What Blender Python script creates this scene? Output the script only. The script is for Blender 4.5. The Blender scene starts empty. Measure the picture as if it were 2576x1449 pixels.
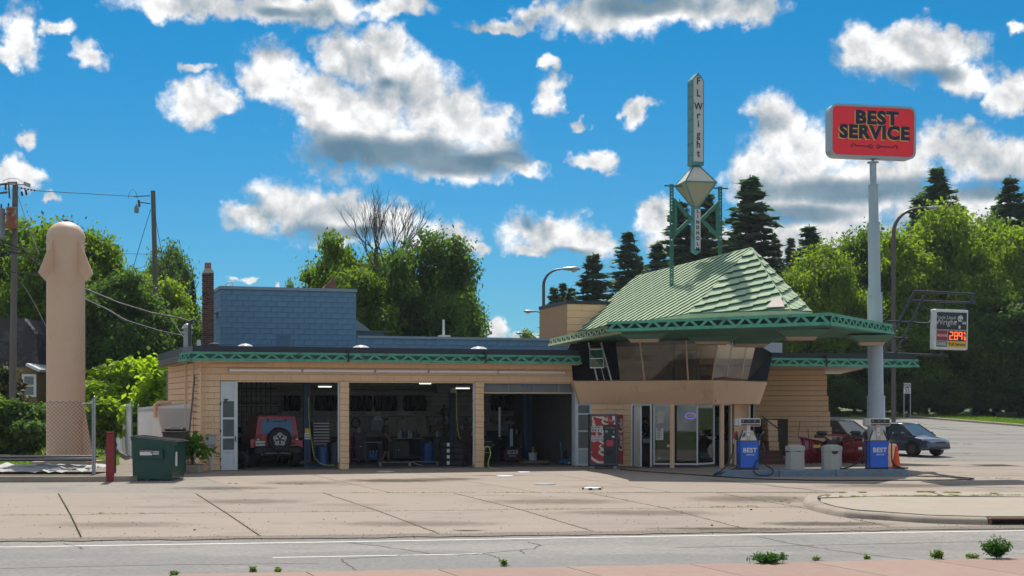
import bpy, bmesh, math, random
import numpy as np
from mathutils import Vector, Matrix, noise
R = math.radians
rnd = random.Random(7)
SC = bpy.context.scene
COL = SC.collection
CAMZ, FPX, CX, HY = 2.26, 3500.0, 1288.0, 1022.0
cam_data = bpy.data.cameras.new('camera')
cam = bpy.data.objects.new('camera', cam_data); COL.objects.link(cam)
cam.location = (0, 0, CAMZ); cam.rotation_euler = (R(90), 0, 0)
cam_data.sensor_width = 36.0
cam_data.lens = FPX * 36.0 / 2576.0
cam_data.shift_y = (HY - 724.5) / 2576.0
cam_data.clip_start = 0.1; cam_data.clip_end = 6000
SC.camera = cam
SUN_EL, SUN_AZ = R(54), R(-7)        # azimuth measured from +Y (away from the camera) towards +X
sun_dir = Vector((math.sin(SUN_AZ) * math.cos(SUN_EL), math.cos(SUN_AZ) * math.cos(SUN_EL), math.sin(SUN_EL)))
sl = bpy.data.lights.new('sun', 'SUN'); sl.energy = 4.1; sl.angle = R(0.5); sl.color = (1.0, 0.94, 0.86)
so = bpy.data.objects.new('sun', sl); COL.objects.link(so)
so.rotation_euler = (-sun_dir).to_track_quat('-Z', 'Y').to_euler()
so.location = (0, 0, 60)
SC.view_settings.view_transform = 'Standard'
SC.view_settings.look = 'None'
SC.view_settings.gamma = 1.0
SC.view_settings.exposure = 0.32
SC.view_settings.use_curve_mapping = False
SC.cycles.max_bounces = 8; SC.cycles.diffuse_bounces = 4; SC.cycles.transparent_max_bounces = 16
SC.cycles.use_denoising = True
world = bpy.data.worlds.new('World'); SC.world = world; world.use_nodes = True
NT = world.node_tree; NT.nodes.clear()
def N(nt, typ, **kw):
 n = nt.nodes.new(typ)
 for k, v in kw.items(): setattr(n, k, v)
 return n
def mth(nt, op, a, b=None, c=None, clamp=False):
 n = nt.nodes.new('ShaderNodeMath'); n.operation = op; n.use_clamp = clamp
 for i, x in enumerate((a, b, c)):
  if x is None: continue
  if isinstance(x, (int, float)): n.inputs[i].default_value = x
  else: nt.links.new(x, n.inputs[i])
 return n.outputs[0]
def vmth(nt, op, a, b=None, c=None):
 n = nt.nodes.new('ShaderNodeVectorMath'); n.operation = op
 for i, x in enumerate((a, b, c)):
  if x is None: continue
  if isinstance(x, (tuple, list)): n.inputs[i].default_value = x
  else: nt.links.new(x, n.inputs[i])
 return n.outputs['Value'] if op in ('LENGTH', 'DISTANCE', 'DOT_PRODUCT') else n.outputs[0]
def smooth(nt, x, lo, hi):
 n = nt.nodes.new('ShaderNodeMapRange'); n.interpolation_type = 'SMOOTHSTEP'
 n.inputs['From Min'].default_value = lo; n.inputs['From Max'].default_value = hi
 nt.links.new(x, n.inputs['Value']); return n.outputs[0]
def mixc(nt, fac, a, b, typ='MIX'):
 n = nt.nodes.new('ShaderNodeMix'); n.data_type = 'RGBA'; n.blend_type = typ
 if isinstance(fac, (int, float)): n.inputs[0].default_value = fac
 else: nt.links.new(fac, n.inputs[0])
 for i, x in ((6, a), (7, b)):
  if isinstance(x, (tuple, list)): n.inputs[i].default_value = tuple(x) + ((1,) if len(x) == 3 else ())
  else: nt.links.new(x, n.inputs[i])
 return n.outputs[2]
SKYTINT = (0.20, 0.66, 1.0)
def build_sky():
 nt = NT
 out = N(nt, 'ShaderNodeOutputWorld'); bg = N(nt, 'ShaderNodeBackground')
 sky = N(nt, 'ShaderNodeTexSky', sky_type='NISHITA', sun_disc=False)
 sky.sun_elevation = SUN_EL; sky.sun_rotation = SUN_AZ
 sky.air_density = 1.0; sky.dust_density = 0.3; sky.ozone_density = 4.0; sky.altitude = 400
 tc = N(nt, 'ShaderNodeTexCoord')
 d = vmth(nt, 'NORMALIZE', tc.outputs['Generated'])
 sp = N(nt, 'ShaderNodeSeparateXYZ'); nt.links.new(d, sp.inputs[0])
 az = mth(nt, 'MULTIPLY', mth(nt, 'ARCTAN2', sp.outputs[0], sp.outputs[1]), 3500.0)
 el = mth(nt, 'MULTIPLY', mth(nt, 'ARCSINE', sp.outputs[2]), 3500.0)
 tint = mixc(nt, smooth(nt, el, 50, 1150), (0.17, 0.42, 0.545), (0.030, 0.425, 0.575))
 blue = mixc(nt, 1.0, sky.outputs[0], tint, 'MULTIPLY')
 cb = N(nt, 'ShaderNodeCombineXYZ'); nt.links.new(az, cb.inputs[0]); nt.links.new(el, cb.inputs[1])
 q = cb.outputs[0]
 def fbm(scale, detail, rough, off=(0, 0, 0), vec=None, dist=0.0):
  n = N(nt, 'ShaderNodeTexNoise'); n.noise_dimensions = '3D'
  n.inputs['Scale'].default_value = scale; n.inputs['Detail'].default_value = detail
  n.inputs['Roughness'].default_value = rough; n.inputs['Distortion'].default_value = dist
  nt.links.new(vmth(nt, 'ADD', vec if vec is not None else d, off), n.inputs['Vector'])
  return n
 w1 = fbm(26, 3, 0.55); w2 = fbm(80, 4, 0.6, (3, 1, 2))
 wv = vmth(nt, 'MULTIPLY', vmth(nt, 'SUBTRACT', w1.outputs['Color'], (0.5, 0.5, 0.5)), (150, 110, 0))
 wv2 = vmth(nt, 'MULTIPLY', vmth(nt, 'SUBTRACT', w2.outputs['Color'], (0.5, 0.5, 0.5)), (70, 60, 0))
 qw = vmth(nt, 'ADD', vmth(nt, 'ADD', q, wv), wv2)
 qs = vmth(nt, 'ADD', q, vmth(nt, 'MULTIPLY', wv, (0.45, 0.35, 0)))
 def field(ells, qq, k=0.12, start=9.0):
  cur = None
  for (px, py, rx, ry, s) in ells:
   a = math.atan((px - 1288) / 3500.0); e = math.asin((1022 - py) / 3500.0 / math.sqrt(1 + ((px - 1288) / 3500.0) ** 2 + ((1022 - py) / 3500.0) ** 2))
   v = vmth(nt, 'MULTIPLY_ADD', qq, (1 / rx, 1 / ry, 0), (-a * 3500 / rx, -e * 3500 / ry, 0))
   r = vmth(nt, 'LENGTH', v)
   if s != 1: r = mth(nt, 'ADD', r, s)
   cur = r if cur is None else mth(nt, 'SMOOTH_MIN', cur, r, k)
  return cur
 clouds = [
  (690, 195, 90, 68, 1), (790, 240, 80, 60, 1), (870, 150, 85, 75, 1), (950, 130, 72, 66, 1), (1010, 215, 120, 85, 1), (880, 300, 130, 80, 1),
  (1120, 290, 130, 75, 1), (1230, 330, 80, 80, 1), (980, 370, 230, 70, 1), (1240, 385, 120, 62, 1), (1140, 415, 190, 42, 1), (1330, 412, 55, 25, 1),
  (740, 520, 110, 72, 1), (640, 548, 85, 34, 1), (880, 545, 150, 66, 1), (990, 550, 70, 50, 1), (1110, 605, 95, 48, 1), (1190, 630, 45, 18, 1),
  (1370, 590, 100, 58, 1), (1450, 615, 85, 38, 1), (1340, 635, 60, 20, 1),
  (50, 90, 52, 75, 1), (20, 150, 50, 30, 1), (150, 70, 40, 22, .12), (215, 135, 45, 35, .18), (495, 250, 72, 60, 1), (480, 160, 35, 18, .15), (560, 255, 50, 30, 1),
  (65, 352, 32, 26, .1), (35, 440, 70, 34, .05),
  (470, 10, 150, 34, 1), (760, 15, 230, 42, 1), (1000, 22, 90, 30, 1), (1235, 58, 80, 22, .05), (1340, 35, 55, 28, 1), (1550, 30, 190, 55, 1), (1740, 20, 190, 50, 1), (1880, 25, 75, 38, 1),
  (1378, 165, 28, 22, .1), (1390, 235, 42, 42, .02), (1602, 275, 36, 38, 1), (1500, 398, 62, 34, 1), (1475, 302, 26, 20, .2),
  (2190, 105, 90, 50, 1), (2320, 130, 140, 60, 1), (2430, 190, 90, 45, 1), (2540, 240, 70, 50, 1), (1960, 310, 75, 72, 1), (2020, 380, 140, 85, 1),
  (1900, 450, 80, 70, 1), (2110, 490, 240, 90, 1), (2380, 370, 120, 60, .05), (2500, 400, 120, 60, 1), (2200, 440, 160, 70, 1), (2420, 540, 170, 60, 1),
  (1665, 545, 52, 48, 1), (1700, 600, 70, 36, 1), (1990, 600, 260, 50, 1), (1250, 825, 46, 22, .08), (1180, 815, 28, 22, .05), (1330, 838, 60, 12, .15),
  (720, 712, 18, 10, .2), (625, 706, 28, 12, .15), (150, 495, 30, 12, .25), (2560, 60, 30, 20, .25)]
 big = [(a, b, c, e, 0 if s == 1 else s) for (a, b, c, e, s) in clouds]
 f = field([(a, b, c, e, (s if s else 1) if s else 1) for (a, b, c, e, s) in big], qw)
 n1 = fbm(42, 9, 0.62, (5, 2, 8))
 n3 = fbm(13, 5, 0.55, (1, 7, 3)); n4 = fbm(13, 5, 0.55, (1.004, 7, 3.026))
 vor = N(nt, 'ShaderNodeTexVoronoi', feature='SMOOTH_F1'); vor.inputs['Scale'].default_value = 75
 vor.inputs['Detail'].default_value = 3; vor.inputs['Roughness'].default_value = 0.55; vor.inputs['Smoothness'].default_value = 0.6
 nt.links.new(vmth(nt, 'ADD', d, vmth(nt, 'MULTIPLY', w2.outputs['Color'], (0.012, 0.012, 0.012))), vor.inputs['Vector'])
 fr = mth(nt, 'ADD', f, mth(nt, 'MULTIPLY', mth(nt, 'SUBTRACT', n1.outputs[0], 0.5), 1.15))
 fr = mth(nt, 'ADD', fr, mth(nt, 'MULTIPLY', mth(nt, 'SUBTRACT', vor.outputs['Distance'], 0.3), 0.35))
 dens = smooth(nt, fr, 1.50, 0.82)
 far = smooth(nt, fbm(5.5, 8, 0.58, (9, 9, 4)).outputs[0], 0.45, 0.54)
 o1 = smooth(nt, mth(nt, 'ABSOLUTE', az), 1330, 1550); o2 = smooth(nt, el, 1060, 1250)
 outm = mth(nt, 'MAXIMUM', o1, o2)
 dens = mth(nt, 'MAXIMUM', dens, mth(nt, 'MULTIPLY', far, outm))
 dark = field([(950, 388, 215, 40, 1), (1140, 412, 170, 28, 1), (1290, 395, 70, 20, .1), (1610, 12, 120, 26, 1), (800, 590, 80, 24, .15), (920, 585, 90, 18, .2), (1430, 640, 70, 16, .15), (1330, 560, 20, 30, .5),
     (2160, 480, 240, 34, .15), (2010, 540, 150, 26, .2), (2330, 190, 100, 26, .25), (975, 212, 40, 24, .55), (2480, 480, 100, 26, .2), (700, 30, 60, 16, .3)], qs, 0.2)
 dk = smooth(nt, mth(nt, 'ADD', dark, mth(nt, 'MULTIPLY', mth(nt, 'SUBTRACT', n1.outputs[0], 0.5), 0.6)), 1.55, 0.55)
 na = fbm(34, 4.5, 0.5, (5, 2, 8), dist=0.4); nb = fbm(34, 4.5, 0.5, (5 + 0.002, 2, 8 + 0.011), dist=0.4)
 rel = mth(nt, 'MULTIPLY', mth(nt, 'SUBTRACT', na.outputs[0], nb.outputs[0]), 3.6)
 rel2 = mth(nt, 'MULTIPLY', mth(nt, 'SUBTRACT', n3.outputs[0], n4.outputs[0]), 3.4)
 core = smooth(nt, fr, 0.9, 0.2)
 br = mth(nt, 'ADD', mth(nt, 'ADD', 0.98, mth(nt, 'MULTIPLY', mth(nt, 'ADD', rel, rel2), 0.38)), mth(nt, 'MULTIPLY', core, -0.10))
 br = mth(nt, 'ADD', br, mth(nt, 'MULTIPLY', vor.outputs['Distance'], -0.20))
 br = mth(nt, 'MULTIPLY', br, mth(nt, 'SUBTRACT', 1.0, mth(nt, 'MULTIPLY', dk, 0.74)))
 br = mth(nt, 'MINIMUM', mth(nt, 'MAXIMUM', br, 0.10), 1.0)
 ramp = N(nt, 'ShaderNodeValToRGB'); nt.links.new(br, ramp.inputs[0])
 els = ramp.color_ramp.elements
 els[0].position = 0.1; els[0].color = (0.105, 0.19, 0.26, 1)
 els[1].position = 1.0; els[1].color = (0.93, 0.93, 0.92, 1)
 e = els.new(0.42); e.color = (0.30, 0.37, 0.42, 1)
 e = els.new(0.72); e.color = (0.62, 0.62, 0.62, 1)
 ccol = mixc(nt, 1.0, ramp.outputs[0], (CLOUD_GAIN,) * 3, 'MULTIPLY')
 fin = mixc(nt, mth(nt, 'MULTIPLY', dens, 0.96), blue, ccol)
 nt.links.new(fin, bg.inputs[0]); bg.inputs[1].default_value = 0.12
 nt.links.new(bg.outputs[0], out.inputs[0])
CLOUD_GAIN = 7.9
build_sky()
world.cycles.sampling_method = 'MANUAL'; world.cycles.sample_map_resolution = 512
PSI = R(16.5)
C0 = Vector((-10.815, 48.53, 0))
UX = Vector((math.cos(PSI), math.sin(PSI), 0)); VX = Vector((-math.sin(PSI), math.cos(PSI), 0))
def ss(x, a, b):
 t = min(1, max(0, (x - a) / (b - a))); return t * t * (3 - 2 * t)
def g(X, Y):
 if Y < 46: return -0.024 * (46 - max(Y, 27))
 if Y > 57:
  return 0.022 * (min(Y, 135) - 57) * ss(X, 0, 14)
 return 0.0
def W(px, py, Y): return Vector(((px - CX) / FPX * Y, Y, CAMZ + (HY - py) / FPX * Y))
def G(px, py, dz=0.0):
 Y = 40.0
 for _ in range(60):
  X = (px - CX) / FPX * Y
  Y2 = (CAMZ - g(X, Y) - dz) * FPX / max(1.0, (py - HY)); Y = Y * 0.5 + Y2 * 0.5
 X = (px - CX) / FPX * Y
 return Vector((X, Y, g(X, Y) + dz))
def bl(w):
 r = Vector((w[0], w[1], 0)) - C0
 return Vector((r.dot(UX), r.dot(VX), w[2] if len(w) > 2 else 0))
def bw(u, v, z=0.0):
 p = C0 + UX * u + VX * v; return Vector((p.x, p.y, z))
def upx(px, v):
 k = (px - CX) / FPX
 ox, oy = C0.x + VX.x * v, C0.y + VX.y * v
 return (k * oy - ox) / (UX.x - k * UX.y)
def zb(py, px, v):
 """height at pixel row py on the plane at depth v of the building, at pixel column px"""
 p = bw(upx(px, v), v); return CAMZ + (HY - py) / FPX * p.y
MATS = {}
def mat(name, col, rough=0.7, metal=0.0, var=0.12, vscale=3.0, bump=0.0, bscale=30.0, col2=None, c2=(0.5, 0.62), c2scale=2.0, spec=0.5,
  emit=None, estr=0.0, coat=0.0, rand=0.0, stretch=None):
 if name in MATS: return MATS[name]
 m = bpy.data.materials.new(name); m.use_nodes = True; nt = m.node_tree
 b = nt.nodes['Principled BSDF']
 b.inputs['Roughness'].default_value = rough; b.inputs['Metallic'].default_value = metal
 b.inputs['Specular IOR Level'].default_value = spec
 if coat: b.inputs['Coat Weight'].default_value = coat; b.inputs['Coat Roughness'].default_value = 0.05
 c = tuple(col) + (1,)
 tc = N(nt, 'ShaderNodeTexCoord')
 vec = tc.outputs['Object']
 if stretch: vec = vmth(nt, 'MULTIPLY', vec, stretch)
 src = None
 if var or rand or col2:
  no = N(nt, 'ShaderNodeTexNoise'); no.inputs['Scale'].default_value = vscale; no.inputs['Detail'].default_value = 6
  no.inputs['Roughness'].default_value = 0.65; nt.links.new(vec, no.inputs['Vector'])
  k = mth(nt, 'ADD', mth(nt, 'MULTIPLY', mth(nt, 'SUBTRACT', no.outputs[0], 0.5), var * 4), 1.0)
  if rand:
   oi = N(nt, 'ShaderNodeObjectInfo')
   k = mth(nt, 'MULTIPLY', k, mth(nt, 'ADD', 1 - rand / 2, mth(nt, 'MULTIPLY', oi.outputs['Random'], rand)))
  src = c
  if col2:
   n2 = N(nt, 'ShaderNodeTexNoise'); n2.inputs['Scale'].default_value = c2scale; n2.inputs['Detail'].default_value = 8
   n2.inputs['Roughness'].default_value = 0.7; nt.links.new(vec, n2.inputs['Vector'])
   src = mixc(nt, smooth(nt, n2.outputs[0], c2[0], c2[1]), c, tuple(col2))
  kk = N(nt, 'ShaderNodeCombineColor')
  for i in range(3): nt.links.new(k, kk.inputs[i])
  nt.links.new(mixc(nt, 1.0, src, kk.outputs[0], 'MULTIPLY'), b.inputs['Base Color'])
 else:
  b.inputs['Base Color'].default_value = c
 if bump:
  nb = N(nt, 'ShaderNodeTexNoise'); nb.inputs['Scale'].default_value = bscale; nb.inputs['Detail'].default_value = 5
  nt.links.new(vec, nb.inputs['Vector'])
  bp = N(nt, 'ShaderNodeBump'); bp.inputs['Strength'].default_value = bump; bp.inputs['Distance'].default_value = 0.02
  nt.links.new(nb.outputs[0], bp.inputs['Height']); nt.links.new(bp.outputs[0], b.inputs['Normal'])
 if emit:
  b.inputs['Emission Color'].default_value = tuple(emit) + (1,); b.inputs['Emission Strength'].default_value = estr
 MATS[name] = m; return m
def glass_mat(name, tint, refl=0.12, rough=0.02):
 if name in MATS: return MATS[name]
 m = bpy.data.materials.new(name); m.use_nodes = True; nt = m.node_tree; nt.nodes.clear()
 o = N(nt, 'ShaderNodeOutputMaterial'); t = N(nt, 'ShaderNodeBsdfTransparent'); gl = N(nt, 'ShaderNodeBsdfGlossy')
 t.inputs[0].default_value = tuple(tint) + (1,); gl.inputs['Roughness'].default_value = rough
 gl.inputs[0].default_value = (0.9, 0.95, 1, 1)
 fr = N(nt, 'ShaderNodeFresnel'); fr.inputs[0].default_value = 1.5
 mx = N(nt, 'ShaderNodeMixShader'); nt.links.new(mth(nt, 'ADD', fr.outputs[0], refl, clamp=True), mx.inputs[0])
 nt.links.new(t.outputs[0], mx.inputs[1]); nt.links.new(gl.outputs[0], mx.inputs[2]); nt.links.new(mx.outputs[0], o.inputs[0])
 MATS[name] = m; return m
def leaf_mat(name, col, col2, trans=0.45, rough=0.6, thru=(2.0, 2.1, 0.8)):
 if name in MATS: return MATS[name]
 m = bpy.data.materials.new(name); m.use_nodes = True; nt = m.node_tree; nt.nodes.clear()
 o = N(nt, 'ShaderNodeOutputMaterial'); p = N(nt, 'ShaderNodeBsdfPrincipled'); t = N(nt, 'ShaderNodeBsdfTranslucent')
 ge = N(nt, 'ShaderNodeNewGeometry'); oi = N(nt, 'ShaderNodeObjectInfo'); tc = N(nt, 'ShaderNodeTexCoord')
 no = N(nt, 'ShaderNodeTexNoise'); no.inputs['Scale'].default_value = 0.6; nt.links.new(tc.outputs['Object'], no.inputs['Vector'])
 f = mth(nt, 'ADD', mth(nt, 'MULTIPLY', ge.outputs['Random Per Island'], 0.5), mth(nt, 'MULTIPLY', smooth(nt, no.outputs[0], 0.35, 0.65), 0.35))
 f = mth(nt, 'ADD', f, mth(nt, 'MULTIPLY', oi.outputs['Random'], 0.15))
 c = mixc(nt, f, tuple(col), tuple(col2))
 nt.links.new(c, p.inputs['Base Color']); p.inputs['Roughness'].default_value = rough; p.inputs['Specular IOR Level'].default_value = 0.22
 c2 = mixc(nt, 1.0, c, thru, 'MULTIPLY'); nt.links.new(c2, t.inputs[0])
 mx = N(nt, 'ShaderNodeMixShader'); mx.inputs[0].default_value = trans
 nt.links.new(p.outputs[0], mx.inputs[1]); nt.links.new(t.outputs[0], mx.inputs[2]); nt.links.new(mx.outputs[0], o.inputs[0])
 MATS[name] = m; return m
TAN = mat('tan_painted_block', (0.80, 0.53, 0.325), 0.8, var=0.05, vscale=1.3, bump=0.25, bscale=60, rand=0.06, col2=(0.68, 0.43, 0.25), c2=(0.52, 0.75), c2scale=1.1)
TANJ = mat('tan_joint', (0.42, 0.26, 0.15), 0.95, var=0.05)
TANM = mat('tan_painted_metal', (0.78, 0.50, 0.32), 0.5, var=0.05, vscale=0.8, col2=(0.62, 0.35, 0.19), c2=(0.55, 0.78), c2scale=1.4, stretch=(1.6, 1.6, 0.35))
BLUEB = mat('slate_blue_painted_block', (0.105, 0.225, 0.355), 0.75, var=0.06, vscale=0.8, bump=0.35, bscale=40, rand=0.08, col2=(0.17, 0.28, 0.38), c2=(0.5, 0.7), c2scale=0.8)
BLUEJ = mat('slate_blue_joint', (0.075, 0.165, 0.265), 0.9, var=0.05)
BLUEM = mat('slate_blue_coping', (0.20, 0.28, 0.35), 0.5, var=0.05)
COPPER = mat('green_copper_patina', (0.085, 0.33, 0.225), 0.65, var=0.12, vscale=5, bump=0.1, rand=0.25, col2=(0.035, 0.13, 0.10), c2=(0.5, 0.72), c2scale=3)
COPPERE = mat('shaded_copper_edge', (0.035, 0.13, 0.115), 0.8, var=.1, spec=.2)  # shingle risers: darker patina, with the riser shade put into the colour
COPPERL = mat('pale_copper_patina', (0.40, 0.50, 0.33), 0.9, var=0.07, vscale=2, bump=0.08, rand=0.16, spec=.12, col2=(0.42, 0.43, 0.34), c2=(0.56, 0.75), c2scale=0.9)
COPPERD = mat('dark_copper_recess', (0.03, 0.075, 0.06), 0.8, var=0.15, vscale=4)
ROOFBLK = mat('black_roof_edge', (0.012, 0.015, 0.032), 0.35, var=0.1, vscale=3)
WHITE = mat('white_paint', (0.72, 0.72, 0.70), 0.5, var=0.05, vscale=6)
WHITED = mat('dirty_white_paint', (0.60, 0.63, 0.65), 0.5, var=0.10, vscale=3, col2=(0.30, 0.31, 0.32), c2=(0.58, 0.72), c2scale=2.5)
ALU = mat('brushed_aluminium', (0.55, 0.57, 0.58), 0.4, 0.6, var=0.06)
GREYM = mat('grey_painted_metal', (0.22, 0.25, 0.28), 0.5, var=0.08)
DKGREY = mat('dark_grey_metal', (0.05, 0.055, 0.06), 0.5, var=0.1)
BLACK = mat('black_rubber', (0.012, 0.012, 0.013), 0.6, var=0.1)
BLACKM = mat('black_metal', (0.012, 0.013, 0.016), 0.35, var=0.1)
STEEL = mat('galvanised_steel', (0.36, 0.38, 0.40), 0.42, 0.5, var=0.1, vscale=6)
CONC = mat('concrete', (0.42, 0.355, 0.29), 0.9, var=0.06, vscale=0.5, bump=0.2, bscale=40, col2=(0.33, 0.27, 0.215), c2=(0.48, 0.72), c2scale=0.35)
WOODP = mat('weathered_pole_wood', (0.15, 0.135, 0.12), 0.9, var=0.15, vscale=5, bump=0.5, bscale=14, stretch=(3, 3, 0.3))
GLASS = glass_mat('window_glass', (0.70, 0.74, 0.72), 0.02)
GLASSD = glass_mat('tinted_lounge_glass', (0.66, 0.60, 0.52), 0.03)
CARGLASS = mat('dark_car_glass', (0.05, 0.09, 0.12), 0.08, var=0.0, spec=0.8)
class MB:
 def __init__(s): s.v = []; s.f = []
 def add(s, vs, fs, M=None):
  o = len(s.v)
  if M is not None: vs = [M @ Vector(p) for p in vs]
  s.v += [tuple(p) for p in vs]; s.f += [tuple(i + o for i in f) for f in fs]; return s
 def box(s, c, d, rz=0.0, M=None, bev=0.0):
  x, y, z = d[0] / 2, d[1] / 2, d[2] / 2
  T = Matrix.Translation(Vector(c)) @ Matrix.Rotation(rz, 4, 'Z')
  if M is not None: T = M @ T
  if bev:
   b = min(bev, x * .9, y * .9, z * .9); vs = []; fs = []
   for sz, zz in ((0, -z), (1, -z + b), (2, z - b), (3, z)):
    i = b if sz in (0, 3) else 0
    a, c2 = x - i, y - i
    vs += [(-a + b, -c2, zz), (a - b, -c2, zz), (a, -c2 + b, zz), (a, c2 - b, zz), (a - b, c2, zz), (-a + b, c2, zz), (-a, c2 - b, zz), (-a, -c2 + b, zz)]
   for k in range(3):
    for j in range(8):
     fs.append((k * 8 + j, k * 8 + (j + 1) % 8, k * 8 + 8 + (j + 1) % 8, k * 8 + 8 + j))
   fs.append(tuple(range(7, -1, -1))); fs.append(tuple(range(24, 32)))
   return s.add(vs, fs, T)
  vs = [(-x, -y, -z), (x, -y, -z), (x, y, -z), (-x, y, -z), (-x, -y, z), (x, -y, z), (x, y, z), (-x, y, z)]
  return s.add(vs, [(3, 2, 1, 0), (4, 5, 6, 7), (0, 1, 5, 4), (1, 2, 6, 5), (2, 3, 7, 6), (3, 0, 4, 7)], T)
 def bb(s, x0, x1, y0, y1, z0, z1, M=None, bev=0.0):
  return s.box(((x0 + x1) / 2, (y0 + y1) / 2, (z0 + z1) / 2), (abs(x1 - x0), abs(y1 - y0), abs(z1 - z0)), M=M, bev=bev)
 def prism(s, poly, z0, z1, M=None):
  n = len(poly)
  ar = sum(poly[i][0] * poly[(i + 1) % n][1] - poly[(i + 1) % n][0] * poly[i][1] for i in range(n))
  if ar < 0: poly = list(reversed(poly))
  zz0 = z0 if callable(z0) else (lambda p: z0); zz1 = z1 if callable(z1) else (lambda p: z1)
  vs = [(p[0], p[1], zz0(p)) for p in poly] + [(p[0], p[1], zz1(p)) for p in poly]
  fs = [tuple(range(n - 1, -1, -1)), tuple(range(n, 2 * n))] + [(i, (i + 1) % n, n + (i + 1) % n, n + i) for i in range(n)]
  return s.add(vs, fs, M)
 def cyl(s, p0, p1, r0, r1=None, n=12, caps=True, M=None):
  r1 = r0 if r1 is None else r1
  p0, p1 = Vector(p0), Vector(p1); d = (p1 - p0)
  if d.length < 1e-6: return s
  d.normalize(); a = d.orthogonal().normalized(); b = d.cross(a)
  vs = []
  for p, r in ((p0, r0), (p1, r1)):
   for i in range(n):
    t = 2 * math.pi * i / n; vs.append(p + (a * math.cos(t) + b * math.sin(t)) * r)
  fs = [(i, (i + 1) % n, n + (i + 1) % n, n + i) for i in range(n)]
  if caps: fs += [tuple(range(n - 1, -1, -1)), tuple(range(n, 2 * n))]
  return s.add(vs, fs, M)
 def tube(s, pts, r, n=6, M=None):
  pts = [Vector(p) for p in pts]; m = len(pts); vs = []; up = None
  for i, p in enumerate(pts):
   d = (pts[min(i + 1, m - 1)] - pts[max(i - 1, 0)]).normalized()
   if up is None: up = d.orthogonal().normalized()
   a = (up - d * up.dot(d)); a = a.normalized() if a.length > 1e-5 else d.orthogonal().normalized(); up = a; b = d.cross(a)
   rr = r(i / (m - 1)) if callable(r) else r
   vs += [p + (a * math.cos(2 * math.pi * k / n) + b * math.sin(2 * math.pi * k / n)) * rr for k in range(n)]
  fs = [(i * n + k, i * n + (k + 1) % n, (i + 1) * n + (k + 1) % n, (i + 1) * n + k) for i in range(m - 1) for k in range(n)]
  fs += [tuple(range(n - 1, -1, -1)), tuple(range((m - 1) * n, m * n))]
  return s.add(vs, fs, M)
 def lathe(s, prof, n=20, c=(0, 0, 0), M=None, caps=True):
  vs = []; m = len(prof)
  for r, z in prof:
   vs += [(c[0] + r * math.cos(2 * math.pi * k / n), c[1] + r * math.sin(2 * math.pi * k / n), c[2] + z) for k in range(n)]
  fs = [(i * n + k, i * n + (k + 1) % n, (i + 1) * n + (k + 1) % n, (i + 1) * n + k) for i in range(m - 1) for k in range(n)]
  if caps: fs += [tuple(range(n - 1, -1, -1)), tuple(range((m - 1) * n, m * n))]
  return s.add(vs, fs, M)
 def ball(s, c, r, n=12, M=None, sz=1.0):
  k = max(4, n // 2)
  return s.lathe([(max(1e-3, r * math.sin(math.pi * i / k)), -r * sz * math.cos(math.pi * i / k)) for i in range(k + 1)], n, c, M)
 def face(s, pts, M=None): return s.add(pts, [tuple(range(len(pts)))], M)
 def slab(s, pts, th, M=None):
  """polygon (any plane) given thickness along its normal"""
  pts = [Vector(p) for p in pts]; n = (pts[1] - pts[0]).cross(pts[2] - pts[0]).normalized()
  k = len(pts); vs = pts + [p - n * th for p in pts]
  fs = [tuple(range(k)), tuple(range(2 * k - 1, k - 1, -1))] + [(i, k + i, k + (i + 1) % k, (i + 1) % k) for i in range(k)]
  return s.add(vs, fs, M)
 def mesh(s, name):
  me = bpy.data.meshes.new(name); me.from_pydata(s.v, [], s.f); me.update(); return me
 def part(s, root, name, m, label=None, smooth=False, kind=None, loc=None, rot=None):
  return part(root, name, s.mesh(name), m, label, smooth, kind, loc, rot)
def part(root, name, me, m, label=None, smooth=False, kind=None, loc=None, rot=None):
 if m is not None and not me.materials: me.materials.append(m)
 if smooth and not me.polygons[0].use_smooth:
  me.polygons.foreach_set('use_smooth', [True] * len(me.polygons))
  try: me.set_sharp_from_angle(angle=R(35))
  except Exception: pass
 o = bpy.data.objects.new(name, me); COL.objects.link(o)
 if root is not None: o.parent = root
 if label: o['label'] = label
 if kind: o['kind'] = kind
 if loc is not None: o.location = loc
 if rot is not None: o.rotation_euler = rot
 return o
def tag(o, label, cat, group=None, kind=None):
 o['label'] = label; o['category'] = cat
 if group: o['group'] = group
 if kind: o['kind'] = kind
 return o
def thing(name, loc, rz, label, cat, group=None):
 o = bpy.data.objects.new(name, None); COL.objects.link(o); o.location = loc; o.rotation_euler = (0, 0, rz)
 o.empty_display_size = 0.2
 return tag(o, label, cat, group)
def dup(o, loc, rz=None, label=None, parent=None):
 c = o.copy(); COL.objects.link(c)
 if parent is not None: c.parent = parent
 else:
  c.location = loc
  if rz is not None: c.rotation_euler = (0, 0, rz)
  if label: c['label'] = label
 for ch in [x for x in KIDS(o)]: dup(ch, None, parent=c)
 return c
def KIDS(o): return [x for x in bpy.data.objects if x.parent == o]
def structure(mb, name, m, label=None, parent=None, smooth=False):
 o = mb.part(parent, name, m, label, smooth)
 if parent is None: o['kind'] = 'structure'
 return o
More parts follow.
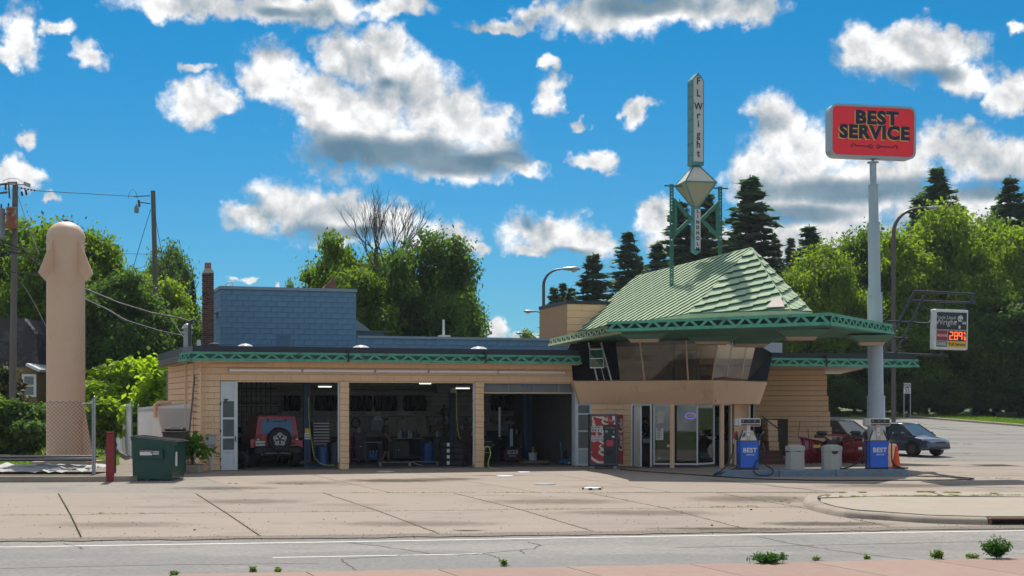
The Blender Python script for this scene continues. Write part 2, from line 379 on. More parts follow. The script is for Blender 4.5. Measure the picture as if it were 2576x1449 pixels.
def textmesh(body, size, depth=0.004, bold=0.0, align='CENTER', spacing=1.0, shear=0.0, sx=1.0):
 cu = bpy.data.curves.new('lettering', 'FONT'); cu.body = body; cu.size = size; cu.extrude = depth / 2; cu.offset = bold
 cu.align_x = align; cu.align_y = 'CENTER'; cu.space_character = spacing; cu.shear = shear; cu.resolution_u = 3
 o = bpy.data.objects.new('lettering', cu); COL.objects.link(o)
 dg = bpy.context.evaluated_depsgraph_get(); me = bpy.data.meshes.new_from_object(o.evaluated_get(dg))
 me.name = 'lettering'
 bpy.data.objects.remove(o); bpy.data.curves.remove(cu)
 if sx != 1.0: me.transform(Matrix.Scale(sx, 4, Vector((1, 0, 0))))
 me.materials.clear(); return me
def plane_mat(origin, right, up):
 r = Vector(right).normalized(); u = Vector(up).normalized(); n = r.cross(u)
 M = Matrix.Identity(4)
 for i in range(3): M[i][0], M[i][1], M[i][2], M[i][3] = r[i], u[i], n[i], origin[i]
 return M
def text(root, body, size, origin, m, right=(1, 0, 0), up=(0, 0, 1), name='lettering', **kw):
 me = textmesh(body, size, **kw); me.transform(plane_mat(origin, right, up)); return part(root, name, me, m)
def ribbon(mb, pts, w, M, closed=False):
 """flat stroke of varying width through 2D points (x, y[, w])"""
 P = [Vector((p[0], p[1])) for p in pts]; n = len(P)
 def cr(i, t):
  a, b, c, d = P[max(i - 1, 0)], P[i], P[min(i + 1, n - 1)], P[min(i + 2, n - 1)]
  return 0.5 * ((2 * b) + (c - a) * t + (2 * a - 5 * b + 4 * c - d) * t * t + (3 * b - a - 3 * c + d) * t ** 3)
 S = []; WW = []
 for i in range(n - 1):
  for k in range(4):
   t = k / 4; S.append(cr(i, t)); w0 = pts[i][2] if len(pts[i]) > 2 else w; w1 = pts[i + 1][2] if len(pts[i + 1]) > 2 else w
   WW.append(w0 + (w1 - w0) * t)
 S.append(P[-1]); WW.append(pts[-1][2] if len(pts[-1]) > 2 else w)
 vs = []; fs = []
 for i, p in enumerate(S):
  d = S[min(i + 1, len(S) - 1)] - S[max(i - 1, 0)]; d = d.normalized() if d.length > 1e-6 else Vector((1, 0)); nn = Vector((-d.y, d.x)) * WW[i] / 2
  for z in (0, 0.004): vs += [(p.x + nn.x, p.y + nn.y, z), (p.x - nn.x, p.y - nn.y, z)]
 for i in range(len(S) - 1):
  a, b = i * 4, i * 4 + 4
  fs += [(a + 2, a + 3, b + 3, b + 2), (a, b, b + 1, a + 1), (a, a + 2, b + 2, b), (a + 1, b + 1, b + 3, a + 3)]
 mb.add(vs, fs, M)
def clip_poly(poly, clip):
 """Sutherland-Hodgman, clip is convex counter-clockwise"""
 out = list(poly)
 for i in range(len(clip)):
  a, b = clip[i], clip[(i + 1) % len(clip)]; inp = out; out = []
  if not inp: return []
  def side(p): return (b[0] - a[0]) * (p[1] - a[1]) - (b[1] - a[1]) * (p[0] - a[0])
  for j in range(len(inp)):
   p, q = inp[j], inp[(j + 1) % len(inp)]; sp, sq = side(p), side(q)
   if sp >= 0: out.append(p)
   if (sp > 0 and sq < 0) or (sp < 0 and sq > 0):
    t = sp / (sp - sq); out.append((p[0] + (q[0] - p[0]) * t, p[1] + (q[1] - p[1]) * t))
 return out
BLOCKCACHE = {}
def block_mesh(w, h, t, name, m):
 k = (round(w, 3), round(h, 3), round(t, 3), name)
 if k not in BLOCKCACHE:
  me = MB().box((0, 0, 0), (w, t, h), bev=min(0.008, h * .12)).mesh(name); me.materials.append(m); BLOCKCACHE[k] = me
 return BLOCKCACHE[k]
def block_wall(parent, name, p0, p1, z0, z1, bw_, bh, m, mj, thick=0.2, joint=0.014, back=True, rows=None, long=False, skip=None, proud=0.0):
 """running-bond wall from p0 to p1 (parent coordinates); outward side is to the right of p0->p1"""
 p0 = Vector((p0[0], p0[1], 0)); p1 = Vector((p1[0], p1[1], 0)); d = p1 - p0; Lw = d.length; d.normalize()
 nrm = Vector((d.y, -d.x, 0)); rz = math.atan2(d.y, d.x)
 n = max(1, round((z1 - z0) / bh)); bh = (z1 - z0) / n
 if back:
  c = (p0 + p1) / 2 - nrm * (0.012 + thick / 2)
  o = MB().box((0, 0, 0), (Lw, thick - 0.01, z1 - z0)).part(parent, name, mj, loc=(c.x, c.y, (z0 + z1) / 2), rot=(0, 0, rz)); host = o
 else: host = None
 for r_ in range(n):
  x = -(bw_ / 2 if r_ % 2 else 0)
  if long: x = 0; W_ = Lw
  else: W_ = bw_
  while x < Lw - 0.02:
   a, b = max(0, x), min(Lw, x + W_)
   if b - a > 0.05:
    zc = z0 + (r_ + .5) * bh
    if not (skip and skip((a + b) / 2, zc)):
     me = block_mesh(round(b - a - .005, 3), bh - joint, 0.06, name + '_block', m)
     jit = rnd.uniform(-0.002, 0.002)
     q = p0 + d * ((a + b) / 2) - nrm * (0.03 + jit - proud)
     oo = bpy.data.objects.new('block', me); COL.objects.link(oo)
     if host:
      oo.parent = host
      loc = Vector((q.x, q.y, zc)) - Vector((c.x, c.y, (z0 + z1) / 2))
      cs, sn = math.cos(-rz), math.sin(-rz)
      oo.location = (loc.x * cs - loc.y * sn, loc.x * sn + loc.y * cs, loc.z)
     else:
      oo.parent = parent; oo.location = (q.x, q.y, zc); oo.rotation_euler = (0, 0, rz)
   x += W_
 return host
GRASS = mat('rough_grass', (0.06, 0.11, 0.02), 0.95, var=0.2, vscale=1.5, bump=0.6, bscale=20, col2=(0.10, 0.12, 0.035), c2=(0.45, 0.6), c2scale=0.4)
DIRT = mat('gravelly_dirt', (0.23, 0.19, 0.15), 0.95, var=0.22, vscale=8, bump=0.6, bscale=45, col2=(0.12, 0.10, 0.08), c2=(0.5, 0.62), c2scale=3)
ASPH = mat('weathered_asphalt', (0.20, 0.193, 0.183), 0.9, var=0.42, vscale=26, bump=0.6, bscale=70, col2=(0.27, 0.25, 0.23), c2=(0.45, 0.6), c2scale=0.35, stretch=(0.35, 1, 1))
PATCH = mat('old_patch_asphalt', (0.27, 0.24, 0.20), 0.95, var=0.22, vscale=22, bump=0.6, bscale=60, col2=(0.19, 0.17, 0.15), c2=(0.5, 0.66), c2scale=0.8)
SLABM = mat('lot_concrete', (0.30, 0.245, 0.198), 0.92, var=0.05, vscale=3.0, bump=0.25, bscale=50, rand=0.07, col2=(0.18, 0.145, 0.115), c2=(0.50, 0.80), c2scale=0.5, stretch=(0.5, 1.3, 1))
REDM = mat('red_walk_concrete', (0.31, 0.205, 0.165), 0.92, var=0.08, vscale=4, bump=0.3, bscale=50, rand=0.07, col2=(0.31, 0.225, 0.18), c2=(0.48, 0.68), c2scale=1.2)
STREETM = mat('street_concrete', (0.22, 0.207, 0.187), 0.92, var=0.1, vscale=3, bump=0.2, bscale=30, col2=(0.15, 0.145, 0.135), c2=(0.47, 0.60), c2scale=0.25, stretch=(0.25, 1, 1))
JOINTM = mat('joint_dirt', (0.07, 0.055, 0.04), 1.0, var=0.2, vscale=10)
PAINTW = mat('road_paint', (0.74, 0.70, 0.62), 0.7, var=0.1, vscale=12)
TAR = mat('crack_tar', (0.05, 0.045, 0.04), 0.8, var=0.2)
def cells(poly, xs, ys):
 for i in range(len(xs) - 1):
  for j in range(len(ys) - 1):
   c = clip_poly(poly, [(xs[i], ys[j]), (xs[i + 1], ys[j]), (xs[i + 1], ys[j + 1]), (xs[i], ys[j + 1])])
   if len(c) >= 3: yield c
YB = [-60, 27, 46, 57, 62, 70, 80, 92, 106, 120, 135, 200, 400, 1500]
XB = [-400, -60, -5, 0, 4, 7, 10, 14, 60, 400]
def sheet(poly, dz, thick=None, mb=None):
 mb = mb or MB()
 ar = sum(poly[i][0] * poly[(i + 1) % len(poly)][1] - poly[(i + 1) % len(poly)][0] * poly[i][1] for i in range(len(poly)))
 if ar < 0: poly = list(reversed(poly))
 maxy = max(p[1] for p in poly)
 ys = [y for y in YB]; xs = XB if maxy > 57.01 else [-400, 400]
 for c in cells(poly, xs, ys):
  if thick: mb.prism(c, lambda p: g(p[0], p[1]) + dz - thick, lambda p: g(p[0], p[1]) + dz)
  else: mb.face([(p[0], p[1], g(p[0], p[1]) + dz) for p in c])
 return mb
def gp(px, py, dz=0.0):
 p = G(px, py, dz); return (p.x, p.y)
def shrink(poly, s):
 ar = sum(poly[i][0] * poly[(i + 1) % len(poly)][1] - poly[(i + 1) % len(poly)][0] * poly[i][1] for i in range(len(poly)))
 if ar < 0: poly = list(reversed(poly))
 n = len(poly); out = []
 for i in range(n):
  p0, p1, p2 = Vector(poly[i - 1]), Vector(poly[i]), Vector(poly[(i + 1) % n])
  d1 = (p1 - p0).normalized(); d2 = (p2 - p1).normalized(); n1 = Vector((-d1.y, d1.x)); n2 = Vector((-d2.y, d2.x))
  b = (n1 + n2); L_ = b.length
  if L_ < 1e-4: out.append(tuple(p1)); continue
  b.normalize(); k = s / max(0.3, b.dot(n1)); out.append(tuple(p1 + b * k))
 return out
structure(sheet([(-390, -50), (390, -50), (390, 1490), (-390, 1490)], -0.06), 'ground', GRASS)
lot = structure(sheet([(-60, 26.5), (60, 26.5), (60, 60), (-60, 60)], -0.045), 'lot', JOINTM)
def interp(line, x):
 for i in range(len(line) - 1):
  if line[i][0] <= x <= line[i + 1][0] or i == len(line) - 2 or (i == 0 and x < line[0][0]):
   a, b = line[i], line[i + 1]; return a[1] + (b[1] - a[1]) * (x - a[0]) / (b[0] - a[0])
back = [(0, 1240.5), (1288, 1240), (2576, 1235)]
mid = [(0, 1296.5), (859, 1287), (1717, 1278), (2576, 1270)]
front = [(0, 1356), (859, 1347), (1717, 1335), (2576, 1323)]
road_b = front
Js = [((-190, 1241), (-248, 1297), (-310, 1358)), ((146, 1240.5), (177, 1295), (205, 1354)), ((490, 1240.3), (568, 1290), (655, 1349)), ((813, 1240.2), (953, 1286), (1108, 1344)),
  ((1140, 1240), (1309, 1282), (1496, 1338)), ((1474, 1239), (1672, 1278), (1884, 1333)), ((1790, 1238), (2010, 1276), (2250, 1328)), ((2110, 1237), (2350, 1273), (2640, 1322)), ((2440, 1236), (2700, 1269), (3000, 1317)), ((2900, 1235), (3200, 1268), (3500, 1311)), ((3500, 1234), (3800, 1266), (4100, 1304))]
Js = [((-540, 1243), (-690, 1302), (-840, 1364))] + Js
nsl = 0
for i in range(len(Js) - 1):
 a, b = Js[i], Js[i + 1]
 for k in (0, 1):
  poly = [gp(*a[k + 1]), gp(*b[k + 1]), gp(*b[k]), gp(*a[k])]
  sheet(shrink(poly, 0.02), 0, 0.04).part(lot, 'concrete_slab', SLABM)
Us = [((-220, 1184), (-540, 1242)), ((457, 1186), (630, 1240)), ((735, 1186), (985, 1240)), ((1008, 1186), (1366, 1240)), ((1318, 1184), (1700, 1240)), ((1700, 1184), (2076, 1240)), ((2150, 1184), (2560, 1240)), ((2700, 1184), (3200, 1240)), ((3400, 1184), (4000, 1240)), ((4300, 1184), (5000, 1240))]
for i in range(len(Us) - 1):
 a, b = Us[i], Us[i + 1]
 def ext(s):
  p, q = gp(*s[1]), gp(*s[0]); t = (56.9 - p[1]) / (q[1] - p[1]); return (p[0] + (q[0] - p[0]) * t, 56.9)
 pa, pb = ext(a), ext(b)
 cut = gp((a[0][0] + a[1][0]) / 2, 1209)
 if i == 0:
  poly = [gp(-540, 1242), gp(640, 1242), gp(457, 1186), pb, pa]
  sheet(shrink(poly, 0.01), -0.004, 0.04).part(lot, 'gravelled_asphalt', PATCH); continue
 p1, p2 = gp(*a[1]), gp(*b[1]); q1 = gp((a[0][0] * .55 + a[1][0] * .45), 1209); q2 = gp((b[0][0] * .55 + b[1][0] * .45), 1209)
 sheet(shrink([p1, p2, q2, q1], 0.014), 0, 0.04).part(lot, 'concrete_slab', SLABM)
 sheet(shrink([q1, q2, pb, pa], 0.014), 0, 0.04).part(lot, 'concrete_slab', SLABM)
def line_far(p, q, x):  # extend a world line to X
 t = (x - p[0]) / (q[0] - p[0]); return (x, p[1] + (q[1] - p[1]) * t)
rb0, rb1 = gp(0, 1356), gp(2576, 1323); rf0, rf1 = gp(0, 1453), gp(2576, 1402)
road = structure(sheet([line_far(rb0, rb1, -70), line_far(rb0, rb1, 70), line_far(rf0, rf1, 70), line_far(rf0, rf1, -70)], -0.012, 0.04), 'road', ASPH)
GUT = mat('gritty_road_edge', (0.20, 0.165, 0.135), 0.95, var=0.3, vscale=16, bump=0.7, bscale=60)
mb = MB(); n = 60
ed = []
for i in range(n + 1):
 px = -200 + i * 3000 / n; y0 = interp(front, px); ed.append((px, y0 - 0.3 - rnd.random() * 2.0, y0 + 5 + rnd.random() * 3))
for i in range(n):
 a, b = ed[i], ed[i + 1]; sheet([gp(a[0], a[2]), gp(b[0], b[2]), gp(b[0], b[1]), gp(a[0], a[1])], 0.004, mb=mb)
structure(mb, 'gutter', GUT, parent=road)
def strip(pts, w, dz, mb, wob=0.0):
 P = [Vector(gp(*p)) for p in pts]
 for i in range(len(P) - 1):
  d = (P[i + 1] - P[i]).normalized(); nn = Vector((-d.y, d.x)) * w / 2
  sheet([tuple(P[i] - nn), tuple(P[i + 1] - nn), tuple(P[i + 1] + nn), tuple(P[i] + nn)], dz, mb=mb)
 return mb
strip([(-160, 1377), (859, 1362), (1717, 1347), (2760, 1331)], 0.10, -0.007, MB()).part(road, 'edge_line', PAINTW)
strip([(686, 1401.5), (1213, 1392)], 0.09, -0.007, MB()).part(road, 'lane_dash', PAINTW)
strip([(2870, 1365), (3400, 1356)], 0.09, -0.007, MB()).part(road, 'lane_dash', PAINTW)
def crack(pts, w=0.012, dz=-0.006, seg=7):
 out = [pts[0]]
 for i in range(len(pts) - 1):
  a, b = pts[i], pts[i + 1]
  for k in range(1, seg + 1):
   t = k / seg; out.append((a[0] + (b[0] - a[0]) * t + rnd.uniform(-5, 5) * (t < 1), a[1] + (b[1] - a[1]) * t + rnd.uniform(-.8, .8) * (t < 1)))
 return out
mb = MB()
for c in ([(862, 1405), (868, 1414), (897, 1433)], [(862, 1405), (960, 1399), (1080, 1391), (1230, 1394)], [(1230, 1394), (1255, 1402), (1282, 1422)], [(1330, 1363), (1360, 1370), (1345, 1379), (1310, 1382), (1318, 1391)],
   [(1310, 1382), (1150, 1396)], [(875, 1364), (950, 1371), (1080, 1391)], [(1905, 1349), (2010, 1369), (2120, 1386), (2300, 1407)], [(0, 1429), (400, 1420), (800, 1416)], [(1700, 1376), (2576, 1360)], [(160, 1366), (200, 1375), (210, 1380)]):
 strip(crack(c), 0.028, -0.007, mb)
mb.part(road, 'cracks', TAR, kind='stuff')
walk = structure(sheet([line_far(rf0, rf1, -70), line_far(rf0, rf1, 70), (70, 14), (-70, 14)], -0.045), 'sidewalk', JOINTM)
xs = [i * 2.15 - 12.0 for i in range(13)]
fd = Vector((rf1[0] - rf0[0], rf1[1] - rf0[1])).normalized()
def fpt(x, back_): 
 p = Vector(line_far(rf0, rf1, x)); d = Vector((-math.sin(R(24)), -math.cos(R(24))))
 d = Vector((0.36, -0.93)); q = p + d * back_; return (q.x, q.y)
for i in range(len(xs) - 1):
 sheet(shrink([fpt(xs[i], 0.02), fpt(xs[i], 6.0), fpt(xs[i + 1], 6.0), fpt(xs[i + 1], 0.02)], 0.010), 0.0, 0.04).part(walk, 'red_concrete_slab', REDM)
KM = mat('kerb_concrete', (0.33, 0.275, 0.22), 0.9, var=0.1, vscale=3, bump=0.4, bscale=30, col2=(0.25, 0.20, 0.16), c2=(0.45, 0.65), c2scale=1.5)
LIGHTC = mat('island_concrete', (0.35, 0.30, 0.24), 0.92, var=0.06, vscale=2, bump=0.25, bscale=40, rand=0.05, col2=(0.38, 0.32, 0.25), c2=(0.45, 0.65), c2scale=0.6)
KH = 0.14
inner = [(2046, 1244), (2040, 1252), (2044, 1260), (2062, 1269), (2098, 1278), (2150, 1286), (2243, 1292), (2333, 1298), (2481, 1302), (2700, 1302), (3100, 1302)]
ip = [Vector(gp(a, b, KH)) for a, b in inner]
prof = [(0.0, 0.0), (0.05, 0.0), (0.13, -0.02), (0.18, -0.06), (0.22, -KH - 0.03)]
isl = structure(sheet([tuple(p) for p in ip] + [gp(3100, 1238, KH), gp(2110, 1236, KH)], KH - 0.05), 'traffic_island', JOINTM)
def sweep(P):
 mb = MB(); rows = []
 for i, p in enumerate(P):
  d = (P[min(i + 1, len(P) - 1)] - P[max(i - 1, 0)]).normalized(); nn = Vector((d.y, -d.x))
  rows.append([(p.x + nn.x * o, p.y + nn.y * o, g(p.x, p.y) + KH + 0.004 + z) for o, z in prof] + [(p.x - nn.x * .16, p.y - nn.y * .16, g(p.x, p.y) + KH + 0.004)])
 k = len(rows[0])
 vs = [v for r_ in rows for v in r_]; fs = []
 for i in range(len(rows) - 1):
  for j in range(len(prof) - 1): fs.append((i * k + j, i * k + j + 1, (i + 1) * k + j + 1, (i + 1) * k + j))
  fs.append((i * k + k - 1, i * k, (i + 1) * k, (i + 1) * k + k - 1))
 mb.add(vs, fs); return mb
def dense(P, a, b):
 out = []
 for i in range(a, b):
  for k in range(4):
   t = k / 4; p0, p1, p2, p3 = P[max(i - 1, 0)], P[i], P[i + 1], P[min(i + 2, len(P) - 1)]
   out.append(0.5 * ((2 * p1) + (p2 - p0) * t + (2 * p0 - 5 * p1 + 4 * p2 - p3) * t * t + (3 * p1 - p0 - 3 * p2 + p3) * t ** 3))
 out.append(P[b]); return out
for a, b in ((0, 3), (3, 6), (6, 8)):
 D = dense(ip, a, b)
 if a: D[0] = D[0] + (D[1] - D[0]).normalized() * 0.015
 sweep(D).part(isl, 'kerb_stone', KM, smooth=True)
D = dense(ip, 9, 10); sweep(D).part(isl, 'kerb_stone', KM, smooth=True)
RUST = mat('rusty_iron', (0.17, 0.085, 0.055), 0.8, var=0.2, vscale=8, bump=0.3, bscale=40)
a, b = ip[8], ip[9]; d = (b - a).normalized(); dn = Vector((d.y, -d.x)); Ld = (b - a).length
dr = thing('storm_drain', (a.x, a.y, g(a.x, a.y)), math.atan2(d.y, d.x), 'rusty iron storm drain inlet set in the kerb at the right edge', 'drain')
MB().bb(0.01, Ld, -0.2, -0.02, 0.10, KH + 0.01, bev=.02).part(dr, 'hood', RUST)
MB().bb(0.01, Ld, -0.10, -0.02, -0.06, 0.10).part(dr, 'opening', mat('drain_dark', (0.015, 0.012, 0.01), 1, var=0))
MB().bb(0.01, 0.06, -0.2, -0.1, -0.06, 0.10).part(dr, 'end_post', RUST)
MB().bb(0.06, Ld, -0.215, -0.1, -0.06, -0.01).part(dr, 'sill', RUST)
topz = [gp(2060, 1254, KH), gp(2066, 1262, KH), gp(2103, 1273, KH), gp(2152, 1281, KH), gp(2243, 1287.5, KH), gp(2333, 1294, KH), gp(2481, 1299, KH), gp(2700, 1299, KH), gp(3100, 1299, KH)]
def kz(px, py): return gp(px, py, KH)
for poly in ([kz(2064, 1254), kz(2064, 1262), kz(2103, 1273.5), kz(2152, 1281.5), kz(2243, 1288), kz(2333, 1294.5), kz(2481, 1298.5), kz(2700, 1298.5), kz(2640, 1251), kz(2200, 1249)],
    [kz(2056, 1251.5), kz(2195, 1248), kz(2370, 1246.5), kz(2330, 1236), kz(2110, 1237)],
    [kz(2375, 1246.5), kz(2640, 1250), kz(2900, 1250), kz(2900, 1238), kz(2336, 1236)],
    [kz(2705, 1298), kz(3100, 1298), kz(2950, 1251), kz(2646, 1251)]):
 sheet(shrink(poly, 0.006), KH, 0.04).part(isl, 'concrete_slab', LIGHTC)
far = [(2050, 1040), (2180, 1044), (2300, 1051), (2440, 1062), (2576, 1073), (2760, 1088), (3000, 1106)]
fw = [gp(*p) for p in far]
st = structure(sheet([(9.0, 56.9), (60, 56.9), (60, fw[-1][1])] + list(reversed(fw)) + [(9.0, fw[0][1])], -0.02), 'street', STREETM)
mb = MB()
for i in range(len(far) - 1):
 a, b = far[i], far[i + 1]; A, B = Vector(fw[i]), Vector(fw[i + 1]); d = (B - A).normalized(); nn = Vector((-d.y, d.x)) * 0.35
 sheet([tuple(A), tuple(B), tuple(B + nn * 2), tuple(A + nn * 2)], 0.12, 0.2, mb=mb)
mb.part(st, 'kerb', KM)
mb = MB()
for c in ([(2240, 1123), (2330, 1126), (2430, 1128), (2576, 1134)], [(2330, 1112), (2450, 1112), (2576, 1117)], [(2110, 1052), (2290, 1062), (2400, 1078), (2576, 1098)], [(2290, 1137), (2400, 1142), (2576, 1148)],
   [(2300, 1160), (2420, 1156), (2576, 1160)], [(2260, 1172), (2400, 1176), (2576, 1182)], [(2200, 1192), (2350, 1196), (2576, 1197)], [(2190, 1215), (2330, 1222), (2470, 1226), (2576, 1227)], [(1750, 1203), (1900, 1218), (2080, 1236)], [(2120, 1186), (2300, 1185), (2480, 1192), (2576, 1192)]):
 strip(crack(c), 0.05, 0.006, mb)
mb.part(st, 'cracks', TAR, kind='stuff')
mb = MB()
sheet([gp(2082, 1062), gp(2140, 1062), gp(2180, 1078), gp(2250, 1084), gp(2260, 1092), gp(2140, 1082), gp(2088, 1076)], 0.03, mb=mb)
mb.part(st, 'gravel_median', DIRT)
structure(sheet([gp(-500, 1196), gp(365, 1196), gp(380, 1186), gp(500, 1183), (-10.9, 56), (-16, 72), (-60, 72), (-60, 44)], -0.006 + 0.012), 'gravel_yard', DIRT)
mb = MB()
P = [Vector(gp(*p)) for p in ((-400, 1214), (0, 1213), (200, 1212), (330, 1211), (362, 1208))]
for i in range(len(P) - 1):
 A, B = P[i], P[i + 1]; d = (B - A).normalized(); nn = Vector((-d.y, d.x)) * 0.42
 mb.prism([tuple(A), tuple(B), tuple(B + nn), tuple(A + nn)], -0.2, lambda p: 0.10 - 0.004 * ((p[0] * 7) % 3))
structure(mb, 'kerb', KM)
for (px, py, r_, lab, m_) in ((1371, 1218, .33, 'flat grey cover plate in the lot beyond the white round cap', GREYM), (1270, 1198, .3, 'narrow pale cover plate nearest the third bay', WHITED), (970, 1187, .3, 'dotted pale cover strip in front of the middle bay', WHITED), (1318, 1188, .25, 'small dotted white strip in the lot near the third bay', WHITED)):
 p = G(px, py); o = MB().lathe([(r_, 0), (r_, 0.012), (r_ * .9, 0.02), (0.01, 0.02)], 20).part(None, 'cover_plate', m_, loc=(p.x, p.y, p.z)); tag(o, lab, 'manhole')
p = G(1490, 1231); mh = thing('manhole_cap', (p.x, p.y, p.z), 0, 'raised white and black ring cap on the lot', 'manhole')
MB().lathe([(.30, 0), (.27, .05), (.24, .055), (.01, .055)], 24).part(mh, 'cap', WHITE)
for k in range(6):
 a = k * math.pi / 3 + .3; MB().box((math.cos(a) * .275, math.sin(a) * .275, .03), (.05, .09, .05), a).part(mh, 'dark_notch', BLACKM)
def stain(px, py, rx, ry, k, col):
 nm = 'stain_%d_%d' % (k * 100, col[0] * 1000)
 if nm not in MATS:
  m = bpy.data.materials.new(nm); m.use_nodes = True; nt = m.node_tree; nt.nodes.clear(); o = N(nt, 'ShaderNodeOutputMaterial'); t = N(nt, 'ShaderNodeBsdfTransparent'); d = N(nt, 'ShaderNodeBsdfDiffuse'); d.inputs[0].default_value = tuple(col) + (1,)
  tc = N(nt, 'ShaderNodeTexCoord'); no = N(nt, 'ShaderNodeTexNoise'); no.inputs['Scale'].default_value = 2.5; no.inputs['Detail'].default_value = 7; no.inputs['Roughness'].default_value = .7; nt.links.new(N(nt, 'ShaderNodeNewGeometry').outputs['Position'], no.inputs['Vector'])
  r = vmth(nt, 'LENGTH', vmth(nt, 'SUBTRACT', tc.outputs['Generated'], (.5, .5, .5))); f = mth(nt, 'MULTIPLY', smooth(nt, mth(nt, 'ADD', r, mth(nt, 'MULTIPLY', mth(nt, 'SUBTRACT', no.outputs[0], .5), .55)), .48, .12), k)
  mx = N(nt, 'ShaderNodeMixShader'); nt.links.new(f, mx.inputs[0]); nt.links.new(t.outputs[0], mx.inputs[1]); nt.links.new(d.outputs[0], mx.inputs[2]); nt.links.new(mx.outputs[0], o.inputs[0]); MATS[nm] = m
 p = G(px, py); k_ = p.y / FPX; q = [(p.x + rx * k_ * math.cos(a), p.y + ry * math.sin(a)) for a in [i * math.pi / 8 for i in range(16)]]
 sheet(q, 0.004).part(lot, 'stain', MATS[nm])
OIL, RUT, PALE = (.09, .075, .06), (.14, .115, .09), (.40, .34, .28)
for a in ((1000, 1209, 190, 1.4, .55, OIL), (1130, 1205, 110, .9, .45, OIL), (760, 1215, 160, 1.3, .35, RUT), (1390, 1262, 260, 1.6, .30, RUT), (620, 1262, 200, 1.5, .28, RUT), (1900, 1255, 220, 2.0, .38, RUT), (1620, 1290, 260, 1.3, .30, RUT), (300, 1320, 260, 1.2, .25, RUT), (1050, 1318, 300, 1.1, .28, RUT),
   (2080, 1318, 230, .9, .5, OIL), (1820, 1330, 260, .5, .5, OIL), (880, 1270, 150, .9, .35, PALE), (1500, 1225, 150, 1.2, .35, PALE), (430, 1275, 140, .9, .3, PALE), (1250, 1195, 160, .8, .35, RUT), (2250, 1222, 260, 1.5, .4, RUT), (1180, 1335, 60, .3, .6, OIL), (560, 1228, 180, 1.2, .4, RUT)): stain(*a)
mb = MB()
for _ in range(380):
 px = rnd.uniform(-50, 2620); t = rnd.random() ** 0.6; y0 = interp(back, px); y1 = interp(front, px); py = y0 + (y1 - y0) * t
 p = G(px, py); r_ = rnd.uniform(.004, .010) * (1 + (rnd.random() < .03) * 1.2)
 mb.box((p.x, p.y, p.z + r_ * .5), (r_ * 2, r_ * 1.6, r_ * 1.4), rnd.random() * 3)
for _ in range(420):
 px = rnd.uniform(-50, 2620); py = interp(front, px) + rnd.uniform(-3, 9); p = G(px, py); r_ = rnd.uniform(.004, .010)
 mb.box((p.x, p.y, p.z + r_ * .5), (r_ * 2, r_ * 1.6, r_ * 1.4), rnd.random() * 3)
tag(mb.part(None, 'pebbles', TAR), 'scattered dark pebbles and grit on the concrete', 'gravel', kind='stuff')
ST = thing('service_station_building', C0, PSI, 'tan block service station with green copper canopy roof and three open bays', 'building')
def seg_frame(p, q):
 p = Vector(p); q = Vector(q); d = (q - p); d.z = 0; Ls = d.length; d.normalize(); return p, d, Vector((d.y, -d.x, 0)), Ls
FAS = {}
def fascia(p, q, zt, zb_, flare=0.1, pitch=0.61, open_=False, m=COPPER, zt2=None, zb2=None, name='fascia'):
 """zigzag copper fascia from p to q (outward to the right), part of ST; each zigzag strip is a child"""
 p, d, nr, Ls = seg_frame(p, q); zt2 = zt if zt2 is None else zt2; zb2 = zb_ if zb2 is None else zb2
 def at(s, o, fz):  # s along, o outward, fz 0 bottom..1 top
  t = s / Ls; z0 = zb_ + (zb2 - zb_) * t; z1 = zt + (zt2 - zt) * t
  return p + d * s + nr * o + Vector((0, 0, z0 + (z1 - z0) * fz))
 H = zt - zb_
 mb = MB()
 def band(f0, f1, o0, o1, inn):
  vs = [at(0, o0, f0), at(Ls, o0, f0), at(Ls, o1, f1), at(0, o1, f1), at(0, inn, f0), at(Ls, inn, f0), at(Ls, inn, f1), at(0, inn, f1)]
  vs = [v - Vector((0, 0, p.z)) for v in vs]
  mb.add(vs, [(0, 1, 2, 3), (5, 4, 7, 6), (4, 0, 3, 7), (1, 5, 6, 2), (3, 2, 6, 7), (4, 5, 1, 0)])
 band(0, 0.27, flare, flare * .75, -0.25); band(0.74, 1.0, flare * .3, 0.02, -0.25)
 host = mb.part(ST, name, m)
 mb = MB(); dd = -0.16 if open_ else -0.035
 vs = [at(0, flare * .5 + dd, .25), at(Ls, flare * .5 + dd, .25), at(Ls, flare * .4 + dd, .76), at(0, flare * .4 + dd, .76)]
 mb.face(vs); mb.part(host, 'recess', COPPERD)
 n = max(2, round(Ls / pitch)); pt = Ls / n
 hz = H * .49; wd = pt * .20
 for k in range(n):
  s0 = k * pt
  for sgn in (0, 1):
   if sgn == 0: a, b = s0 + pt * .02, s0 + pt * .38
   else: a, b = s0 + pt * .98 - wd, s0 + pt * .62 - wd
   key = (round(pt, 2), round(H, 2), sgn, open_)
   if open_:
    a2, b2 = (s0 + pt * .04, s0 + pt * .34) if sgn == 0 else (s0 + pt * .82, s0 + pt * .5)
   else: a2, b2 = a, b
   w_ = wd
   o0, o1 = flare * .62, flare * .42
   v = [at(a2, o0, .25), at(a2 + w_, o0, .25), at(b2 + w_, o1, .76), at(b2, o1, .76)]
   mb = MB(); mb.slab(v, 0.035); mb.part(host, 'zigzag_strip', m)
 return host
GW = 13.81                                  # right end of the garage front
SB = bl(W(425, 925, 56.3)); SB.z = 0
z_d = 3.155                                 # top of the bay openings
u1 = upx(554, 0); u2 = upx(597.5, 0)
pil = [(upx(854, 0), upx(877, 0)), (upx(1194, 0), upx(1215.6, 0))]
uj = upx(1445, 0)
block_wall(ST, 'front_wall', (0, 0), (u1, 0), 0, z_d, 0.42, 0.2104, TAN, TANJ, thick=0.3)
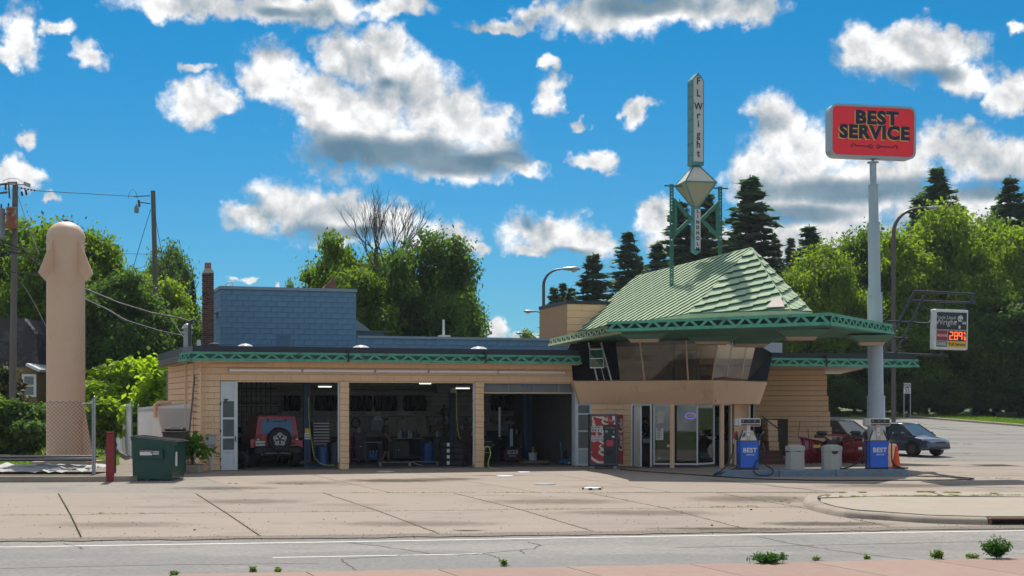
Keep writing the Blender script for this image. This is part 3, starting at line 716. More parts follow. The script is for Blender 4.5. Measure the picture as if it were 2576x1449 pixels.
block_wall(ST, 'lintel_wall', (0, 0), (GW, 0), z_d, 3.86, 0.62, 0.235, TAN, TANJ, thick=0.3)
for a, b in pil:
 mb = MB().bb(a + .012, b - .012, -0.09, .29, 0, z_d - .003); pr = mb.part(ST, 'pillar', TANJ)
 nb = 15; bh = z_d / nb
 me = block_mesh(b - a, bh - .014, 0.42, 'pillar_block', TAN)
 for k in range(nb):
  o = bpy.data.objects.new('block', me); COL.objects.link(o); o.parent = pr; o.location = ((a + b) / 2 + rnd.uniform(-.006, .006), 0.10 + rnd.uniform(-.006, .006), (k + .5) * bh)
MB().bb(uj, uj + .12, -.06, .3, 0, z_d).part(ST, 'door_jamb', WHITED)
MB().bb(uj + .12, GW + .3, 0.0, .3, 0, z_d).part(ST, 'jamb_wall', TAN)
for (a, b) in ((u2, pil[0][0]), (pil[0][1], pil[1][0]), (pil[1][1], uj)):
 MB().bb(a, b, .02, .10, z_d - .045, z_d - .004).part(ST, 'header_trim', TANM)
MB().bb(pil[0][0] - .06, pil[0][0] - .005, -.02, .06, 0.25, z_d - .05).part(ST, 'door_track', WHITED)
MB().bb(pil[1][0] - .06, pil[1][0] - .005, -.02, .06, 0.12, z_d - .05).part(ST, 'door_track', WHITED)
nc = 17
sw = MB().prism([(0.0, 0.32), (0.02, .02), (SB.x + .02, SB.y), (SB.x + .25, SB.y + .1)], 0, 3.84).part(ST, 'side_wall', TANJ)
dS = (Vector((0, 0, 0)) - SB); Ls = dS.length; dS.normalize(); nS = Vector((dS.y, -dS.x, 0))
for k in range(nc):
 bh = 3.84 / nc
 for j in range(3):
  s0, s1 = j / 3 * Ls, (j + 1) / 3 * Ls
  c = SB + dS * ((s0 + s1) / 2) + nS * 0.0 + Vector((0, 0, (k + .5) * bh))
  me = block_mesh(s1 - s0 - .014, bh - .016, .06, 'side_course', TAN)
  o = bpy.data.objects.new('block', me); COL.objects.link(o); o.parent = sw; o.location = c; o.rotation_euler = (0, 0, math.atan2(dS.y, dS.x))
FL = -0.5                                   # fascia line in front of the wall
fx0 = upx(482, FL)
roofpoly = [(fx0, FL), (GW + .35, FL), (GW + .35, SB.y + .3), (SB.x - .4, SB.y + .3), (SB.x - .42, SB.y), (fx0 - .25, 1.0)]
MB().prism(roofpoly, 3.86, 4.10).part(ST, 'flat_roof', mat('roof_gravel', (0.14, 0.13, 0.125), .95, var=.2, vscale=8))
MB().prism([(fx0 + .05, FL + .04), (GW + .3, FL + .04), (GW + .3, .4), (fx0 + .05, .4)], 3.80, 3.857).part(ST, 'soffit', TANM)
fascia((fx0, FL, 0), (GW + .42, FL, 0), 4.15, 3.83, flare=.09)
fascia((fx0 - .30, 1.15, 0), (fx0, FL, 0), 4.15, 3.83, flare=.09, pitch=.5)
MB().bb(fx0 + .03, GW + .3, FL + .03, FL + .22, 4.151, 4.355).part(ST, 'parapet_edge', ROOFBLK)
q0, q1 = Vector((fx0 - .22, 1.2, 0)), Vector((SB.x - .45, SB.y + .2, 0))
MB().prism([(fx0 + .03, FL + .23), (fx0 + .2, FL + .23), (fx0 - .05, 1.2), (q1.x + .2, q1.y), (q1.x, q1.y), (fx0 - .22, 1.2)], 4.11, 4.35).part(ST, 'parapet_edge', ROOFBLK)
MB().prism([(fx0 - .10, 1.2), (SB.x - .22, SB.y), (SB.x, SB.y), (fx0 + .14, 1.2)], 3.845, 4.10).part(ST, 'side_eave', mat('mossy_tan_trim', (0.50, 0.42, 0.24), .8, var=.1, col2=(0.34, 0.36, 0.16), c2=(.5, .65), c2scale=1.5))
for (px, v) in ((875, FL), (1220, FL)):
 u = upx(px, v); MB().bb(u - .025, u + .025, v - .13, v - .09, 3.83, 4.22).bb(u - .05, u + .05, v - .135, v - .05, 4.20, 4.26).part(ST, 'fascia_bracket', BLACKM)
IW = mat('interior_block_paint', (0.42, 0.405, 0.38), .8, var=.1, vscale=2, col2=(0.27, 0.26, 0.24), c2=(.5, .68), c2scale=1.2)
IWJ = mat('interior_joint', (0.10, 0.10, 0.095), .9, var=.1)
IWD = mat('interior_dado_paint', (0.035, 0.05, 0.06), .6, var=.15)
FLOORM = mat('oily_shop_floor', (0.13, 0.125, 0.12), .55, var=.2, vscale=1.2, col2=(0.05, 0.048, 0.05), c2=(.48, .62), c2scale=.8)
VB = 9.0
def sidex(v): return SB.x * v / SB.y
MB().prism([(sidex(.3) + .3, -.06), (GW + .2, -.06), (GW + .2, VB), (sidex(VB) + .2, VB)], 0.004, .022).part(ST, 'garage_floor', FLOORM)
gb = block_wall(ST, 'garage_back_wall', (sidex(VB), VB), (GW + .1, VB), 0.95, 3.75, 0.62, 0.2153, IW, IWJ, thick=.2)
MB().bb(sidex(VB), GW + .1, VB - .02, VB + .18, .02, .95).part(ST, 'back_wall_dado', IWD)
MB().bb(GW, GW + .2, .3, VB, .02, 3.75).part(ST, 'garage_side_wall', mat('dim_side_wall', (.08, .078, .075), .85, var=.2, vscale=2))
MB().prism([(.2, .32), (GW, .32), (GW, VB), (sidex(VB) + .15, VB)], 3.70, 3.78).part(ST, 'garage_ceiling', mat('garage_ceiling_paint', (0.30, 0.30, 0.29), .8, var=.1))
bm = MB()
for v in (1.6, 3.4, 5.2, 7.0): bm.bb(sidex(v) + .4, GW, v, v + .14, 3.45, 3.695)
bm.part(ST, 'ceiling_beams', mat('beam_paint', (.22, .22, .22), .7, var=.1))
a, b = pil[1][1], uj
MB().bb(a + .02, b - .02, .16, .20, z_d - .38, z_d + .2).part(ST, 'sectional_door', mat('grey_door_panel', (.17, .18, .185), .5, var=.1))
MB().bb(a + .02, b - .02, .13, .21, z_d - .42, z_d - .38).part(ST, 'door_bottom_rail', TANM)
for k in (1, 2, 3):
 x = a + (b - a) * k / 3.6; MB().bb(x, x + .05, .14, .158, z_d - .37, z_d - .05).part(ST, 'door_stile', GREYM)
x = a + (b - a) * .46; MB().cyl((x, .12, z_d - .02), (x, .12, z_d - .14), .055, n=10).part(ST, 'blue_hanger', mat('bright_blue', (.02, .25, .5), .5))
dr = MB()
dh = z_d - .02
for x0, x1 in ((u1 + .012, u1 + .09), (u2 - .12, u2)): dr.bb(x0, x1, -.03, .05, .02, dh)
for z0, z1 in ((dh - .08, dh), (2.44, 2.52), (1.80, 1.87), (1.13, 1.20), (.66 + .0, .73), (.02, .09)):
 dr.bb(u1 + .0905, u2 - .1205, -.028, .048, z0, z1)
dd = dr.part(ST, 'personnel_door', WHITED)
DG = mat('grimy_door_glass', (.07, .085, .095), .18, var=.25, vscale=4)
for z0, z1, m_ in ((2.52, dh - .08, WHITED), (1.87, 2.44, DG), (1.20, 1.80, DG), (.73, 1.13, DG), (.09, .66, WHITED)):
 MB().bb(u1 + .0905, u2 - .1205, 0, .02, z0 + .001, z1 - .001).part(dd, 'panel' if m_ is WHITED else 'pane', m_)
MB().bb(u2 - .085, u2 - .055, -.09, -.031, 1.02, 1.22).part(dd, 'handle', BLACKM)
for z in (.35, 1.35, 2.3): MB().bb(u1 - .01, u1 + .03, -.05, -.031, z, z + .1).part(dd, 'hinge', BLACKM)
MB().bb(u1 + .13, u1 + .28, -.05, -.029, 2.47, 2.52).bb(u1 + .15, u1 + .22, -.06, -.029, 2.40, 2.50).part(dd, 'door_closer', mat('rusty_closer', (.12, .07, .05), .8))
BV = 6.2
ub0, ub1 = upx(555, BV), upx(896, BV); ub2 = upx(1430, BV)
block_wall(ST, 'rear_block_front', (ub0, BV), (ub1, BV), 4.05, 6.88, 0.44, 0.2177, BLUEB, BLUEJ, thick=.3, joint=.010)
block_wall(ST, 'rear_low_front', (ub1 + .01, BV), (ub2, BV), 4.05, 5.02, 0.44, 0.2177, BLUEB, BLUEJ, thick=.3, joint=.010)
bk = bl(W(538.5, 731, 56.9)); dbk = Vector((bk.x - ub0, bk.y - BV, 0)).normalized()
pb = Vector((ub0, BV, 0)) + dbk * 5.0
block_wall(ST, 'rear_block_side', (pb.x, pb.y), (ub0, BV), 4.05, 6.88, 0.44, 0.2177, BLUEB, BLUEJ, thick=.3, joint=.010)
MB().prism([(ub0 + .03, BV + .03), (ub1 - .01, BV + .03), (ub1 - .01, 11.5), (pb.x + .1, 11.5), (pb.x + .1, pb.y)], 4.05, 6.87).part(ST, 'rear_block_core', BLUEJ)
MB().prism([(ub0 - .05, BV - .05), (ub1 + .04, BV - .05), (ub1 + .04, 11.6), (pb.x - .05, 11.6), (pb.x - .05, pb.y)], 6.881, 7.0).part(ST, 'coping', BLUEM)
MB().bb(ub1 + .045, ub2, BV - .05, BV + .4, 5.021, 5.12).part(ST, 'low_coping', BLUEM)
MB().bb(ub1, ub2, BV + .32, 11.4, 4.1, 4.95).part(ST, 'low_roof', mat('rear_roof', (.12, .12, .12), .9))
MB().slab([(ub0 - .02, BV + .7, 6.05), (ub0 - .02, BV + 1.5, 6.05), (ub0 - .45, BV + 1.5, 5.85), (ub0 - .45, BV + .7, 5.85)], .03).part(ST, 'side_flap', BLUEM)
upc = upx(713, BV)
MB().bb(upc - .28, upc + .28, BV - .012, BV + .01, 4.62, 5.1).part(ST, 'patched_square', mat('old_blue_patch', (.075, .165, .255), .8, var=.1, bump=.3, bscale=30))
MB().prism([(ub1 + .05, 7.6), (upx(937, 7.6), 7.6), (upx(937, 7.6), 10.5), (ub1 + .05, 10.5)], 4.9, lambda p: 6.0 if p[0] < ub1 + .5 else 5.35).part(ST, 'rooftop_unit', BLUEM)
MB().bb(ub1 + .05, upx(965, 6.9), 6.9, 9.5, 4.9, 5.32).part(ST, 'rooftop_hatch', mat('dark_blue_shed', (.07, .12, .17), .6, var=.1))
MB().bb(ub1 + .05, upx(990, 6.9), 6.8, 9.6, 5.325, 5.36).part(ST, 'hatch_lid', mat('rusty_lid', (.13, .10, .08), .8, var=.15))
BRK = [mat('dark_brick', (.085, .035, .028), .85, var=.12, bump=.2, rand=.5), mat('plum_brick', (.11, .05, .042), .85, var=.12, bump=.2, rand=.4), mat('burnt_brick', (.035, .022, .024), .8, var=.1, rand=.4)]
CV = 5.0
cu0, cu1 = upx(509.5, CV), upx(538.5, CV); cw = cu1 - cu0
ch = MB().bb(cu0 + .015, cu1 - .015, CV + .015, CV + cw - .015, 4.1, 7.36).part(ST, 'chimney', mat('brick_mortar', (.17, .14, .13), .9))
cz, k = 4.12, 0
bh_ = .0745
while cz < 7.33:
 nb = 2 if k % 2 else 2; lens = [cw * .5, cw * .5] if k % 2 else [cw * .28, cw * .44, cw * .28]
 x = cu0
 for L_ in lens:
  me = block_mesh(L_ - .014, bh_ - .014, .09, 'brick%d' % (rnd.randrange(3)), None) if False else None
  mi = rnd.choice((0, 0, 1, 1, 2)) if cz < 6 else rnd.choice((0, 1, 1, 2))
  me = block_mesh(L_ - .014, bh_ - .014, .09, 'chimney_brick_%d' % mi, BRK[mi])
  o = bpy.data.objects.new('brick', me); COL.objects.link(o); o.parent = ch; o.location = (x + L_ / 2, CV + .045, cz + bh_ / 2); x += L_
 for (xx, rz) in ((cu0 + .045, R(90)), (cu1 - .045, R(90))):
  me = block_mesh(cw - .1, bh_ - .014, .09, 'chimney_side_1', BRK[1])
  if k % 2 == 0:
   o = bpy.data.objects.new('brick', me); COL.objects.link(o); o.parent = ch; o.location = (xx, CV + cw / 2 + .045, cz + bh_ / 2); o.rotation_euler = (0, 0, rz)
 cz += bh_; k += 1
MB().prism([(cu0, CV), (cu1, CV), (cu1, CV + cw), (cu0, CV + cw)], 7.345, 7.40).part(ch, 'crown_base', CONC)
mb = MB(); cxx, cyy = (cu0 + cu1) / 2, CV + cw / 2
mb.lathe([(cw * .7, 7.402), (cw * .4, 7.58)], 4, (0, 0, 0), Matrix.Translation((cxx, cyy, 0)) @ Matrix.Rotation(R(45), 4, 'Z')); mb.part(ch, 'crown', CONC)
MB().bb(cxx - .12, cxx + .12, cyy - .12, cyy + .12, 7.585, 7.80, bev=.02).part(ch, 'flue_liner', mat('clay_flue', (.26, .16, .11), .85, var=.1))
TV = 7.6
ut0, ut1 = upx(1427, TV), upx(1650, TV)
z_t = zb(765, 1480, TV)
block_wall(ST, 'upper_tan_wall', (ut0, TV), (ut1, TV), 4.3, z_t, 1.3, .30, TAN, TANJ, thick=.3)
MB().bb(ut0 - .03, ut1, TV - .05, TV + 4, z_t + .001, z_t + .14).part(ST, 'upper_block_edge', ROOFBLK)
MB().bb(ut0 + .005, ut1, TV + .31, TV + 4, 4.3, z_t).part(ST, 'upper_block_core', TANJ)
ux0, ux1 = upx(1937, FL), upx(2310, FL)
bkc = bl(W(2084, 941, 69.0)); bk2 = bl(W(2150, 938, 68.0))
cz0 = 3.83
wing = [(ux0 - 3, FL), (ux1, FL), (ux1 - .9, FL + 2.4), (bkc.x + .6, bkc.y), (ux0 - 3, bkc.y)]
MB().prism(wing, cz0 + .03, 4.10).part(ST, 'wing_roof', mat('wing_soffit', (0.55, 0.42, 0.33), .6, var=.06, vscale=.8, col2=(.40, .29, .22), c2=(.55, .7), c2scale=.7))
fascia((ux0 - .5, FL, 0), (ux1, FL, 0), 4.15, cz0, flare=.09)
fascia((ux1, FL, 0), (ux1 - .9, FL + 2.4, 0), 4.15, cz0, flare=.09)
MB().bb(ux0 - .5, ux1 - .06, FL + .03, FL + .22, 4.151, 4.355).part(ST, 'parapet_edge', ROOFBLK)
MB().prism([(ux1 - .06, FL + .22), (ux1 - .24, FL + .22), (ux1 - 1.15, FL + 2.4), (ux1 - .95, FL + 2.4)], 4.11, 4.35).part(ST, 'parapet_edge', ROOFBLK)
u = upx(2076, FL); MB().bb(u - .025, u + .025, FL - .13, FL - .09, 3.83, 4.22).bb(u - .05, u + .05, FL - .135, FL - .05, 4.20, 4.26).part(ST, 'fascia_bracket', BLACKM)
wy = 61.5
wn = 17; wh = 3.86 / wn
host = MB(); A = bl(Vector((W(1880, 1000, wy).x, wy + .03, 0))); B_ = bl(Vector((W(2076, 1000, wy).x, wy + .03, 0)))
dW = (B_ - A).normalized(); rzW = math.atan2(dW.y, dW.x); LW = (B_ - A).length
hst = MB().box((0, .12, 0), (LW, .2, 3.86)).part(ST, 'wing_wall', TANJ, loc=((A.x + B_.x) / 2, (A.y + B_.y) / 2, 1.93), rot=(0, 0, rzW))
for k in range(wn):
 ex = .35 * (1 - k / wn); ex = round(ex / .07) * .07
 me = block_mesh(LW + ex, wh - .016, .1, 'long_course', TAN)
 o = bpy.data.objects.new('course', me); COL.objects.link(o); o.parent = hst; o.location = (ex / 2, .0, (k + .5) * wh - 1.93)
s0 = bl(Vector((W(1962, 1100, 55).x, 55, 0)))
for k in range(8):
 hh = .215; xx = .0 + (k < 4) * .04 - (k > 5) * .02
 me = block_mesh(.38, hh - .014, 1.6, 'stair_block', TAN)
 o = bpy.data.objects.new('block', me); COL.objects.link(o); o.parent = ST; o.location = (s0.x + xx, s0.y + .9, (k + .5) * hh); o.rotation_euler = (0, 0, -PSI)
stp = mat('red_brown_steps', (.16, .07, .06), .8, var=.15)
for k in range(5):
 c = bl(Vector((W(1925, 1100, 54.6).x, 54.4 + k * .32, 0)))
 MB().box((0, 0, 0), (1.3, .34, .17 * (k + 1))).part(ST, 'step', stp, loc=(c.x + .05, c.y, .085 * (k + 1) + .005), rot=(0, 0, -PSI))
c = bl(W(1932, 1060, 56.5)); MB().box((0, 0, 0), (1.6, .1, 1.5)).part(ST, 'stairwell_wall', mat('dark_stairwell', (.06, .045, .04), .9), loc=(c.x, c.y, 1.0), rot=(0, 0, -PSI))
p0, p1 = bl(W(1915, 1046, 54.3)), bl(W(1965, 1084, 54.0))
MB().tube([(p0.x, p0.y, p0.z), (p1.x, p1.y, p1.z), (p1.x + .02, p1.y, p1.z - .22)], .025).part(ST, 'handrail', BLACKM)
def lw(px, Y, z=0.0): q = bl(Vector(((px - CX) / FPX * Y, Y, 0))); return Vector((q.x, q.y, z))
zb_t, zb_b = 3.20, 2.345
TL, TC_, TR = lw(1441, 51.9), lw(1795, 50.2), lw(1931, 53.6)       # top of the band
BL_, BC, BR = lw(1459, 52.25), lw(1794, 50.75), lw(1911, 53.6)     # bottom of the band
def Z(v, z): return Vector((v.x, v.y, z))
inn = [(GW + .1, 6.0), (BR.x + 1.0, BR.y + 2.5)]
mb = MB()
vs = [Z(BL_, zb_b), Z(BC, zb_b), Z(BR, zb_b), Z(TR, zb_t), Z(TC_, zb_t), Z(TL, zb_t)]
mb.add(vs, [(0, 1, 4, 5), (1, 2, 3, 4)])
bk0, bk1 = Vector((BL_.x + .4, BL_.y + 4.5, 0)), Vector((BR.x - .3, BR.y + 3.5, 0))
mb.face([Z(BL_, zb_b), Z(bk0, zb_b), Z(bk1, zb_b), Z(BR, zb_b), Z(BC, zb_b)])
mb.face([Z(TL, zb_t), Z(TC_, zb_t), Z(TR, zb_t), Z(bk1, zb_t), Z(bk0, zb_t)])
mb.face([Z(BL_, zb_b), Z(TL, zb_t), Z(bk0, zb_t), Z(bk0, zb_b)]); mb.face([Z(BR, zb_b), Z(bk1, zb_b), Z(bk1, zb_t), Z(TR, zb_t)])
mb.part(ST, 'balcony_band', TANM)
capi = MB()
def rim(a, b, w, z0, z1):
 a, b = Vector((a.x, a.y)), Vector((b.x, b.y)); d = (b - a).normalized(); n_ = Vector((d.y, -d.x)) * w
 capi.prism([tuple(a - n_), tuple(b - n_), tuple(b + n_), tuple(a + n_)], z0, z1)
rim(TL, TC_, .03, zb_t + .002, zb_t + .02); rim(TC_, TR, .03, zb_t + .005, zb_t + .023)
capi.part(ST, 'sill_cap', mat('dark_sill', (.05, .04, .035), .6))
ra, rc = (1795, 1002), (1790, 1012)
MB().bb(0, .035, 0, .012, 0, .07).part(ST, 'red_number_sticker', mat('sticker_red', (.4, .02, .02), .5), loc=tuple(lw(1800, 50.38, 2.42)), rot=(0, 0, R(45) - PSI))
ztop = 4.62
def lean(v, px, py=None): return v
gl_b = [(1560, 51.2), (1621, 50.9), (1731, 50.43), (1792, 50.22)]
gl_t = [(1538, 51.0), (1620, 50.5), (1694, 50.05), (1807, 49.6)]
gt = [lw(1549, 50.9, ztop), lw(1609, 50.55, ztop), lw(1725, 49.95, ztop), lw(1806, 49.6, ztop)]
gb_ = [lw(a, b, zb_t + .03) for a, b in gl_b]
rt = [lw(1806, 49.6, ztop), lw(1843, 50.7, ztop), lw(1880, 51.8, ztop), lw(1902, 52.5, ztop)]
rb = [lw(1792, 50.22, zb_t + .03), lw(1826, 51.3, zb_t + .03), lw(1862, 52.15, zb_t + .03), lw(1880, 52.6, zb_t + .03)]
lt = [lw(1436, 52.3, ztop), lw(1480, 51.6, ztop), lw(1512, 51.3, ztop), lw(1549, 50.9, ztop)]
lb = [lw(1468, 51.9, zb_t + .03), lw(1503, 51.6, zb_t + .03), lw(1538, 51.35, zb_t + .03), lw(1560, 51.2, zb_t + .03)]
def pane(a, b, c, d, m, name='lounge_window'):
 return MB().face([a, b, c, d]).part(ST, name, m)
BLKP = mat('black_glass_panel', (.004, .005, .007), .4, var=.0, spec=.12)
for k in range(3):
 pane(gb_[k], gb_[k + 1], gt[k + 1], gt[k], GLASSD); pane(rb[k], rb[k + 1], rt[k + 1], rt[k], GLASSD)
A0, A1 = lw(1433, 52.2, 3.95), lw(1452, 52.1, zb_t + .02)
pane(lb[0], lb[1], lt[1], lt[0], BLKP, 'end_panel'); pane(lb[2], lb[3], lt[3], lt[2], BLKP, 'end_panel')
e2 = lw(1930, 53.5, zb_t + .03); e3 = lw(1944, 54.2, ztop - .3)
pane(rb[3], e2, e3, rt[3], BLKP, 'end_panel')
e4 = lw(1934, 54.6, zb_t + .2)
pane(lw(1437, 52.5, zb_t + .05), lb[0], lt[0], lw(1422, 52.7, ztop - .4), BLKP, 'end_panel')
post = MB()
for a, b in ((gb_[1], gt[1]), (gb_[2], gt[2]), (gb_[3], gt[3])): post.cyl(a, b, .03, n=4)
def posts(pairs, r_, m, nm):
 for a, b in pairs: MB().cyl(a + Vector((0, 0, -.02)), b, r_, n=4).part(ST, nm, m)
posts(((gb_[1], gt[1]), (gb_[2], gt[2]), (gb_[3], gt[3])), .035, mat('pale_wood_mullion', (.55, .36, .26), .5, var=.05), 'mullion')
posts(((rb[1], rt[1]), (rb[2], rt[2])), .018, ALU, 'mullion')
posts(((lb[1], lt[1]), (lb[2], lt[2])), .03, ALU, 'window_frame')
sh = [lt[1] * .35 + lb[1] * .65, lt[2] * .35 + lb[2] * .65]
oz = Vector((-.35, -.55, -.05))
q = [lt[1] * .82 + lb[1] * .18, lt[2] * .82 + lb[2] * .18, sh[1] + oz, sh[0] + oz]
fr = MB()
for i in range(4): fr.cyl(q[i], q[(i + 1) % 4], .022, n=4)
fr.cyl((q[0] + q[3]) / 2, (q[1] + q[2]) / 2, .016, n=4).cyl(q[3], lb[1] * .6 + lt[1] * .4, .012, n=4).cyl(q[2], lb[2] * .6 + lt[2] * .4, .012, n=4)
fr.cyl(sh[0], sh[1], .02, n=4).cyl(lb[1] * .5 + lb[2] * .5, sh[0] * .5 + sh[1] * .5, .016, n=4)
ow = fr.part(ST, 'open_sash', ALU); MB().face(q).part(ow, 'pane', GLASSD)
MB().face([lb[1], lb[2], sh[1], sh[0]]).part(ST, 'lounge_window', BLKP)
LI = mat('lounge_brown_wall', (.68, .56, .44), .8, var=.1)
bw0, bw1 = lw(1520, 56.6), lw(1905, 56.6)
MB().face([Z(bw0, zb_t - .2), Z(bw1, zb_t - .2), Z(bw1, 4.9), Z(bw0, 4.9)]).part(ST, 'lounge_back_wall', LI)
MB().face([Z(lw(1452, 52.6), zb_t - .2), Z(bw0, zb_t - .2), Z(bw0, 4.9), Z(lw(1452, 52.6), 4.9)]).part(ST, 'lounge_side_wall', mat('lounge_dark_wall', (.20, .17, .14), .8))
dz0 = zb_t - .1
def lbox(px0, px1, Y, z0, z1, m, nm, root=ST, th=.05):
 a, b = lw(px0, Y), lw(px1, Y); c = (a + b) / 2
 return MB().box((0, 0, 0), ((b - a).length, th, z1 - z0)).part(root, nm, m, loc=(c.x, c.y, (z0 + z1) / 2), rot=(0, 0, -PSI))
DW = mat('lounge_door_frame', (.75, .78, .72), .5)
for (a, b) in ((1686, 1690), (1694, 1702), (1744, 1750), (1754, 1759)): lbox(a, b, 56.3, dz0, 4.5, DW, 'inner_door_frame')
lbox(1702, 1744, 56.3, 4.38, 4.5, DW, 'inner_door_frame'); lbox(1704, 1743, 56.2, 3.45, 3.50, ALU, 'push_bar')
lbox(1761, 1776, 56.35, 3.75, 4.05, WHITE, 'posted_notice'); lbox(1763, 1795, 56.3, dz0, 3.5, mat('wood_panel', (.33, .19, .10), .6), 'wood_panelling')
lbox(1693, 1699, 56.25, dz0, 4.8, mat('olive_post', (.26, .26, .16), .6), 'inner_post')
lbox(1594, 1640, 54.5, 4.05, 4.25, mat('dark_picture', (.03, .03, .03), .4), 'hung_panel')
KL, KR, KT, KW = lw(1527.5, 46.9), lw(2085, 46.0), lw(2244.5, 51.3), lw(1384, 55.0)
hb = {'L': 4.77, 'R': 4.94, 'T': 4.90, 'W': 4.635}; ht = {'L': 5.11, 'R': 5.36, 'T': 5.28, 'W': 4.93}
fascia((KL.x, KL.y, 0), (KR.x, KR.y, 0), ht['L'], hb['L'], flare=.10, pitch=.60, open_=True, zt2=ht['R'], zb2=hb['R'], name='canopy_fascia')
fascia((KR.x, KR.y, 0), (KT.x, KT.y, 0), ht['R'], hb['R'], flare=.10, pitch=.60, open_=True, zt2=ht['T'], zb2=hb['T'], name='canopy_fascia')
fascia((KW.x, KW.y, 0), (KL.x + .3, KL.y + .1, 0), ht['W'], hb['W'], flare=.10, pitch=.62, open_=True, m=COPPERL, zt2=ht['L'] - .07, zb2=hb['L'] - .05, name='canopy_fascia')
back_T = Vector((KT.x - 4.5, KT.y + 3.0, 0)); back_W = Vector((KW.x + 2.2, KW.y + 1.0, 0))
plan = [KL, KR, KT, back_T, back_W, KW]; zl = [hb['L'], hb['R'], hb['T'], 4.66, 4.62, hb['W']]; zt_ = [ht['L'] - .06, ht['R'] - .06, ht['T'] - .06, 5.2, 5.0, ht['W'] - .06]
cen = Vector((sum(p.x for p in plan) / 6, sum(p.y for p in plan) / 6, 0))
mb = MB(); n = 6
pin = [p + (cen - p).normalized() * .12 for p in plan]
mb.add([Z(pin[i], zl[i] + .02) for i in range(n)] + [Z(cen, 4.60)], [(n, i, (i + 1) % n)[::-1] for i in range(n)])
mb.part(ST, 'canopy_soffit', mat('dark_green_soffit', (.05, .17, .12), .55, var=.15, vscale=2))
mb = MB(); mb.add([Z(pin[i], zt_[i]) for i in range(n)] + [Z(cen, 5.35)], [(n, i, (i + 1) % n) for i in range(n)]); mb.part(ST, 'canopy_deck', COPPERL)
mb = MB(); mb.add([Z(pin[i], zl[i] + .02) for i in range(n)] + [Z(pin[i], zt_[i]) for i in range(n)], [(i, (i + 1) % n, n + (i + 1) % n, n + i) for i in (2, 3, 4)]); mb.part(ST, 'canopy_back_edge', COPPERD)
POD = mat('pod_green', (.09, .20, .15), .55, var=.1); PODB = mat('pod_tan_lens', (.50, .36, .27), .5, var=.05)
def pod(px, Y, w, z):
 c = lw(px, Y); s = w / 2
 Mx = Matrix.Translation((c.x, c.y, 0)) @ Matrix.Rotation(-PSI + R(-8), 4, 'Z')
 t0, t1 = s, s * .56
 vs = [(-t0, -s * .8, z + .05), (t0, -s * .8, z + .05), (t0, s * .8, z + .05), (-t0, s * .8, z + .05), (-t1, -s * .45, z - .19), (t1, -s * .45, z - .19), (t1, s * .45, z - .19), (-t1, s * .45, z - .19)]
 fs = [(0, 4, 5, 1), (1, 5, 6, 2), (2, 6, 7, 3), (3, 7, 4, 0), (4, 7, 6, 5)]
 h = MB().add(vs, fs, Mx).part(ST, 'light_pod', POD)
 vs = [(-t1, -s * .45, z - .192), (t1, -s * .45, z - .192), (t1, s * .45, z - .192), (-t1, s * .45, z - .192), (-t1 * .85, -s * .36, z - .29), (t1 * .85, -s * .36, z - .29), (t1 * .85, s * .36, z - .29), (-t1 * .85, s * .36, z - .29)]
 MB().add(vs, fs + [(0, 1, 2, 3)], Mx).part(h, 'lens', PODB)
pod(1620, 48.6, 1.9, 4.78); pod(1790, 50.0, 2.2, 4.76); pod(1885, 51.4, 2.4, 4.74); pod(2015, 48.2, 1.95, 4.84); pod(2192, 50.9, 1.7, 4.78); pod(1730, 48.7, .01, 4.76)
[bpy.data.objects.remove(o) for o in [x for x in bpy.data.objects if x.name.startswith(('light_pod.005', 'lens.005'))]]
zr0 = 5.50
Hh = lw(1733, 43.9); 
def onz(px, py, z): Y = (z - CAMZ) * FPX / (HY - py); return lw(px, Y, z)
Hp = onz(1733, 790, zr0)
Bp = lw(1890, 0); 
dB = 51.0; zR = CAMZ + (HY - 625) / FPX * dB; Bp = lw(1890, dB, zR)
YA = (zR - CAMZ) * FPX / (HY - 696); Ap = lw(1602, YA, zR)
Ap.x = Bp.x + (Ap.x - Bp.x) * 1.0
H2 = onz(1988, 781, zr0); H3 = onz(2041, 786, zr0)
Wb = onz(1478, 830, zr0)
rdir = (Z(Ap, 0) - Z(Bp, 0)).normalized()
Lr = (Z(Ap, 0) - Z(Bp, 0)).length
We = Hp + rdir * (Lr + 1.1); We.z = zr0
E3 = H3 + rdir * (Lr + .6); E3.z = zr0
mb = MB(); mb.add([Hp, H2, H3, E3, We, Bp, Ap], [(0, 1, 5), (1, 2, 5), (4, 0, 5, 6), (2, 3, 6, 5), (3, 4, 6)])
roof = mb.part(ST, 'hip_roof', COPPERL)
mb = MB(); lo = lambda p: Vector((p.x, p.y, 5.2)); ring = [Hp, H2, H3, E3, We]
mb.add([lo(p) for p in ring] + [p for p in ring], [(i, (i + 1) % 5, 5 + (i + 1) % 5, 5 + i) for i in range(5)]); mb.part(roof, 'roof_curb', COPPERL)
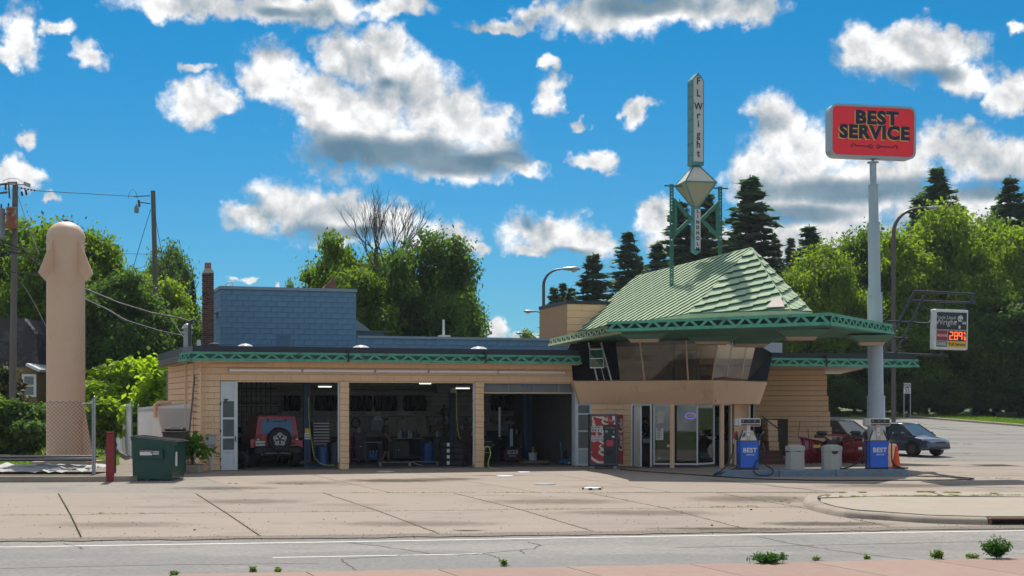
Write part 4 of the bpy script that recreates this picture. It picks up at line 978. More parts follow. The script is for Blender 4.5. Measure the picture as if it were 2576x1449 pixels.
def shingles(poly, along, wt, ex, skew, toward, step=.06, skip=None, lift=.08):
 """poly: 3D planar convex polygon, counter-clockwise seen from outside; along: horizontal direction"""
 P = [Vector(p) for p in poly]; nrm = (P[1] - P[0]).cross(P[2] - P[0]).normalized()
 if nrm.z < 0: nrm = -nrm
 ax = Vector(along); ax.z = 0; ax = (ax - nrm * ax.dot(nrm)).normalized(); up = nrm.cross(ax)
 if up.z < 0: ax = -ax; up = nrm.cross(ax)
 o = P[0]; q = [((p - o).dot(ax), (p - o).dot(up)) for p in P]
 ar = sum(q[i][0] * q[(i + 1) % len(q)][1] - q[(i + 1) % len(q)][0] * q[i][1] for i in range(len(q)))
 if ar < 0: q = list(reversed(q))
 x0, x1 = min(p[0] for p in q), max(p[0] for p in q); y0, y1 = min(p[1] for p in q), max(p[1] for p in q)
 ncol = max(1, math.ceil((x1 - x0) / wt)); cnt = 0
 sk = skew * (1 if ax.dot(toward) > 0 else -1); st_ = step * (1 if sk > 0 else -1)
 for c in range(ncol):
  xa = x0 + c * wt; y = y0 - ex - wt * abs(sk) - ((-c * (wt * sk + st_)) % ex)
  while y < y1 + wt * abs(sk) + ex:
   yr = y + wt * sk
   cell = [(xa + .003, y), (xa + wt - .003, yr), (xa + wt - .003, yr + ex), (xa + .003, y + ex)]
   k = clip_poly(cell, q)
   if len(k) >= 3:
    a = abs(sum(k[i][0] * k[(i + 1) % len(k)][1] - k[(i + 1) % len(k)][0] * k[i][1] for i in range(len(k)))) / 2
    if a > .012:
     yb = y; xb_ = xa
     def lif(p): return .012 + lift * (1 - (p[1] - yb - (p[0] - xb_) * sk) / ex)
     n_ = len(k); vs = [o + ax * p[0] + up * p[1] + nrm * lif(p) for p in k] + [o + ax * p[0] + up * p[1] + nrm * .002 for p in k]
     fs = [tuple(range(n_))] + [(n_ + i, n_ + (i + 1) % n_, (i + 1) % n_, i) for i in range(n_)]
     m_ = COPPERL
     if skip and skip(xa, y): m_ = skip(xa, y)
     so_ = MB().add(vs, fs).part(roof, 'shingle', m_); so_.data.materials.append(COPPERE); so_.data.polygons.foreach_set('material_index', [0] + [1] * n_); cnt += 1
   y += ex
 return cnt
n1_ = shingles([We, Hp, Bp, Ap], rdir, .42, .50, .577, -rdir, lift=.042)
n2_ = shingles([Hp, H2, Bp], (H2 - Hp), .46, .45, .24, H2 - Hp)
n3_ = shingles([H2, H3, Bp], (H3 - H2), .46, .45, .24, H3 - H2)
print('shingles', n1_, n2_, n3_)
hipm = MB()
def hip(a, b, w=.07):
 MB().cyl(a, b, w, w, n=5).part(roof, 'hip_cap', COPPERL)
hip(Hp, Bp, .035); hip(H2, Bp, .04); hip(H3, Bp, .05); hip(Ap, Bp, .05); hip(We, Ap, .05)
pk = Hp * 0
t1 = H2 + (Bp - H2) * .02 + (Hp - H2) * .02
v0 = H2 * .90 + Hp * .08 + Bp * .02; nF = (H2 - Hp).cross(Bp - Hp).normalized()
if nF.z < 0: nF = -nF
tri = [H2 * .76 + Hp * .22 + Bp * .02, H2 * .94 + Hp * .04 + Bp * .02, H2 * .82 + Hp * .02 + Bp * .16, H2 * .76 + Hp * .10 + Bp * .14]
MB().slab([p + nF * .115 for p in tri], .02).part(roof, 'worn_bare_tile', mat('bare_pink_metal', (.36, .27, .25), .6, var=.12))
S = [lw(1448, 52.35), lw(1487, 52.15), lw(1578, 51.75), lw(1587, 51.7), lw(1640, 51.5), lw(1646, 51.5), lw(1755, 51.2), lw(1797, 52.2), lw(1840, 52.9), lw(1895, 53.6)]
zs = zb_b
def wallseg(a, b, z0, z1, m, nm, th=.12, root=ST, off=0):
 d = (b - a); L_ = Vector((d.x, d.y)).length; c = (a + b) / 2; ang = math.atan2(d.y, d.x)
 return MB().box((0, th / 2 + off, 0), (L_, th, z1 - z0)).part(root, nm, m, loc=(c.x, c.y, (z0 + z1) / 2), rot=(0, 0, ang))
dd = wallseg(S[0], S[1], .03, zs - .01, WHITED, 'side_door', th=.05)
def inset(host, fx0_, fx1_, fz0, fz1, m, nm, L_, H_, y=-.012):
 return MB().bb(-L_ / 2 + L_ * fx0_, -L_ / 2 + L_ * fx1_, y, y + .013, -H_ / 2 + H_ * fz0, -H_ / 2 + H_ * fz1).part(host, nm, m)
Ld_ = (S[1] - S[0]).length; Hd = zs - .04
for f0, f1 in ((.855, .985), (.575, .83), (.285, .555)): inset(dd, .18, .9, f0, f1, DG, 'pane', Ld_, Hd)
inset(dd, .18, .9, .03, .26, mat('kick_panel', (.36, .38, .41), .5), 'kick_panel', Ld_, Hd)
block_wall(ST, 'office_block_wall', (S[1].x, S[1].y), (S[3].x, S[3].y), .02, zs, .62, .2113, TAN, TANJ, thick=.2)
FR = mat('pale_frame', (.74, .75, .73), .45, var=.06)
wallseg(S[3], S[4], zs - .06, zs, FR, 'door_head')
wallseg(S[3], S[3] + (S[4] - S[3]).normalized() * .06, .02, zs - .062, FR, 'door_post'); wallseg(S[4] - (S[4] - S[3]).normalized() * .07, S[4], .02, zs - .062, FR, 'door_post')
lf0 = S[3] + Vector((.10, -.03, 0)); lf1 = lf0 + Vector((-.03, -.75, 0))
wallseg(lf0, lf1, .03, zs - .08, FR, 'open_door_leaf', th=.05)
def glaz(a, b, nm='shop_window'):
 wallseg(a, b, .16, zs - .05, GLASS, nm, th=.012, off=.03)
 wallseg(a, b, zs - .05, zs, FR, 'window_head', th=.07); wallseg(a, b, .10, .16, FR, 'window_sill', th=.08)
 wallseg(a, b, 0, .10, mat('dark_red_curb', (.10, .03, .035), .7), 'curb', th=.1)
def vbar(p, w=.05, m=FR): MB().box((0, 0, 0), (w, w, zs - .1)).part(ST, 'mullion', m, loc=(p.x, p.y + .03, zs / 2 + .04), rot=(0, 0, -PSI))
m1 = lw(1691, 51.38)
glaz(S[5], m1); glaz(m1, S[6]); glaz(S[6], S[7])
for p in (S[5], S[6], S[7]): vbar(p)
fr2 = lw(1840, 52.9)
wallseg(S[7], S[8], zs - .05, zs, FR, 'window_head', th=.07)
vbar(S[8]); vbar(lw(1886, 53.4), .07, WHITE)
wallseg(lw(1860, 53.1), S[9], 0, zs, TAN, 'end_pier', th=.3, off=.25)
for px, Y in ((1691, 50.85), (1815.5, 51.25)):
 p = lw(px, Y); MB().cyl((p.x, p.y, .0), (p.x, p.y, zs + .0), .088, n=16).part(ST, 'column', TANM, smooth=True)
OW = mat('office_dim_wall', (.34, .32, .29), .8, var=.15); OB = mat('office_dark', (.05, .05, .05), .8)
o0, o1 = lw(1560, 57.5), lw(1900, 57.5)
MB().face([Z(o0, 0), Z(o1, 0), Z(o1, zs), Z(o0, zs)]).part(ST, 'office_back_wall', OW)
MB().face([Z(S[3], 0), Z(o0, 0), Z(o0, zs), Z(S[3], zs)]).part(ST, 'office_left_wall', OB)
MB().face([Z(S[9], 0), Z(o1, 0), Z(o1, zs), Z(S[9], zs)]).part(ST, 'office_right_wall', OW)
MB().prism([(S[3].x, S[3].y), (S[6].x, S[6].y), (S[7].x, S[7].y), (S[9].x, S[9].y), (o1.x, o1.y), (o0.x, o0.y)], .004, .016).part(ST, 'office_floor', FLOORM)
MB().face([Z(BL_, zs + .001), Z(o0, zs + .001), Z(o1, zs + .001), Z(BR, zs + .001), Z(BC, zs + .001)]).part(ST, 'office_ceiling', IW)
ub5, ub6 = upx(1890, 3.0), upx(1968, 3.0)
MB().bb(ub5 - 2, ub6, 3.0, 6.0, 4.15, zb(862, 1940, 3.0)).part(ST, 'blue_upstand', mat('pale_blue_siding', (.20, .27, .36), .6, var=.05))
def wpt(px, py, Y): w = W(px, py, Y); q = bl(w); return Vector((q.x, q.y, w.z))
MB().tube([(.12, -.03, .9), (.12, -.03, 3.55), (.16, -.03, 3.68), (.3, -.03, 3.74), (2.2, -.03, 3.76)], .018).part(ST, 'conduit', TANM)
MB().tube([(uj + .02, -.03, 3.76), (GW - .15, -.04, 3.72), (GW - .02, -.06, 3.6), (GW + .12, -.10, 2.4)], .02).part(ST, 'conduit', TANM)
MB().tube([(-.04, -.03, 3.78), (-.04, -.03, .8), (-.04, -.05, .35), (-.2, -.06, .22), (-1.2, -.08, .22)], .03).part(ST, 'conduit', TANM)
for dxp, s_ in ((2.1, .035), (.9, .03)):
 c = SB + dS * (Ls - dxp * 1.5) + nS * .1; MB().tube([(c.x, c.y, .4), (c.x, c.y, 3.8 if dxp < 2 else 4.45)], s_).part(ST, 'downpipe', TANM)
c = SB + dS * (Ls - 7.5) + nS * .05
MB().tube([(c.x, c.y, 2.4), (c.x + nS.x * .5, c.y + nS.y * .5, 2.4), (c.x + nS.x * .6, c.y + nS.y * .6, 2.3), (c.x + nS.x * .6, c.y + nS.y * .6, 1.8)], .085, n=10).part(ST, 'elbow_duct', TANM, smooth=True)
PALEB = mat('pale_blue_pole_paint', (0.36, 0.44, 0.52), 0.5, var=0.08, vscale=1.2, col2=(0.21, 0.25, 0.30), c2=(0.6, 0.75), c2scale=2.5)
REDS = mat('sign_red', (0.98, 0.022, 0.04), 0.35, var=0.04)
NAVY = mat('sign_navy', (0.008, 0.008, 0.045), 0.4, var=0.0)
YEL = mat('sign_yellow', (0.85, 0.50, 0.08), 0.4, var=0.0)
SILV = mat('silver_sign_case', (0.36, 0.39, 0.43), 0.4, 0.3, var=0.06)
PY = 51.6; bx = (2206 - CX) / FPX * PY
sg = thing('pole_sign', (bx, PY, 0), 0, 'tall pale blue pole carrying the red BEST SERVICE sign', 'sign')
sg.rotation_euler = (0, R(-0.75), 0)
def zpx(py, Y): return CAMZ + (HY - py) / FPX * Y
k = PY / FPX
for (y0, y1, r_) in ((1180, 998, 22.0), (998, 832, 18.8), (832, 738, 18.6), (738, 562, 14.9), (562, 467, 12.2), (467, 410, 8.4)):
 z0, z1 = zpx(y0, PY), zpx(y1, PY)
 MB().cyl((0, 0, z0), (0, 0, z1), r_ * k, n=28).part(sg, 'pole_section', PALEB, smooth=True)
 MB().cyl((0, 0, z1 - .0), (0, 0, z1 + .03), r_ * k + .02, n=28).part(sg, 'pole_collar', PALEB, smooth=True)
MB().cyl((0, 0, zpx(410, PY)), (0, 0, zpx(407, PY)), 14.5 * k, n=20).cyl((0, 0, zpx(407, PY)), (0, 0, zpx(395, PY)), 3.5 * k, n=12).part(sg, 'sign_bracket', PALEB)
z0, z1 = zpx(400, PY), zpx(268, PY); zc = (z0 + z1) / 2; hw, hh = 114 * k, (z1 - z0) / 2
def rrect(hw, hh, r_, n=6):
 out = []
 for cx, cz, a0 in ((hw - r_, hh - r_, 0), (-hw + r_, hh - r_, 90), (-hw + r_, -hh + r_, 180), (hw - r_, -hh + r_, 270)):
  out += [(cx + r_ * math.cos(R(a0 + 90 * i / n)), cz + r_ * math.sin(R(a0 + 90 * i / n))) for i in range(n + 1)]
 return out
def plate(poly, y0, y1, M=None):
 mb = MB(); n = len(poly)
 mb.add([(p[0], y0, p[1]) for p in poly] + [(p[0], y1, p[1]) for p in poly], [tuple(range(n)), tuple(range(2 * n - 1, n - 1, -1))] + [(i, n + i, n + (i + 1) % n, (i + 1) % n) for i in range(n)], M); return mb
TM = Matrix.Translation((-5 * k, 0, zc)) @ Matrix.Rotation(R(10), 4, 'Z') @ Matrix.Rotation(R(1.1), 4, 'Y')
plate(rrect(hw, hh, .28), -.22, .22, TM).part(sg, 'sign_case', SILV)
rim_o, rim_i = rrect(hw + .005, hh + .005, .28), rrect(hw - .085, hh - .08, .2)
mb = MB(); n = len(rim_o)
mb.add([(p[0], -.225, p[1]) for p in rim_o] + [(p[0], -.25, p[1]) for p in rim_o] + [(p[0], -.25, p[1]) for p in rim_i] + [(p[0], -.222, p[1]) for p in rim_i],
  [(a + i, a + (i + 1) % n, b + (i + 1) % n, b + i) for a, b in ((0, n), (n, 2 * n), (2 * n, 3 * n)) for i in range(n)], TM)
mb.part(sg, 'sign_rim', SILV)
face = plate(rrect(hw - .09, hh - .085, .2), -.232, -.221, TM).part(sg, 'sign_face', REDS)
def tx(root, body, size, x, z, y, m, M, **kw):
 me = textmesh(body, size, **kw); me.transform(M @ plane_mat((x, y, z), (1, 0, 0), (0, 0, 1))); return part(root, 'lettering', me, m)
for (b, s, x, z, w_) in (('BEST', .66, .12, .48, 1.12), ('SERVICE', .66, .04, -.06, 1.06)):
 for dx, dz, yy, m_ in ((-.028, -.026, -.240, YEL), (.008, .008, -.246, NAVY)):
  tx(face, b, s, x + dx, z + dz, yy, m_, TM, bold=.034, sx=w_, spacing=1.10)
for sx, x0 in ((1, -.42), (-1, .52)):
 mb = MB()
 ribbon(mb, [(-sx * .30 + x0, -.55), (sx * .26 + x0, -.55)], .035, TM @ plane_mat((0, -.24, 0), (1, 0, 0), (0, 0, 1)))
 ribbon(mb, [(x0 + sx * .32 + .06 * math.cos(a), -.55 + .06 * math.sin(a)) for a in [i * math.pi / 4 for i in range(9)]], .035, TM @ plane_mat((0, -.241, 0), (1, 0, 0), (0, 0, 1)))
 ribbon(mb, [(x0 - sx * .36 + .07 * math.cos(a) * sx, -.55 + .07 * math.sin(a)) for a in [R(135) + R(i * 34) - R(90) - R(90) + R(50) for i in range(8)]], .035, TM @ plane_mat((0, -.242, 0), (1, 0, 0), (0, 0, 1)))
 mb.part(face, 'wrench_symbol', NAVY)
def ray_plane(px, py, p0, nrm):
 o = Vector((0, 0, CAMZ)); d = Vector(((px - CX) / FPX, 1, (HY - py) / FPX)); t = (p0 - o).dot(nrm) / d.dot(nrm); return o + d * t
def loc2w(p): q = bw(p.x, p.y); return Vector((q.x, q.y, p.z))
wp = [loc2w(p) for p in (Hp, Bp, We)]; wn_ = (wp[1] - wp[0]).cross(wp[2] - wp[0]).normalized()
fl = ray_plane(1689.5, 722, wp[0], wn_); fll = bl(fl)
TVv = fll.y; u_l = fll.x; u_r = upx(1811.5, TVv)
Yc = bw((u_l + u_r) / 2, TVv).y; uc = upx(1750, TVv)
def tz(px, py): return zb(py, px, TVv)
tw = thing('sign_tower', bw(uc, TVv), PSI, 'tall copper and white F L Wright obelisk sign on lattice posts above the roof', 'sign')
TG = mat('tower_green_paint', (0.03, 0.16, 0.115), 0.55, var=0.15, vscale=5, col2=(.015, .06, .05), c2=(.55, .68), c2scale=5)
TT = mat('tower_teal_edge', (0.075, 0.25, 0.27), 0.5, var=0.15, vscale=4, col2=(.05, .13, .13), c2=(.5, .65), c2scale=4)
TW = mat('tower_white_panel', (0.52, 0.53, 0.52), 0.45, var=0.05)
INK = mat('sign_ink', (0.01, 0.015, 0.04), .5, var=0)
xl, xr = u_l - uc, u_r - uc
ztp = tz(1687, 463)
def lattice_post(x, z0, z1, nm='lattice_post'):
 mb = MB(); w_ = .055
 for dx in (-w_, w_): mb.bb(x + dx - .012, x + dx + .012, -.05, .05, z0, z1)
 z = z0; h = .13
 while z < z1 - .01:
  zz = min(z1, z + h)
  for a, b in ((-1, 1), (1, -1)):
   mb.slab([(x + a * w_ - .02, -.04, z), (x + a * w_ + .02, -.04, z), (x + b * w_ + .02, -.04, zz), (x + b * w_ - .02, -.04, zz)], .02)
  z += h
 return mb.part(tw, nm, TG)
lattice_post(xl, fll.z - .35, ztp); lattice_post(xr, tz(1811, 645) - .9, ztp)
MB().bb(xl - .3, xr + .35, -.03, .03, ztp - .10, ztp - .05).part(tw, 'cross_bar', TG)
for s_, xp in ((1, xl + .07), (-1, xr - .07)):
 za, zm, zbm = tz(1689, 499), tz(1689, 550), tz(1689, 597); xa = -s_ * .16
 P = [Vector((xp, 0, za)), Vector((xa, 0, zm)), Vector((xp, 0, zbm))]
 mb = MB()
 for i in range(3):
  a, b = P[i], P[(i + 1) % 3]; c = sum(P, Vector()) / 3
  ai, bi = a + (c - a) * .36, b + (c - b) * .36
  q = [a + Vector((0, -.05, 0)), b + Vector((0, -.05, 0)), bi + Vector((0, -.05, 0)), ai + Vector((0, -.05, 0))]
  mb.slab(q, .1)
 mb.part(tw, 'triangle_brace', TG)
hwd = 14.5 * Yc / FPX / math.cos(PSI) * 1.03; zo0, zo1, zpk = tz(1750, 418), tz(1750, 204), tz(1750, 186)
mb = MB(); mb.bb(-hwd, hwd, -hwd, hwd, zo0, zo1)
mb.add([(-hwd, -hwd, zo1), (hwd, -hwd, zo1), (hwd, hwd, zo1), (-hwd, hwd, zo1), (0, -hwd, zpk), (0, hwd, zpk)], [(0, 1, 4), (2, 3, 5), (1, 2, 5, 4), (3, 0, 4, 5)])
ob = mb.part(tw, 'obelisk', TT)
fw_ = hwd * .82
mb = MB(); yf = -hwd - .012
poly = [(-fw_, zo0 + .14), (fw_, zo0 + .14), (fw_, zo1 - .02), (fw_ * .7, zo1 + .06), (0, zo1 + .16), (-fw_ * .7, zo1 + .06), (-fw_, zo1 - .02)]
mb = plate(poly, yf, yf + .011); mb.part(ob, 'sign_face', TW)
LS = [('F', 134), ('L', 220), ('W', 314), ('r', 377), ('i', 438), ('g', 508), ('h', 585), ('t', 648)]
for ch_, yy in LS:
 z = tz(1750, (240 + yy / 1.906) / 1.4907)
 me = textmesh(ch_, .40 if ch_ in 'FLW' else .40, bold=.006, sx=.85); me.transform(plane_mat((0, yf - .012, z - (.03 if ch_ in 'g' else 0)), (1, 0, 0), (0, 0, 1))); part(ob, 'lettering', me, INK)
for z in np.linspace(zo0 + .4, zo1 - .2, 7): MB().bb(-hwd - .006, -hwd + .002, -hwd, hwd, z, z + .015).part(ob, 'side_seam', COPPERD)
zm_, zlo, zhi = tz(1750, 464), tz(1750, 522), tz(1750, 420)
rw = 1.0
mh_ = (xr - xl) / 2 * .80; t_ = .17
def ringp(z, h, rot=R(40)): return [Vector((h * 1.08 * math.cos(rot + i * math.pi / 2), h * 1.08 * math.sin(rot + i * math.pi / 2), z)) for i in range(4)]
T0, Mi, B0 = ringp(zhi, t_), ringp(zm_, mh_), ringp(zlo, .12)
lan = MB(); lan.add(T0 + Mi + B0, [(i, 4 + i, 4 + (i + 1) % 4, (i + 1) % 4) for i in range(4)] + [(4 + i, 8 + i, 8 + (i + 1) % 4, 4 + (i + 1) % 4) for i in range(4)])
LB = mat('lantern_lower_glass', (.34, .31, .24), .5, var=.06); LT_ = mat('lantern_upper_glass', (.62, .58, .50), .45, var=.06)
lo_ = lan.part(tw, 'lantern', LB)
for i in range(4):
 mb = MB(); c = [T0[i], Mi[i], Mi[(i + 1) % 4], T0[(i + 1) % 4]]; ce = sum(c, Vector()) / 4; n_ = (c[1] - c[0]).cross(c[2] - c[0]).normalized()
 if n_.dot(Vector((ce.x, ce.y, 0))) < 0: n_ = -n_
 mb.face([ce + (p - ce) * .9 + n_ * .008 for p in c]); mb.part(lo_, 'upper_pane', LT_)
for a, b in [(T0[i], Mi[i]) for i in range(4)] + [(Mi[i], B0[i]) for i in range(4)] + [(Mi[i], Mi[(i + 1) % 4]) for i in range(4)]:
 MB().cyl(a, b, .032, n=4).part(lo_, 'lantern_rib', TT)
zq0, zq1 = tz(1750, 640), zlo
hb_ = .145
bx_ = MB().bb(-hb_, hb_, -hb_, hb_, zq0 + .1, zq1)
bx_.add([(-hb_, -hb_, zq0 + .1), (hb_, -hb_, zq0 + .1), (hb_, hb_, zq0 + .1), (-hb_, hb_, zq0 + .1), (0, 0, zq0 - .03)], [(1, 0, 4), (2, 1, 4), (3, 2, 4), (0, 3, 4)])
lb_ = bx_.part(tw, 'name_box', TT)
MB().bb(-hb_ * .72, hb_ * .95, -hb_ - .014, -hb_ - .002, zq0 + .2, zq1 - .08).part(lb_, 'sign_face', TW)
zs0, zs1 = tz(1750, 628), tz(1750, 533)
for i, ch_ in enumerate('LINDHOLM'):
 z = zs1 + (zs0 - zs1) * i / 7.0
 me = textmesh(ch_, .19, bold=.008); me.transform(plane_mat((.017, -hb_ - .022, z), (1, 0, 0), (0, 0, 1))); part(lb_, 'lettering', me, INK)
Yp = 57.0
ps = thing('price_sign', (W(2388, 0, Yp).x, Yp, 4.1), 0, 'white framed fuel price sign reading 2.89 on a black tube frame', 'sign')
def lp(px, py, dy=0.0): w = W(px, py, Yp); return Vector((w.x - ps.location.x, dy, w.z - 4.1))
TUBE = mat('blue_black_tube', (.018, .025, .05), .45, var=.1)
for dy in (0.0,):
 for (a, b, r_) in (((2222.6, 888), (2300.4, 732), .045), ((2252, 888), (2328, 737.5), .045), ((2299, 732), (2453, 740), .045), ((2293, 756), (2454, 761.5), .04), ((2453, 739), (2441, 762), .04),
      ((2232, 808), (2305, 811), .04), ((2224, 849), (2284, 851), .04), ((2220.7, 888), (2384, 895), .045), ((2232, 806), (2225, 849), .03)):
  MB().cyl(lp(*a, dy), lp(*b, dy), r_, n=8).part(ps, 'tube', TUBE)
for px in (2348, 2372): MB().cyl(lp(px, 895), lp(px, 880), .03, n=6).part(ps, 'hanger', TUBE)
for px in (2360, 2425): MB().cyl(lp(px, 760), lp(px, 778), .02, n=6).part(ps, 'hanger', TUBE)
MB().tube([lp(2304, 810.5), lp(2335, 812), lp(2341, 806), lp(2342, 784)], .015).part(ps, 'power_cable', STEEL)
PM = Matrix.Translation(lp(2392, 829)) @ Matrix.Rotation(R(9), 4, 'Z') @ Matrix.Rotation(R(1.2), 4, 'Y')
kw_ = Yp / FPX; hw, hh = 45.5 * kw_, 50.5 * kw_
MB().bb(-hw, hw, -.03, .36, -hh, hh, PM, bev=.03).part(ps, 'sign_case', WHITED)
fcw = WHITE
def pn(x0, x1, z0, z1, m, nm):  # fractions of the face from left / from top
 X0, X1 = -hw + 2 * hw * x0, -hw + 2 * hw * x1; Z0, Z1 = hh - 2 * hh * z0, hh - 2 * hh * z1
 return MB().bb(X0, X1, -.045, -.031, Z1, Z0, PM).part(ps, nm, m), ((X0 + X1) / 2, (Z0 + Z1) / 2)
BN = mat('panel_black_navy', (.012, .018, .03), .3, var=0); PR = mat('panel_red', (.30, .015, .03), .35, var=0); PG = mat('panel_green', (.005, .13, .08), .35, var=0); PYL = mat('panel_yellow', (.70, .40, .01), .35, var=0)
h, c = pn(.07, .95, .075, .505, BN, 'name_panel')
tx(h, 'Frank Lloyd', .20, c[0] - .26, c[1] + .14, -.05, TW, PM, sx=.9)
tx(h, 'Wright', .34, c[0] - .26, c[1] - .06, -.05, TW, PM, sx=.9)
mb = MB(); PF = PM @ plane_mat((c[0] + .37, -.05, c[1]), (1, 0, 0), (0, 0, 1))
def blob(cx, cz, rx, rz, n=14, lump=.12, sd=0):
 q = random.Random(sd); mb.face([(cx + rx * math.cos(2 * math.pi * i / n) * (1 + q.uniform(-lump, lump)), cz + rz * math.sin(2 * math.pi * i / n) * (1 + q.uniform(-lump, lump)), 0) for i in range(n)], PF)
blob(0, .10, .12, .15, sd=1); blob(.17, -.07, .09, .06, sd=2); blob(-.03, -.24, .05, .08, sd=3); blob(-.20, -.04, .05, .05, sd=4)
mb.part(h, 'figure_print', TW)
mb = MB(); PF = PM @ plane_mat((c[0] + .37, -.053, c[1]), (1, 0, 0), (0, 0, 1))
blob(.05, .06, .05, .022, sd=5); blob(-.05, .075, .03, .02, sd=6); blob(0, -.03, .05, .018, sd=7); blob(.1, .0, .03, .06, sd=8); blob(.18, -.08, .012, .045, sd=9)
mb.part(h, 'figure_shadow_print', BN)
h, c = pn(.07, .385, .525, .785, PR, 'unleaded_panel'); tx(h, 'UNLEADED', .13, c[0], c[1], -.05, TW, PM, bold=.004, sx=.78)
h, c = pn(.07, .385, .80, .935, PG, 'diesel_panel'); tx(h, 'DIESEL', .17, c[0], c[1], -.05, TW, PM, bold=.005, sx=.88)
h, c = pn(.405, .95, .80, .935, PYL, 'service_panel'); tx(h, 'Full Service', .17, c[0], c[1], -.05, BN, PM, bold=.003, sx=.92)
h, c = pn(.405, .95, .525, .785, BN, 'digit_panel')
LED = mat('lit_orange_digits', (.9, .12, .02), .4, var=0, emit=(1.0, .13, .02), estr=1.4)
SEG = {'2': 'abged', '8': 'abcdefg', '9': 'abcfg', '1': 'bc', '0': 'abcdef'}
def digit(chh, cx, cz, w_, h_, t, mb):
 for s_ in SEG[chh]:
  x0, z0, ww, h2 = {'a': (0, h_ / 2, w_, t), 'g': (0, 0, w_, t), 'd': (0, -h_ / 2, w_, t), 'b': (w_ / 2, h_ / 4, t, h_ / 2), 'c': (w_ / 2, -h_ / 4, t, h_ / 2), 'f': (-w_ / 2, h_ / 4, t, h_ / 2), 'e': (-w_ / 2, -h_ / 4, t, h_ / 2)}[s_]
  mb.bb(cx + x0 - ww / 2, cx + x0 + ww / 2, -.056, -.046, cz + z0 - h2 / 2, cz + z0 + h2 / 2, PM)
mb = MB(); wq = 2 * hw * .545
for chh, fx in (('2', -.33), ('8', -.07), ('9', .17)): digit(chh, c[0] + fx * wq, c[1], .125, .30, .032, mb)
digit('9', c[0] + .385 * wq, c[1] + .10, .05, .11, .016, mb); digit('1', c[0] + .34 * wq, c[1] - .11, .05, .11, .016, mb); digit('0', c[0] + .42 * wq, c[1] - .11, .05, .11, .016, mb)
mb.bb(c[0] + .34 * wq, c[0] + .44 * wq, -.056, -.046, c[1] - .01, c[1] + .006, PM).bb(c[0] - .205 * wq, c[0] - .165 * wq, -.056, -.046, c[1] - .16, c[1] - .135, PM)
mb.part(h, 'digits', LED)
Ys = 116.0; p = Vector(((2282 - CX) / FPX * Ys, Ys, g((2282 - CX) / FPX * Ys, Ys)))
sp = thing('speed_limit_sign', p, 0, 'white speed limit 35 sign on twin posts before the trees', 'sign')
ks = Ys / FPX
for dx in (-8, 8): MB().bb(dx * ks - .035, dx * ks + .035, -.02, .02, -.1, 84 * ks).part(sp, 'post', STEEL)
f_ = MB().bb(-9 * ks, 9 * ks, -.05, -.021, 61 * ks, 87 * ks, bev=.01).part(sp, 'sign_plate', WHITE)
for t_s, z, s_ in (('SPEED', 82, 7.5), ('LIMIT', 76, 7.5), ('35', 67, 13)): text(f_, t_s, s_ * ks, (0, -.056, z * ks), INK, bold=.004)
LM = mat('lamp_bronze', (.10, .08, .085), .5, .3, var=.1)
def street_lamp(px, Y, ytop, reach, side, label, base_y=None, r_=.09, low=None):
 x = (px - CX) / FPX * Y; z0 = g(x, Y); zt = zpx(ytop, Y)
 t = thing('street_lamp', (x, Y, z0), 0, label, 'street lamp', 'street lamps along the roads')
 H = zt - z0; rr = reach * Y / FPX; c = rr * .75
 pts = [(0, 0, 0), (0, 0, H - c * .95)] + [(side * (c - c * math.cos(a)) * 1.05, 0, H - c * .95 + c * .95 * math.sin(a)) for a in [R(i * 12) for i in range(1, 8)]] + [(side * rr, 0, H + .04)]
 MB().tube(pts, lambda q: r_ * (1 - .55 * q), n=8).part(t, 'pole', LM, smooth=True)
 hx = side * rr
 mb = MB(); mb.lathe([(.02, -.5), (.09, -.45), (.16, 0), (.17, .2), (.10, .42), (.02, .48)], 12, (0, 0, 0), Matrix.Translation((hx + side * .3, 0, H + .02)) @ Matrix.Rotation(R(90 * side), 4, 'Y') @ Matrix.Scale(.75, 4, (1, 0, 0)))
 mb.part(t, 'lamp_head', STEEL, smooth=True)
 MB().ball((hx + side * .42, 0, H - .06), .15, 12, sz=.8).part(t, 'lens', mat('lamp_lens', (.45, .45, .42), .15), smooth=True)
 return t
street_lamp(1367.5, 75, 677, 57, 1, 'tallest curved street lamp standing over the low blue roof')
street_lamp(1376, 118, 784, 36, -1, 'middle street lamp arm reaching left behind the tallest lamp')
street_lamp(1350, 165, 838, 36, -1, 'smallest street lamp, farthest off beyond the blue roof')
street_lamp(2248, 100, 523, 88, 1, 'brown curved street lamp behind the price sign frame', r_=.16)
RY = 53.0; kr = RY / FPX; rx = (165.5 - CX) / FPX * RY
TANK = mat('tan_tank_paint', (.70, .475, .33), .55, var=.04, vscale=.8, bump=.08, bscale=30, col2=(.62, .41, .28), c2=(.5, .75), c2scale=.7)
rk = thing('rocket_tank', (rx, RY, 0), 0, 'tall tan rocket-like steel tank with flared upper fins at left', 'tank')
rad = 46.8 * kr; zz = lambda py: zpx(py, RY)
MB().lathe([(rad * 1.0, zz(1175)), (rad, zz(880)), (rad * 1.0, zz(878)), (rad * .99, zz(600))], 40, caps=False).part(rk, 'tank_body', TANK, smooth=True)
mb = MB(); zd = zz(600); hd = zz(559) - zd
mb.lathe([(rad * 1.0, zd), (rad * 1.0, zd + .01)] + [(max(.01, rad * math.cos(R(a))), zd + .02 + hd * math.sin(R(a))) for a in range(0, 91, 9)], 40).part(rk, 'dome', TANK, smooth=True)
MB().cyl((0, 0, zz(560)), (0, 0, zz(554)), .07, n=10).cyl((0, 0, zz(556)), (0, 0, zz(553)), .10, n=10).part(rk, 'top_cap', RUST)
for z in (880,): MB().lathe([(rad + .004, zz(z)), (rad + .012, zz(z) + .012), (rad + .004, zz(z) + .03)], 40, caps=False).part(rk, 'weld_seam', TANK)
